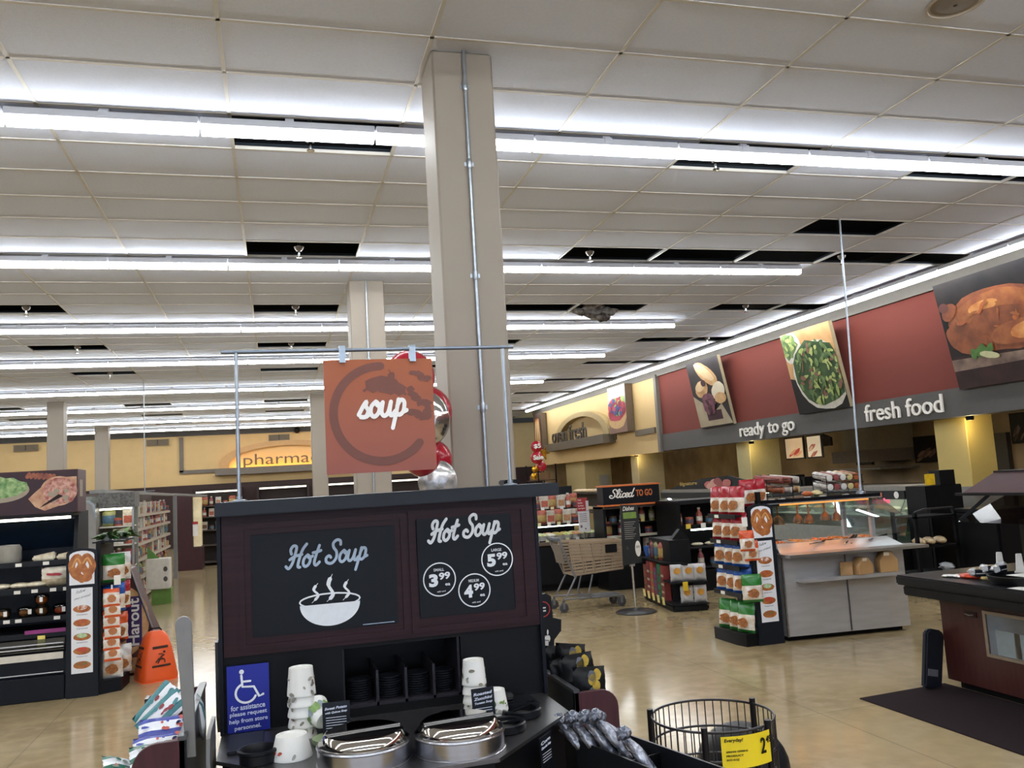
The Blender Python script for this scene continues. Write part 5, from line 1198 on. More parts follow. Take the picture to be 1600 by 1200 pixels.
b = MB(); b.box(10.45, 10.75, 26.86, 27.0, 1.4, 1.8); b.box(10.5, 10.7, 26.85, 26.86, 1.46, 1.7); tag(b.build('towel_dispenser', M('#8d8a80', .5)), 'pale wall dispenser on a far column', 'dispenser')
# downlights that warm the columns
for x, y, px in ((9.83, 10.28, 10.5), (9.83, 16.3, 16.6), (9.83, 22.4, 22.8)):
    t = thing('downlight', 'small warm downlight at the %s yellow column' % {10.28: 'nearest', 16.3: 'second', 22.4: 'third'}[y], 'downlight', (x, y, 2.7))
    b = MB(); b.lathe([(.05, 0), (.055, .02), (.055, .06), (0, .06)], (x, y, 2.25), 14); b.build('can', BLACK, t)
    L = bpy.data.lights.new('bulb', 'POINT'); L.energy = 9; L.color = (1, .78, .35); L.shadow_soft_size = .03
    lo = bpy.data.objects.new('bulb', L); COL.objects.link(lo); lo.parent = t; lo.location = (0, 0, -.5)

# ---- service deli cases under the soffit
def deli_case(y0, y1, label, lit, items, short='x'):
    t = thing('deli_case', label, 'deli case', (8.6, (y0+y1)/2, 0))
    b = MB(); b.box(8.3, 9.3, y0, y1, 0, .55); b.build('base', M('#1a1b1e', .4), t)
    b = MB(); b.box(8.27, 8.31, y0, y1, .5, .78); b.build('front_panel', M('#9ba09c', .3, .3), t)
    b = MB(); b.prism([(8.28, y0, .78), (8.3, y0, .78), (8.62, y0, 1.3), (8.6, y0, 1.3)], (0, y1-y0, 0)); b.build('glass', GLASS('#e9f2ee', .5), t)
    b = MB(); b.box(8.55, 9.3, y0, y1, 1.3, 1.36); b.build('top_counter', M('#8a8780', .4, .4), t)
    b = MB(); b.box(8.52, 8.56, y0, y1, 1.18, 1.3); b.build('header_strip', M('#26282a', .45), t)
    b = MB(); b.box(9.2, 9.3, y0, y1, .55, 1.3); b.box(8.3, 9.2, y0, y1, .55, .6); b.build('liner', M('#b5b8b0', .4), t)
    for y in (y0, y1-.02): b = MB(); b.prism([(8.29, y, .55), (9.3, y, .55), (9.3, y, 1.3), (8.6, y, 1.3), (8.29, y, .78)], (0, .02, 0)); b.build('end_glass', GLASS('#dfe9e6', .5), t)
    b = MB(); b.box(8.7, 8.74, y0+.05, y1-.05, 1.255, 1.28); b.build('lamp', M('#fff8e6', .4, var=0, emit=lit), t)
    b = MB(); b.box(8.45, 9.15, y0+.03, y1-.03, .93, .945); b.build('shelf', M('#d2d4cf', .3), t)
    for q in range(items):
        y = y0+.2+(y1-y0-.4)*q/max(1, items-1)
        for z in (.601, .946):
            c = rnd.choice(SALADS); c((8.72+(.08 if z > .9 else 0), y, z), rnd.uniform(0, 3), 'bowl of prepared salad on the %s level of the %s' % ('upper' if z > .9 else 'lower', short), 'salad bowls, %s level, %s' % ('upper' if z > .9 else 'lower', short))
    return t
def mk_bowl(c1, c2):
    def fn():
        b = MB(); b.lathe([(.07, 0), (.11, .07), (.115, .075), (.1, .07)], n=16); b.m = 1; b.ell((0, 0, .07), .1, .1, .04, 12, 7, .18); return tag(b.build('salad_bowl', [M('#d9d6cc', .3), M(c1, .6, tint=c2, scale=30)]), 'salad bowl', 'salad')
    return Maker(fn)
SALADS = [mk_bowl('#8f9a48', '#c9c583'), mk_bowl('#c9c9a0', '#8a9a52'), mk_bowl('#b5924c', '#6f7f35'), mk_bowl('#d8d4c4', '#a9a48a'), mk_bowl('#9a5a3a', '#c99a62')]
d1 = deli_case(10.25, 13.6, 'lit glass deli case beyond the hot bar', 26, 9, 'lit deli case')
b = MB(); b.box(8.512, 8.518, 10.4, 10.6, 1.2, 1.28); d_ = b
o = Vector((8.515, 10.4, 1.24)); b = MB(); disc(b, 0, 0, .05, .05, o, Vector((0, -1, 0)), V, .004, (-1, 0, 0), 18); b.build('round_emblem', WHITE, d1)
b = MB(); rect(b, 0, .7, -.03, .035, (8.515, 11.4, 1.24), Vector((0, -1, 0)), V, .004, (-1, 0, 0)); b.build('orange_strip', M('#b5654a', .5), d1)
b = MB(); text(b, 'ISLAND SAMPLES', (8.515, 12.5, 1.215), (8.515, 11.5, 1.215), .05, .004, .02, n=(-1, 0, 0)); b.build('lettering', GREY, d1)
b = MB(); text(b, 'Specials', (8.515, 11.3, 1.08), (8.515, 10.55, 1.1), .1, .006, .01, n=(-1, 0, 0)); b.build('neon_word', M('#ff4a7a', .4, var=0, emit=1.2), d1)
d2 = deli_case(14.0, 18.2, 'dim glass meat case further along the soffit', 5, 6, 'dim meat case')
t = thing('meat_sign', 'long dark sign with a gold script word and sliced meats on the meat case', 'sign', (8.6, 16.2, 1.36))
b = MB(); b.prism([(8.58, 17.9, 1.365), (8.58, 14.4, 1.365), (8.58, 14.4, 1.5), (8.58, 15.2, 1.62), (8.58, 16.3, 1.58), (8.58, 17.4, 1.45)], (.05, 0, 0)); b.build('board', M('#191b20', .5), t)
b = MB(); text(b, 'Signature', (8.575, 17.3, 1.42), (8.575, 16.5, 1.44), .1, .004, .01, n=(-1, 0, 0)); b.build('lettering', M('#b59a52', .5), t)
b = MB(); o = Vector((8.575, 16.0, 1.45)); u = Vector((0, -1, 0))
for q, (x, y) in enumerate(((0, 0), (.25, .04), (.5, 0), (.75, .03), (.1, -.03), (.4, .06))): b.m = q % 3; disc(b, x, y, .17, .075, o, u, V, .004+q*.001, (-1, 0, 0), 16, .08)
b.build('meat_picture', [M('#b0605a', .5), M('#c9988a', .5), M('#8a3f3f', .5)], t)
b = MB(); b.box(8.6, 8.64, 13.7, 14.2, 1.365, 1.6); t = tag(b.build('menu_placard', M('#16191a', .5)), 'dark placard with a white round emblem and a small meal photo', 'placard')
b = MB(); disc(b, 0, 0, .06, .06, (8.6, 13.82, 1.53), Vector((0, -1, 0)), V, .004, (-1, 0, 0), 16); b.build('emblem', WHITE, t); b = MB(); disc(b, 0, 0, .14, .05, (8.6, 14.02, 1.44), Vector((0, -1, 0)), V, .004, (-1, 0, 0), 16, .1); b.build('meal_photo', M('#a8653f', .5, var=.3, scale=30), t)
t = thing('neon_band', 'pale blue light tube across the deli case glass', 'neon tube', (8.5, 10, 1))
b = MB(); b.tube([PX(1418, 777, 8.6), PX(1432, 787, 8.6), PX(1444, 788, 8.6)], .012, 6); b.build('tube', M('#bfe6f2', .3, var=0, emit=1.5), t)

# ---- hot bar
hb = thing('hot_bar', 'stainless self-serve hot food bar with glass guard and black top', 'hot food bar', (5.58, 8.1, 0))
SS = M('#c9cacd', .38, .6, var=.12, scale=3, stretch=(1, 1, 6))
b = MB(); b.prism([(4.89, 7.75, .05), (6.24, 7.62, .05), (6.3, 8.6, .05), (4.95, 8.7, .05)], (0, 0, .78)); b.build('body', SS, hb)
b = MB(); b.prism([(4.93, 7.82, 0), (6.2, 7.7, 0), (6.26, 8.5, 0), (5.0, 8.6, 0)], (0, 0, .05)); b.build('toe_kick', BLACK, hb)
b = MB(); b.bar((5.58, 7.676, .06), (5.58, 7.676, .82), .012, .006, (0, 1, 0)); b.build('panel_seam', M('#6d6f74', .3, .9), hb)
b = MB(); b.box(4.884, 4.9, 7.735, 7.755, .05, .83); b.build('corner_strip', M('#b9bbc0', .25, .9), hb)
b = MB(); b.prism([(4.87, 7.56, .835), (6.42, 7.44, .835), (6.42, 7.72, .835), (4.87, 7.84, .835)], (0, 0, .03)); b.build('tray_rail', M('#b3b1ad', .3, .85, var=.1), hb, bevel=.004)
b = MB(); b.prism([(4.9, 7.76, .866), (6.28, 7.65, .866), (6.22, 7.82, .95), (4.96, 7.92, .95)], (0, .02, -.004)); b.build('sloped_front', SS, hb)
b = MB(); b.prism([(4.93, 7.93, .866), (6.25, 7.82, .866), (6.28, 8.6, .866), (4.97, 8.68, .866)], (0, 0, .03)); b.build('well_bed', SS, hb)
b = MB(); b.prism([(5.03, 7.61, .58), (6.12, 7.5, .58), (6.12, 7.68, .58), (5.03, 7.77, .58)], (0, 0, .035)); b.build('side_shelf', SS, hb)
b = MB(); b.prism([(4.84, 7.92, 1.36), (6.2, 7.82, 1.36), (6.26, 8.55, 1.36), (4.9, 8.62, 1.36)], (0, 0, .045)); b.build('black_top', M('#15161a', .2, var=.15), hb)
b = MB(); b.bar((4.84, 7.918, 1.363), (6.2, 7.818, 1.363), .008, .012); b.build('edge_strip', M('#c9cacc', .25, .8), hb)
b = MB(); b.prism([(4.86, 7.95, 1.36), (6.19, 7.85, 1.36), (6.3, 7.62, 1.17), (4.8, 7.73, 1.17)], (0, .008, .004)); b.build('front_guard', GLASS('#e4ecec', .25), hb)
b = MB(); b.prism([(6.2, 7.84, 1.36), (6.32, 7.6, 1.14), (6.32, 7.66, .95), (6.24, 8.5, .95), (6.24, 8.5, 1.36)], (.008, 0, 0)); b.build('end_guard', GLASS('#e4ecec', .3), hb)
for x, y in ((4.93, 8.0), (6.14, 7.93), (4.97, 8.55), (6.2, 8.48)): b = MB(); b.box(x-.022, x+.022, y-.022, y+.022, .88, 1.36); b.build('post', SS, hb)
HOT = M('#ffb062', .4, var=0, emit=6); AMB = GLASS('#8a5a34', .6)
for q, (px, py) in enumerate(((1247, 812), (1264, 812), (1289, 808), (1307, 808), (1216, 815))):
    c = PY(px, py, 8.15 if q < 4 else 7.98); r = .052 if q < 4 else .065
    b = MB(); b.lathe([(r, -.03), (r*.95, .0), (r*.6, .04), (r*.25, .055), (.01, .06), (.008, 1.36-c.z)], c, 18); o = b.build('heat_lamp', M('#7a4e2e', .3, .4, tint='#a87845', scale=20), hb)
    b = MB(); b.lathe([(0, -.034), (r*.9, -.03), (r*.9, -.018), (0, -.018)], c, 18); b.build('bulb', HOT, o)
b = MB(); b.prism([(4.98, 8.0, 1.335), (6.15, 7.91, 1.335), (6.17, 8.1, 1.335), (5.0, 8.18, 1.335)], (0, 0, .02)); b.build('warming_strip', M('#ff9d50', .4, var=0, emit=2.6), hb)
FOODC = [('#c4773a', '#8a4a22', 'glazed chicken pieces'), ('#d8a45a', '#a86a30', 'golden potatoes'), ('#a8532a', '#d98a4a', 'saucy wings'), ('#c98f4c', '#7a4a28', 'breaded strips'), ('#b56a34', '#e0a868', 'roasted vegetables')]
for q, (a_, b2, nm) in enumerate(FOODC):
    x = 5.1+.245*q; y = 8.12-.02*q
    t = thing('food_pan', 'steel pan of %s in the hot bar' % nm, 'food pan', (x, y, .897))
    b = MB()
    for c in ((x-.11, x+.11, y-.16, y-.15), (x-.11, x+.11, y+.15, y+.16), (x-.11, x-.1, y-.15, y+.15), (x+.1, x+.11, y-.15, y+.15)): b.box(*c, .897, .95)
    b.build('pan', SS, t); b = MB()
    for k in range(22): b.ell((x+rnd.uniform(-.085, .085), y+rnd.uniform(-.13, .13), .925+rnd.uniform(0, .02)), .03, .025, .02, 8, 6, .2)
    b.build('food', M(a_, .35, tint=b2, scale=20), t)
for q, (p0, p1) in enumerate((((1232, 863), (1246, 850)), ((1276, 848), (1302, 843)), ((1324, 846), (1334, 836)), ((1332, 846), (1338, 836)), ((1365, 841), (1385, 835)))):
    t = thing('tongs', 'black-handled tongs, %s from the left along the hot bar' % ORD[q], 'tongs', (5, 7.9, .95)); t['_o'] = (0, 0, 0); t.location = (0, 0, 0)
    a, b_ = PY(*p0, 7.82), PY(*p1, 7.95); d = b_-a
    b = MB(); b.tube([a+d*.35, a+d*1.0], .012, 8); b.build('handle', M('#15120f', .4), t); b = MB(); b.tube([a-d*.4, a+d*.36], .006, 6); b.tube([a-d*.35+Vector((.012, 0, 0)), a+d*.36], .006, 6); b.build('arms', CHROME, t)
KRF = M('#b08a5c', .7, var=.1, scale=8)
def kraft(x, y, w_, h_, yaw, label):
    t = thing('kraft_box', label, 'takeout box', (0, 0, 0)); b = MB(); hw = w_/2
    b.prism([(-hw, -.06, 0), (hw, -.06, 0), (hw*1.02, -.06, h_*.58), (hw*.28, -.06, h_), (-hw*.28, -.06, h_), (-hw*1.02, -.06, h_*.58)], (0, .12, 0)); b.build('carton', KRF, t, bevel=.003, seg=1)
    b = MB(); b.box(-hw*.5, hw*.1, -.062, -.0605, h_*.8, h_*.98); b.build('flap', M('#d9cdb8', .6), t)
    t.location = (x, y, .6155); t.rotation_euler = (0, 0, yaw); return t
KB = PY(1329, 915, 7.6)
kraft(PY(1329, 912, 7.6).x, 7.64, .12, .13, .9, 'brown kraft takeout box in shadow, left of the three on the hot bar shelf')
kraft(PY(1353, 915, 7.57).x, 7.6, .19, .165, .15, 'brown kraft takeout box in the middle of the hot bar shelf')
kraft(PY(1389, 912, 7.57).x, 7.58, .19, .21, -.2, 'tall brown kraft takeout box at the right of the hot bar shelf')
# wire racks of wrapped salami rolls on the black top
SAUS = ['#b5653a', '#dcd9d2', '#d6c48a', '#8a4440', '#c9c7bf', '#cbb98a', '#a8582c']
def mk_roll(c):
    def fn():
        b = MB(); b.tube([(0, 0, 0), (0, .3, 0)], [.036, .038], 14); b.m = 1; b.lathe([(.032, 0), (.034, -.004), (0, -.008)], (0, 0, 0), 14, ax=(0, 1, 0)); return tag(b.build('wrapped_salami', [M(c, .3, tint='#6a3a2a' if c not in ('#dcd9d2', '#c9c7bf') else '#9a8a80', scale=14), M(c, .5, var=.1)]), 'salami', 'salami')
    return Maker(fn)
ROLL = {c: mk_roll(c) for c in SAUS}
def rack(x0, x1, y, z, label):
    t = thing('wire_rack', label, 'wire rack', ((x0+x1)/2, y, z)); b = MB()
    for zz in (.02, .12, .2): b.tube([(x0, y, z+zz), (x1, y-.02, z+zz), (x1, y+.25, z+zz+.03), (x0, y+.25, z+zz+.03), (x0, y, z+zz)], .004, 5)
    for x in (x0, x1): b.tube([(x, y, z), (x, y, z+.2)], .004, 5); b.tube([(x, y+.25, z), (x, y+.25, z+.23)], .004, 5)
    for k in range(1, 6): x = x0+(x1-x0)*k/6; b.tube([(x, y, z+.02), (x, y+.25, z+.05)], .003, 5); b.tube([(x, y, z+.12), (x, y+.25, z+.15)], .003, 5)
    b.build('wires', BLACK, t); return t
ZT = 1.4055
rack(5.02, 5.33, 8.1, ZT, 'black wire rack of salami rolls at the left of the hot bar top')
rack(5.72, 6.17, 8.05, ZT, 'black wire rack of salami rolls at the right of the hot bar top')
for r in range(2):
    for k in range(3): ROLL[[SAUS[0], SAUS[1], SAUS[2], SAUS[3], SAUS[3], SAUS[4]][r*3+k]]((5.11+.095*k, 8.2, ZT+.065+.1*r), 0, 'wrapped salami roll, %s from left, left wire rack %s tier' % (ORD[k], ('lower', 'upper')[r]), 'salami rolls in the left rack', rot=(.12, 0, .75))
    for k in range(5): ROLL[[SAUS[1], SAUS[3], SAUS[1], SAUS[2], SAUS[6]][k]]((5.77+.085*k, 8.19, ZT+.065+.1*r), 0, 'wrapped salami roll, %s from left, right wire rack %s tier' % (ORD[k], ('lower', 'upper')[r]), 'salami rolls in the right rack', rot=(.12, 0, -.1))
for q, px in enumerate((1206, 1222, 1262, 1286, 1322)):
    c = PY(px, 788-5*q*.4, 7.95); b = MB(); b.box(c.x-.03, c.x+.03, 7.93, 7.97, ZT, ZT+.004); tag(b.build('top_label', WHITE), 'small white label, %s from the left along the hot bar top edge' % ORD[q], 'label')
b = MB(); b.ell((5.5, 8.1, ZT+.03), .06, .05, .03, 12, 7, .1); tag(b.build('orange_pack', M('#c96a3a', .4, var=.2)), 'small orange wrapped piece between the two racks', 'package')
b = MB(); b.ell((5.62, 8.1, ZT+.03), .07, .04, .03, 12, 7, .15); tag(b.build('yellow_pack', M('#e0cf9a', .4, var=.2)), 'small pale yellow wrapped piece beside the right rack', 'package')
b = MB(); b.tube([(6.01, 7.75, 1.405), (6.03, 7.88, 4.6)] if False else [(6.0, 7.87, 1.405), (6.1, 7.87, 4.6)], .011, 8); b.lathe([(.05, 0), (.05, .02), (.02, .03), (.015, .1)], (6.0, 7.87, 1.405), 14)
tag(b.build('hanging_pole', GALV), 'galvanized pole from an open ceiling panel down to the hot bar', 'pole')

# ---- pretzel rack beside the hot bar
rr = pretzel_rack(4.7, 7.74, .28, 1.385, -1, 'navy pretzel rack with a tall flavour strip in front of the hot bar')
b = MB(); b.prism([(4.43, 7.76, 0), (4.56, 7.76, 0), (4.84, 7.78, 0), (4.84, 8.35, 0), (4.4, 8.35, 0), (4.4, 7.9, 0)], (0, 0, .12)); b.build('base', BLACK, rr)
b = MB(); b.box(4.7, 4.74, 7.78, 8.35, .12, 1.5); b.build('spine', BLACK, rr)
RZ = (.12, .50, .765, 1.02, 1.28)
for z in RZ[1:]: b = MB(); b.box(4.44, 4.7, 7.79, 8.35, z-.018, z); b.box(4.435, 4.445, 7.79, 8.35, z-.035, z+.01); b.build('shelf', M('#17181b', .4), rr)
for z in RZ[1:]: b = MB(); b.box(4.43, 4.434, 8.12, 8.2, z-.03, z+.002); b.build('price_tag', TAGW, rr)
RTOP = [GB, BB, BB, RB, RB]; RNM = ['green', 'blue', 'blue', 'dark red', 'dark red']
for r, z in enumerate(RZ):
    for k, y in enumerate((8.22, 8.02, 7.86)):
        RTOP[r]((4.49, y, z+.001), 0, '%s and white snack bag, %s from back, right pretzel rack %s shelf' % (RNM[r], ORD[k], ['bottom', 'second', 'middle', 'fourth', 'top'][r]), 'snack bags on the %s shelf, right rack' % ['bottom', 'second', 'middle', 'fourth', 'top'][r], rot=(-.12, 0, -math.pi/2+.4+rnd.uniform(-.12, .12)), scale=1.08)
for k in range(2): OB((4.50+.05*k, 7.70+.02*k, .93-.1*k), 0, ['orange snack bag hanging beside the right pretzel strip, upper', 'orange snack bag hanging beside the right pretzel strip, lower'][k], None, rot=(-.1, 0, -.2), scale=.75)
GB((4.52, 7.72, .43), 0, 'green snack bag hanging in front of the right rack lower shelves', None, rot=(-.05, 0, -.25))
RB((4.66, 7.86, 1.36), 0, 'dark red snack bag standing behind the pretzel picture', None, rot=(-.05, 0, 0)); RB((4.84, 7.98, 1.36), 0, 'dark red snack bag behind the right edge of the pretzel picture', None, rot=(-.05, 0, .1))
b = MB(); b.box(4.6, 4.98, 7.83, 8.1, 1.34, 1.36); b.box(4.6, 4.62, 7.9, 8.05, .1, 1.34); b.build('top_shelf', BLACK, rr)
b = MB(); b.box(4.47, 4.53, 7.72, 7.724, 1.17, 1.26); tag(b.build('price_card', TAGW), 'white price card on the right pretzel rack shelf edge', 'price card')

# ---- olive bar with maroon roof at the right edge
ob = thing('olive_bar', 'maroon island bar with black counter and maroon roof at the right edge', 'island bar', (5.7, 4.6, 0))
b = MB(); b.prism([(4.92, 5.66, .06), (6.6, 5.66, .06), (6.6, 3.0, .06), (4.92, 3.0, .06)], (0, 0, .66)); b.build('body', M('#40201d', .35, var=.25, scale=8, stretch=(5, 5, .6)), ob)
b = MB(); b.box(4.98, 6.6, 3.0, 5.6, 0, .07); b.build('toe_kick', M('#0e0e10', .4), ob)
b = MB(); b.box(4.76, 6.7, 2.9, 5.86, .68, .755); b.build('counter_skirt', M('#121316', .35), ob, bevel=.01)
b = MB(); b.box(4.73, 6.7, 2.9, 5.9, .76, .835); b.build('counter_top', M('#1d1e21', .3, var=.2), ob, bevel=.012)
b = MB(); b.box(4.915, 4.92, 5.3, 5.42, .56, .6); b.build('handle_plate', M('#2a1a17', .4), ob); b = MB(); b.tube([(4.905, 5.32, .58), (4.9, 5.36, .575), (4.905, 5.40, .58)], .006, 6); b.build('handle', M('#8a7a70', .3, .7), ob)
b = MB()
for a in ((5.21, 5.235, .3, .625), (3.9, 3.925, .3, .625), (3.925, 5.21, .3, .322), (3.925, 5.21, .603, .625)): b.box(4.905, 4.93, a[0], a[1], a[2], a[3])
b.build('window_frame', M('#8a7b6a', .4, .4), ob)
b = MB(); b.box(4.9115, 4.9125, 3.925, 5.21, .322, .603); b.build('window_glass', GLASS('#dfe8ee', .5), ob)
b = MB(); b.box(4.916, 4.919, 3.925, 5.21, .322, .603); b.build('window_back', M('#3c4c66', .3, tint='#7f8fa8', scale=3), ob)
for k in range(3): b = MB(); b.box(4.9125, 4.9155, 5.03-.16*k-.1, 5.14-.16*k, .325, .5); b.build('white_carton', M('#d6d4cf', .5), ob, bevel=.001, seg=1)
eA, eB = PX(1505, 770, 5.07), Vector((5.07, 3.2, 1.465)); rA, rB = PX(1560, 738, 5.55), Vector((5.55, 3.4, 1.62))
ROOF = M('#3c2123', .75, var=.12, scale=3)
z0, z1 = 1.465, rA.z; y0, y1 = eA.y, rA.y
b = MB(); b.add([(5.07, y0, z0), (6.5, y0, z0), (6.5, 3.0, z0), (5.07, 3.0, z0), (5.5, y1, z1), (6.1, y1, z1), (6.1, 3.4, z1), (5.5, 3.4, z1), (5.07, y0, z0-.012), (6.5, y0, z0-.012), (6.5, 3, z0-.012), (5.07, 3, z0-.012)],
    [(0, 1, 5, 4), (1, 2, 6, 5), (2, 3, 7, 6), (3, 0, 4, 7), (4, 5, 6, 7), (8, 9, 10, 11), (0, 1, 9, 8), (1, 2, 10, 9), (2, 3, 11, 10), (3, 0, 8, 11)]); b.build('roof', ROOF, ob)
b = MB(); b.box(5.5, 6.1, 3.4, y1, z1, z1+.015); b.build('roof_cap', M('#1d1416', .5), ob)
b = MB(); b.bar((5.0, y0-.0, z0-.01), (5.07, 3.0, z0-.01), .02, .02); b.bar(PX(1545, 773, 5.15), PX(1500, 813, 5.0), .025, .025); b.bar((5.9, 5.1, .83), (5.9, 5.1, 1.47), .06, .06, (0, 1, 0)); b.bar((5.9, 3.5, .83), (5.9, 3.5, 1.47), .06, .06, (0, 1, 0)); b.build('strut', BLACK, ob)
b = MB(); gz = PX(1500, 815, 5.0).z; b.prism([(4.98, PX(1500, 815, 5.0).y, gz), (4.98, 3.2, gz), (5.25, 3.2, z0-.015), (5.25, y0-.25, z0-.015)], (.008, 0, .002)); b.build('guard_glass', GLASS('#c9cfd0', .5), ob)
b = MB(); b.box(5.3, 6.1, 3.2, 5.2, .836, 1.25); b.build('inner_well', M('#1a1512', .4), ob)
# things on the olive bar counter
bk = thing('deli_basket', 'round black basket of wrapped packs on the olive bar counter', 'basket', (5.02, 5.0, .8355))
b = MB(); b.lathe([(.2, 0), (.215, .02), (.225, .06), (.21, .06), (.195, .015)], (5.02, 4.95, .8355), 32); b.build('bowl', M('#0f1012', .35), bk)
b = MB(); b.box(4.93, 5.1, 4.84, 5.0, .893, .896); tag(b.build('paper_sheet', M('#eceae5', .6)), 'white paper sheet lying across the black deli basket', 'paper')
b = MB(); b.box(4.76, 4.9, 4.55, 4.83, .8355, .8375); tag(b.build('paper_sheet', M('#eceae5', .6)), 'white paper sheet lying on the olive bar counter edge', 'paper')
def mk_scoop():
    b = MB(); b.prism([(-.03, 0, 0), (.03, 0, 0), (.03, 0, .012), (.022, 0, .014), (.016, 0, .11), (-.014, 0, .11), (-.022, 0, .014), (-.03, 0, .012)], (0, .012, 0)); return tag(b.build('card_holder', M('#d9d6d0', .5), bevel=.003, seg=1), 'white holder', 'card holder')
SC = Maker(mk_scoop)
for q, (px, py) in enumerate(((1562, 877), (1592, 873))): c = PX(px, py, 5.08); SC((5.08, c.y, .893), -math.pi/2+.9, 'white upright card holder behind the deli basket, %s of two' % ('left', 'right')[q], None, scale=1.25)
b = MB(); c = PX(1515, 897, 4.98)
b.ell((4.98, c.y, .85), .06, .09, .022, 14, 8, .1); tag(b.build('red_pouch', M('#c9452c', .25, var=.25)), 'shiny orange-red plastic pouch on the olive bar counter', 'pouch')
b = MB(); c = PX(1492, 895, 4.95)
for k in range(7): b.ell((4.95+rnd.uniform(-.04, .04), c.y+rnd.uniform(-.06, .06), .845), .04, .03, .008, 8, 5, .3)
tag(b.build('crumpled_napkin', M('#e4e2de', .6, var=.08)), 'crumpled white napkin at the olive bar counter corner', 'napkin')
def mk_wp():
    b = MB(); b.box(-.045, .045, -.03, .03, 0, .05); b.m = 1; b.ell((.05, 0, .045), .03, .03, .025, 8, 6, .35); b.ell((-.055, 0, .03), .03, .03, .025, 8, 6, .35); b.m = 2; rect(b, -.04, .04, .018, .024, (0, -.0305, 0), U, V, .001, NN)
    return tag(b.build('wrapped_pack', [M('#161a24', .3), M('#d9d9dc', .3, var=.3, scale=60), WHITE]), 'pack', 'package')
WP = Maker(mk_wp)
for q, (px, py, y_) in enumerate(((1530, 872, 5.13), (1545, 866, 5.1), (1522, 880, 5.12), (1552, 874, 5.05))): c = PX(px, py, 5.0); WP((5.0+.015*q, c.y, .855+.035*(q % 2)), -math.pi/2+1.0+.3*q, 'black pack in crinkled clear wrap, %s in the deli basket' % ORD[q], None)
# dark tray leaning on the olive bar
tr_ = thing('leaning_tray', 'dark slate bin lid leaning against the olive bar', 'bin lid', (4.84, 5.85, 0)); tr_['_o'] = (0, 0, 0)
b = MB(); b.prism([(-.09, -.02, 0), (.09, -.02, 0), (.095, -.02, .4), (.06, -.02, .43), (-.06, -.02, .43), (-.095, -.02, .4)], (0, .045, 0)); b.build('lid', M('#20232b', .45, var=.15), tr_, bevel=.012)
b = MB(); b.box(-.07, .03, -.025, -.0205, .09, .14); b.build('label_plate', M('#8f9196', .35, .4, var=.25, scale=80), tr_)
tr_.location = (4.76, 5.66, .004); tr_.rotation_euler = (0, .24, .25); tr_.scale = (1.15, 1, 1.02)
b = MB(); b.prism([(4.13, 5.68, 0), (4.95, 5.74, 0), (4.97, 3.0, 0), (4.13, 3.0, 0)], (0, 0, .008)); tag(b.build('floor_mat', M('#1d1014', .95, var=.2, scale=90, bump=.3), bevel=.003, seg=1), 'dark maroon floor mat beside the olive bar', 'mat')
# black cart with bread behind the hot bar
ct = thing('bread_cart', 'black shelved cart with wrapped loaves behind the hot bar', 'cart', (8.15, 9.5, 0))
for z in (.28, .62, 1.0): b = MB(); b.box(7.85, 8.5, 9.3, 9.75, z-.025, z); b.build('shelf', M('#101114', .4), ct)
for x in (7.87, 8.48):
    for y in (9.32, 9.73): b = MB(); b.box(x-.02, x+.02, y-.02, y+.02, .08, 1.05); b.build('post', BLACK, ct)
for x in (7.9, 8.45):
    for y in (9.35, 9.7): b = MB(); b.lathe([(.04, -.015), (.04, .015)], (x, y, .04), 14, ax=(0, 1, 0)); b.build('caster', BLACK, ct)
b = MB(); b.tube([(7.87, 9.32, 1.05), (7.95, 9.25, 1.09), (8.4, 9.25, 1.09), (8.48, 9.32, 1.05)], .015, 8); b.build('push_bar', M('#2a2a2c', .3), ct)
def mk_loaf():
    b = MB(); b.ell((0, 0, .05), .16, .07, .05, 16, 9, .05); return tag(b.build('bread_loaf', M('#b08a5a', .4, tint='#d9c6a4', scale=10)), 'loaf', 'bread')
LF = Maker(mk_loaf)
for q, x in enumerate((8.0, 8.15, 8.32)): LF((x, 9.45, .6205), 1.2, 'wrapped bread loaf on the black cart middle shelf, %s from the left' % ORD[q])
b = MB(); b.ell((8.36, 9.42, .33), .1, .08, .05, 10, 7, .25); tag(b.build('plastic_bag', M('#c9ccd0', .4, var=.2)), 'crumpled pale plastic bag on the black cart bottom shelf', 'bag')
bb_ = thing('black_bin', 'tall black bin beside the bread cart', 'bin', (8.85, 9.0, 0))
b = MB(); b.box(8.55, 9.15, 8.7, 9.4, 0, 1.02); b.build('body', M('#0e0f12', .35), bb_, bevel=.03); b = MB(); b.box(8.52, 9.18, 8.67, 9.43, 1.025, 1.06); b.build('lid', M('#17181b', .3), bb_, bevel=.01)
# ================================================================ middle distance: cart, islands, displays
# shopping cart (handle on the left, nose to the right)
sc = thing('shopping_cart', 'tan plastic shopping cart with grey frame standing empty on the open floor', 'shopping cart', (4.0, 11.15, 0))
TAN = M('#94816a', .5, var=.08, scale=20); CF = M('#6f6e70', .4, .3)
xA, xB, yN, yF = 3.72, 4.52, 10.92, 11.42
def cpt(fx, fy, fz):      # basket corner interpolation
    x = xA+.02+(xB-xA)*fx+(.05*(1-fz))*(1 if fx < .5 else -.4); z = .47+.42*fz+(.03*fx if fz < .5 else -.03*fx)
    tap = .03+.05*fx+.03*(1-fz); y = (yN+tap)+(yF-yN-2*tap)*fy
    return Vector((x, y, z))
b = MB()
for fy in (0, 1):
    for k in range(11): f = k/10; b.bar(cpt(0, fy, f), cpt(1, fy, f), .010, .028)
    for fx in (0, .2, .4, .6, .8, 1): b.bar(cpt(fx, fy, 0), cpt(fx, fy, 1), .018, .014)
b.build('side_slats', TAN, sc)
b = MB()
for k in range(11): f = k/10; b.bar(cpt(1, 0, f), cpt(1, 1, f), .010, .028)
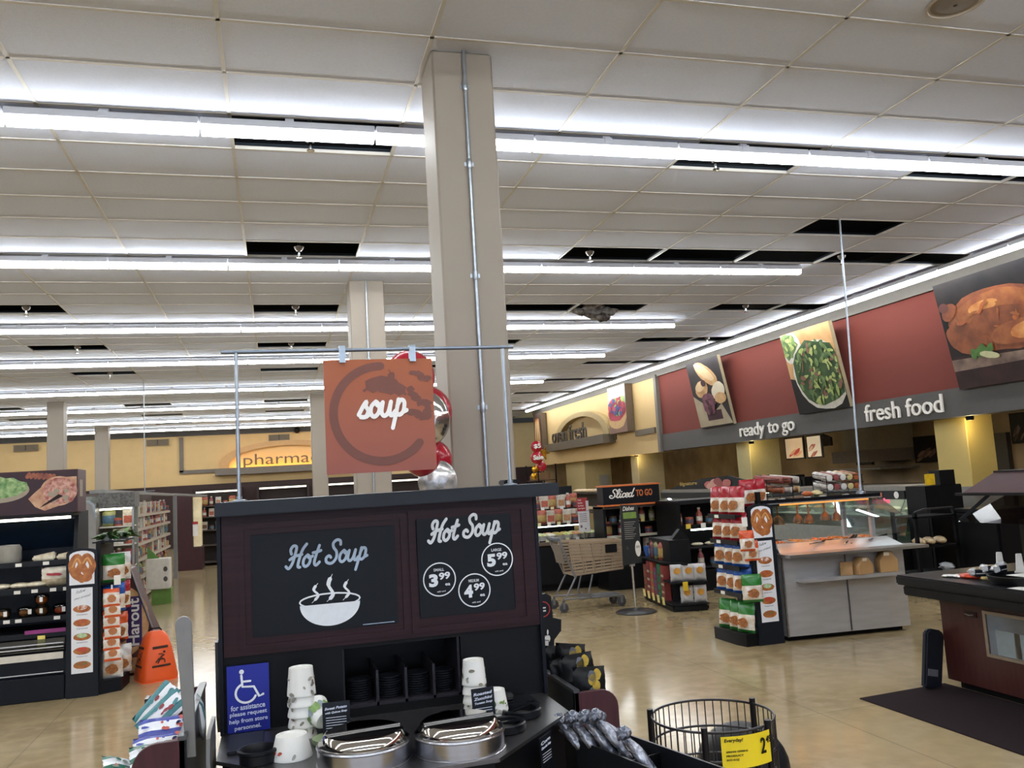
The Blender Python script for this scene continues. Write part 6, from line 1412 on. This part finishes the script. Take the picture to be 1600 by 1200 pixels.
for k in range(6): b.bar(cpt(1, k/5, 0), cpt(1, k/5, 1), .016, .014)
b.build('front_slats', TAN, sc)
b = MB()
for k in range(9): b.bar(cpt(0, k/8, 0), cpt(1, k/8, 0), .02, .012)
for k in range(7): b.bar(cpt(k/6, 0, 0), cpt(k/6, 1, 0), .02, .01)
b.build('basket_floor', TAN, sc)
b = MB()
for fy in (0, 1): b.bar(cpt(0, fy, 1)+Vector((0, 0, .01)), cpt(1, fy, 1)+Vector((0, 0, .01)), .03, .035)
b.bar(cpt(1, 0, 1)+Vector((0, 0, .01)), cpt(1, 1, 1)+Vector((0, 0, .01)), .03, .035); b.build('basket_rim', M('#9a866c', .45), sc)
b = MB(); q = cpt(.68, 0, .92); b.box(q.x-.02, q.x+.15, q.y-.016, q.y-.006, q.z-.11, q.z); b.build('name_plate', M('#131316', .4), sc, bevel=.006)
b = MB(); b.bar((3.6, yN+.01, .95), (3.6, yF-.01, .95), .05, .045); b.build('handle', M('#5a6068', .4), sc, bevel=.01)
b = MB()
for y in (yN+.03, yF-.03): b.bar((3.61, y, .94), (3.8, y, .45), .035, .02)
b.build('back_uprights', CF, sc)
b = MB(); b.prism([(3.68, yN+.07, .62), (3.68, yF-.07, .62), (3.63, yF-.07, .88), (3.63, yN+.07, .88)], (.012, 0, 0)); b.build('child_seat_flap', M('#6d6459', .5), sc)
for y in (yN+.04, yF-.04):
    b = MB(); b.tube([(3.82, y, .46), (3.68, y, .22), (3.62, y, .17), (4.5, y+(.06 if y < 11 else -.06), .14), (4.52, y+(.06 if y < 11 else -.06), .1)], .013, 8); b.tube([(4.05, y, .46), (3.98, y, .22), (4.02, y, .16)], .012, 8); b.build('frame_tube', CF, sc)
b = MB()
for k in range(7): y = yN+.08+(yF-yN-.16)*k/6; b.tube([(3.9, y, .165), (4.5, y, .15)], .006, 5)
b.bar((4.3, yN+.1, .155), (4.3, yF-.1, .155), .3, .015); b.build('lower_rack', CF, sc)
for x, y in ((3.62, yN+.04), (3.62, yF-.04), (4.46, yN+.1), (4.46, yF-.1)):
    b = MB(); b.lathe([(.055, -.014), (.062, -.01), (.062, .01), (.055, .014)], (x, y, .0625), 18, ax=(0, 1, 0)); w_ = b.build('wheel', M('#3f4043', .5), sc)
    b = MB(); b.box(x-.015, x+.015, y-.022, y-.016, .05, .15); b.box(x-.015, x+.015, y+.016, y+.022, .05, .15); b.box(x-.02, x+.02, y-.022, y+.022, .14, .155); b.build('fork', CF, w_)

# refrigerated island behind the cart
isl = thing('refrigerated_island', 'black tiered refrigerated island of packages behind the shopping cart', 'refrigerated island', (4.4, 13.9, 0))
b = MB(); b.box(3.4, 5.1, 13.1, 14.9, .1, .72); b.build('base', M('#101216', .35), isl, bevel=.02)
b = MB(); b.box(3.5, 5.0, 13.2, 14.8, 0, .1); b.build('toe_kick', BLACK, isl)
b = MB()
for a in ((3.36, 5.14, 13.06, 13.14), (3.36, 3.44, 13.14, 14.9), (5.06, 5.14, 13.14, 14.9)): b.box(*a, .72, .77)
b.build('rim', M('#5a4a3c', .45), isl)
for z, y in ((.78, 13.3), (1.02, 13.7), (1.26, 14.0)):
    b = MB(); b.box(3.45, 5.05, y-.06, y+.42, z-.025, z); b.build('shelf', M('#17181b', .4), isl)
    tags_on(isl, [(4.0+.17*k, y-.06, z+.0) for k in range(5)], .06, .06, (TAGW, M('#dcd9a8', .6)))
b = MB(); b.box(3.45, 5.05, 14.42, 14.48, .72, 1.62); b.build('centre_back', M('#15171b', .4), isl)
for z, y in ((1.0, 13.68), (1.24, 13.98)): b = MB(); b.box(3.5, 5.0, y-.02, y, z-.03, z-.012); b.build('shelf_light', M('#f4fff4', .4, var=0, emit=3.5), isl)
q = 0
for zi, (z, y) in enumerate(((.78, 13.36), (1.02, 13.75), (1.26, 14.05))):
    for r in range(2):
        for k in range(11):
            x = 3.53+.145*k; m_ = rnd.choice(SALADS) if zi == 0 else ITEMS[rnd.choice((0, 2, 3, 4, 8, 11, 1 if zi == 2 else 2))]
            m_((x, y+.16*r, z+.0005), rnd.uniform(-.2, .2), 'small %s on the %s tier of the refrigerated island' % (('salad bowl' if zi == 0 else 'food pack'), ('lowest', 'middle', 'top')[zi]), '%s tier of the refrigerated island' % ('lowest', 'middle', 'top')[zi])
t = thing('clip_sign', 'red and white paper sign clipped to the refrigerated island rim', 'sign', (4.74, 13.02, .77))
b = MB(); b.box(4.64, 4.83, 13.02, 13.03, .89, 1.22); b.build('white_sheet', M('#d2d0d2', .5), t)
b = MB(); b.box(4.63, 4.8, 13.015, 13.03, 1.22, 1.43); b.build('red_sheet', M('#9c2c30', .5), t)
b = MB()
for k, s_ in enumerate(('Fresh', 'Favorites', 'for dinner', 'tonight')): text(b, s_, (4.645, 13.0145, 1.385-.045*k), (4.70+.02*k, 13.0145, 1.385-.045*k), .024, .001, .01)
b.build('lettering', WHITE, t); b = MB(); b.box(4.775, 4.82, 13.01, 13.015, 1.225, 1.38); b.build('white_tab', M('#d9d4d2', .5), t)
b = MB()
for k in range(5): rect(b, 4.66, 4.78, 1.17-.03*k, 1.18-.03*k, (0, 13.0195, 0), U, V, .001, NN)
disc(b, 4.68, .98, .02, .025, (0, 13.0195, 0), U, V, .001, NN, 12); disc(b, 4.75, .94, .015, .015, (0, 13.0195, 0), U, V, .001, NN, 12); b.build('print', M('#77656c', .5), t)
b = MB(); b.tube([(4.73, 13.04, .77), (4.73, 13.04, 1.3)], .012, 8); b.build('clip_pole', CHROME, t)
b = MB(); b.box(5.02, 5.16, 12.99, 13.0, .88, 1.0); tag(b.build('yellow_price_card', M('#e8bf1c', .5)), 'yellow price card at the right end of the refrigerated island', 'price card')
bt = MB(); bt.tube([(5.09, 13.0, .77), (5.09, 13.0, .9)], .006, 6); o = bt.build('card_stem', CHROME)
for k in [q_ for q_ in bpy.data.objects if q_.name == 'yellow_price_card']: o.parent = k; o.location = Vector(o.location)-k.location

# black case under the sliced-to-go sign
sl = thing('sliced_meat_case', 'black open case with price cards under the sliced to go sign', 'refrigerated case', (5.6, 12.9, 0))
b = MB(); b.box(4.9, 6.5, 12.55, 13.04, 0, .5); b.build('base', M('#0d0e11', .4), sl)
b = MB(); b.box(4.9, 6.5, 13.0, 13.04, .5, 1.27); b.build('back', M('#15161a', .4), sl)
for x in (4.9, 6.46): b = MB(); b.box(x, x+.04, 12.6, 13.0, .5, 1.27); b.build('side', BLACK, sl)
for z, y in ((.52, 12.6), (.80, 12.7), (1.0, 12.8)): b = MB(); b.box(4.94, 6.46, y, 13.0, z-.02, z); b.build('shelf', M('#1b1c20', .4), sl)
b = MB(); b.box(4.94, 6.46, 12.69, 12.7, .78, .82); b.build('pale_shelf_strip', M('#b8b5a4', .5, tint='#8a8474', scale=8), sl)
b = MB(); b.box(4.9, 6.5, 12.55, 13.04, 1.24, 1.28); b.build('top', M('#4a4038', .4), sl)
tags_on(sl, [(5.35, 12.79, 1.03), (5.5, 12.79, 1.05), (5.64, 12.79, 1.05)], .06, .1, (M('#e8d98a', .5),))
tags_on(sl, [(5.2, 12.69, .72), (5.32, 12.69, .72), (5.46, 12.69, .72)], .07, .035, (TAGW,)); tags_on(sl, [(5.36, 12.79, .96), (5.52, 12.79, .96)], .1, .04, (M('#9a9c9e', .5),))
for q in range(9): ITEMS[(7, 3, 5, 11, 1, 9)[q % 6]]((5.0+.17*q, 12.9, 1.0005), 0, 'small package on the top shelf of the sliced meat case', 'packages on the top shelf, sliced meat case')
for q in range(6): ITEMS[(q*2+6) % 12]((5.02+.24*q, 12.86, .521), 0, 'dark package on the lowest shelf of the sliced meat case', 'packages on the lowest shelf, sliced meat case'); ITEMS[(q*3+2) % 12]((5.06+.24*q, 12.9, .801), 0, 'small package on the middle shelf of the sliced meat case', 'packages on the middle shelf, sliced meat case')
t = thing('box_sign', 'black box sign with orange edges lettered Sliced to go', 'sign', (5.36, 12.55, 1.28))
b = MB(); b.box(4.88, 5.83, 12.5, 12.75, 1.30, 1.58); b.build('box', M('#0d0f14', .45), t)
ORG = M('#c8692a', .45)
for z in (1.28, 1.58): b = MB(); b.box(4.87, 5.84, 12.49, 12.76, z, z+.025); b.build('orange_edge', ORG, t)
b = MB(); script(b, 'Sliced', (4.985, 12.4985, 1.405), (5.385, 12.4985, 1.41), .13, .12, .002); b.build('script_lettering', M('#e8e4da', .5), t)
b = MB(); text(b, 'TO GO', (5.43, 12.4985, 1.41), (5.71, 12.4985, 1.415), .105, .003, .035); b.build('block_lettering', M('#b5602a', .5), t)
# pole sign
ps_ = thing('pole_sign', 'tall dark menu sign on a chrome pole with a round base', 'sign', (4.4, 10.4, 0))
b = MB(); b.prism([(4.27, 10.4, .60), (4.53, 10.4, .62), (4.53, 10.4, 1.36), (4.29, 10.4, 1.37)], (0, .02, 0)); b.build('board', M('#2c2d2e', .45, var=.15), ps_)
b = MB(); b.box(4.315, 4.5, 10.397, 10.3985, 1.19, 1.27); b.build('green_band', M('#6f8a3c', .5, var=.2), ps_)
b = MB(); text(b, 'Dishes', (4.315, 10.3985, 1.29), (4.47, 10.3985, 1.295), .055, .001, .015, shear=.2)
disc(b, 4.49, .80, .04, .1, (0, 10.3985, 0), U, V, .001, NN, 24); b.build('white_print', M('#dedbd2', .5), ps_)
b = MB()
for k in range(9): rect(b, 4.32, 4.48-.02*(k % 3), 1.14-.026*k, 1.148-.026*k, (0, 10.3985, 0), U, V, .001, NN)
b.build('text_lines', M('#8a8680', .5), ps_); b = MB(); text(b, 'SAVE', (4.465, 10.397, .81), (4.515, 10.397, .81), .03, .001, .01); text(b, 'NEW', (4.33, 10.397, .8), (4.36, 10.397, .79), .05, .001, .01); b.build('small_print', M('#4c4a46', .5), ps_)
b = MB(); b.tube([(4.41, 10.425, .02), (4.40, 10.425, .66)], .016, 10); b.box(4.37, 4.44, 10.42, 10.44, .58, .66); b.build('pole', CHROME, ps_)
b = MB(); b.lathe([(.26, 0), (.265, .008), (.24, .025), (.05, .04), (.03, .06)], (4.41, 10.42, 0), 32); b.build('base', M('#3d3c3d', .35, .4), ps_)
# floor display of cartons and white pouches
fd2 = thing('floor_display', 'low black wedge-shaped floor display of cartons and white pouches', 'display', (5.1, 10.6, 0))
f0, f1, f2, f3 = Vector((4.78, 10.12, 0)), Vector((5.22, 9.98, 0)), Vector((5.45, 11.3, 0)), Vector((4.98, 11.45, 0))
du = (f1-f0).normalized(); dl = (f3-f0).normalized()
b = MB(); b.prism([f0, f1, f2, f3], (0, 0, .085)); b.build('base', M('#0e0f12', .4), fd2, bevel=.02)
b = MB(); c = (f0+f1+f2+f3)/4; b.prism([f0.lerp(c, .42), f1.lerp(c, .42), f2.lerp(c, .3), f3.lerp(c, .3)], (0, 0, .87)); b.build('core', BLACK, fd2)
for z in (.10, .37): b = MB(); b.prism([f0+Vector((0, 0, z-.02)), f1+Vector((0, 0, z-.02)), f1.lerp(f2, .25)+Vector((0, 0, z-.02)), f0.lerp(f3, .25)+Vector((0, 0, z-.02))], (0, 0, .02)); b.build('front_shelf', M('#17181b', .4), fd2)
b = MB(); b.prism([f0.lerp(f3, .25)+Vector((0, 0, .57)), f3+Vector((0, 0, .57)), f3.lerp(f2, .5)+Vector((0, 0, .57)), f0.lerp(f1, .5)+Vector((0, 0, .57))], (0, 0, .02)); b.build('top_shelf', BLACK, fd2)
for k in range(5): p = f0.lerp(f3, .25+.17*k)+Vector((0, 0, .1)); b = MB(); b.bar(p+Vector((-.012, 0, -.05)), p+Vector((-.02, 0, .05)), .07, .003, (1, 0, 0)); b.build('price_tag', M('#e5cf5a', .5, tint='#f0e8b8', scale=40), fd2)
b = MB(); p = f0.lerp(f1, .38)+Vector((0, -.012, .33)); b.box(p.x-.035, p.x+.035, p.y-.003, p.y, p.z-.07, p.z+.04); b.build('price_tag', M('#ecc92e', .5), fd2)
YP = pouch('white_snack_pouch', .16, .21, .07, [M('#c6c5c6', .35, var=.12, scale=16), M('#d8a040', .5, tint='#b9803a', scale=30)], [(1, 0)], (1, 0, .62, .2), nx=10, nz=12)
yaw = math.atan2(du.y, du.x)
for k in range(3): p = f0+du*(.09+.145*k)+Vector((.03, .08, .3705)); YP(p, yaw, 'white snack pouch on the upper tier of the floor display, %s from the left' % ORD[k])
for k in range(2): p = f0+du*(.2+.17*k)+Vector((.03, .08, .1005)); YP(p, yaw, 'white snack pouch on the lower tier of the floor display, %s' % ('left', 'right')[k])
CC = ['#8a3a34', '#2f7a55', '#7a3a5a', '#a8503c', '#7c2f34', '#8a4a3a']
for k in range(6):
    p = f0.lerp(f3, .3+.125*k)+Vector((.075, 0, .0855)); b = MB(); b.box(-.06, .06, -.075, .075, 0, .46-.06*(k % 3 == 2)); b.m = 1
    for z in (.1, .2, .31): rect(b, -.06, .06, z, z+.03, (-.061, 0, 0), Vector((0, -1, 0)), V, .001, (-1, 0, 0))
    o = b.build('tall_carton', [M(CC[k], .45, var=.2, scale=18), M(PALC[(k*3) % 12], .5, var=.3)]); o.location = p; o.rotation_euler = (0, 0, math.atan2(dl.y, dl.x)-math.pi/2)
    tag(o, '%s tall carton, %s from the near corner of the floor display' % (['dark red', 'green', 'plum', 'orange-red', 'maroon', 'brown'][k], ORD[k]), 'carton')
for k, (f, s_) in enumerate(((.42, 2), (.56, 8), (.7, 5), (.84, 9))): p = f0.lerp(f3, f)+Vector((.12, 0, .5905)); ITEMS[[2, 6, 10, 5][k]](p, -.9, 'dark bagged snack on top of the floor display, %s from the front' % ORD[k], None, scale=1.2)
b = MB(); b.lathe([(.045, 0), (.07, .13), (.072, .14), (.0, .135)], tuple(f3+Vector((.1, -.05, .5905))), 18); tag(b.build('blue_cup', M('#2c5aa8', .35)), 'bright blue cup at the far corner of the floor display', 'cup')
b = MB(); b.prism([(5.0, 10.45, .871), (5.24, 10.42, .871), (5.12, 10.44, 1.0)], (.02, .12, 0)); tag(b.build('black_peak_card', BLACK), 'black triangular header card on the floor display', 'card')
# black open case right of it, partly behind the pretzel rack
oc = thing('open_meat_case', 'black open case with a white light tube behind the right pretzel rack', 'refrigerated case', (6.6, 12.3, 0))
b = MB(); b.box(5.75, 7.3, 11.6, 12.5, 0, .3); b.build('base', M('#0d0e11', .4), oc)
b = MB(); b.box(5.75, 7.3, 12.4, 12.5, .3, 1.3); b.build('back', M('#121317', .4), oc)
for z, y in ((.34, 11.65), (.62, 11.75), (.95, 11.85)): b = MB(); b.box(5.78, 7.27, y, 12.4, z-.02, z); b.build('shelf', M('#191a1e', .4), oc)
b = MB(); b.box(5.75, 7.3, 11.8, 12.5, 1.26, 1.32); b.build('canopy', M('#1d1d20', .4), oc)
b = MB(); b.box(6.0, 7.2, 11.84, 11.87, .86, .885); b.build('light_tube', M('#f2fff8', .4, var=0, emit=4), oc)
for x in (5.74, 7.28): b = MB(); b.box(x, x+.03, 11.7, 12.5, .3, 1.3); b.build('side', BLACK, oc)
tags_on(oc, [(5.95, 11.84, .93), (6.2, 11.84, .93), (6.5, 11.84, .93)], .08, .07, (M('#e0c24a', .5), TAGW))
for q in range(8):
    ITEMS[[5, 11, 1, 3, 7, 5, 2, 9][q]]((5.86+.17*q, 11.95, .9505), 0, 'packed meat or deli item on the upper shelf of the black open case', 'items on the upper shelf, open meat case')
    if q < 6: TRY((5.9+.23*q, 11.95, .6205), 0, 'wrapped tray on the middle shelf of the black open case', 'trays in the open meat case'); ITEMS[[5, 5, 3, 11, 5, 3][q]]((5.9+.22*q, 11.85, .3405), 0, 'red-capped jar on the bottom shelf of the black open case', 'jars on the bottom shelf, open meat case')
# dark bakery racks and pale boxes beyond the right end of the slab
br2 = thing('bakery_rack', 'dark bakery rack with brown boxes beyond the right end of the slab', 'rack', (8.6, 29.5, 0))
b = MB()
for z in (.3, .8, 1.3, 1.75): b.box(8.9, 9.6, 28.9, 30.4, z-.03, z)
b.build('shelves', M('#3a3028', .5), br2)
for x in (8.92, 9.58):
    for y in (28.92, 30.38): b = MB(); b.box(x-.02, x+.02, y-.02, y+.02, 0, 2.3); b.build('post', BLACK, br2)
for k in range(3): b = MB(); b.box(9.0, 9.4, 29.05+.42*k, 29.4+.42*k, 1.7505, 2.02-.05*k); tag(b.build('cardboard_box', M('#7d5c3a', .7, var=.2)), 'brown cardboard box on the dark bakery rack, %s from the right' % ORD[k], 'box')
bt_ = thing('bakery_table', 'long dark bakery table with baked goods left of the far columns', 'table', (8.3, 21, 0))
b = MB(); b.box(7.9, 8.7, 19.2, 23.5, .82, .88); b.build('table_top', M('#3d342b', .5), bt_)
for x in (7.95, 8.65):
    for y in (19.3, 23.4): b = MB(); b.box(x-.03, x+.03, y-.03, y+.03, 0, .82); b.build('leg', BLACK, bt_)
b = MB(); b.box(8.25, 8.35, 19.3, 23.4, .88, 1.3); b.build('riser', M('#2a231d', .5), bt_)
b = MB(); b.box(8.1, 8.5, 19.3, 23.4, 1.3, 1.33); b.build('upper_shelf', M('#2a231d', .5), bt_)
for k in range(14): LF((8.3, 19.5+.28*k, 1.3305), 0, 'loaf along the upper shelf of the long bakery table', 'loaves on the bakery table top'); LF((8.08, 19.5+.28*k, .8805), 0, 'loaf along the front of the long bakery table', 'loaves on the bakery table front')
# glowing panels added to brighten the kitchen, unseen behind the soffit
def mk_kl():
    b = MB(); b.box(-.3, .3, -.6, .6, -.03, 0); return tag(b.build('kitchen_fill_panel', M('#fff0cf', .4, var=0, emit=4.5)), 'added fill panel', 'ceiling light')
KL = Maker(mk_kl)
for y in (3, 8, 13, 18.5, 24, 29): KL((11.3, y, 2.817), 0, 'added fill light panel on the kitchen ceiling, unseen behind the soffit', 'added kitchen fill panels')
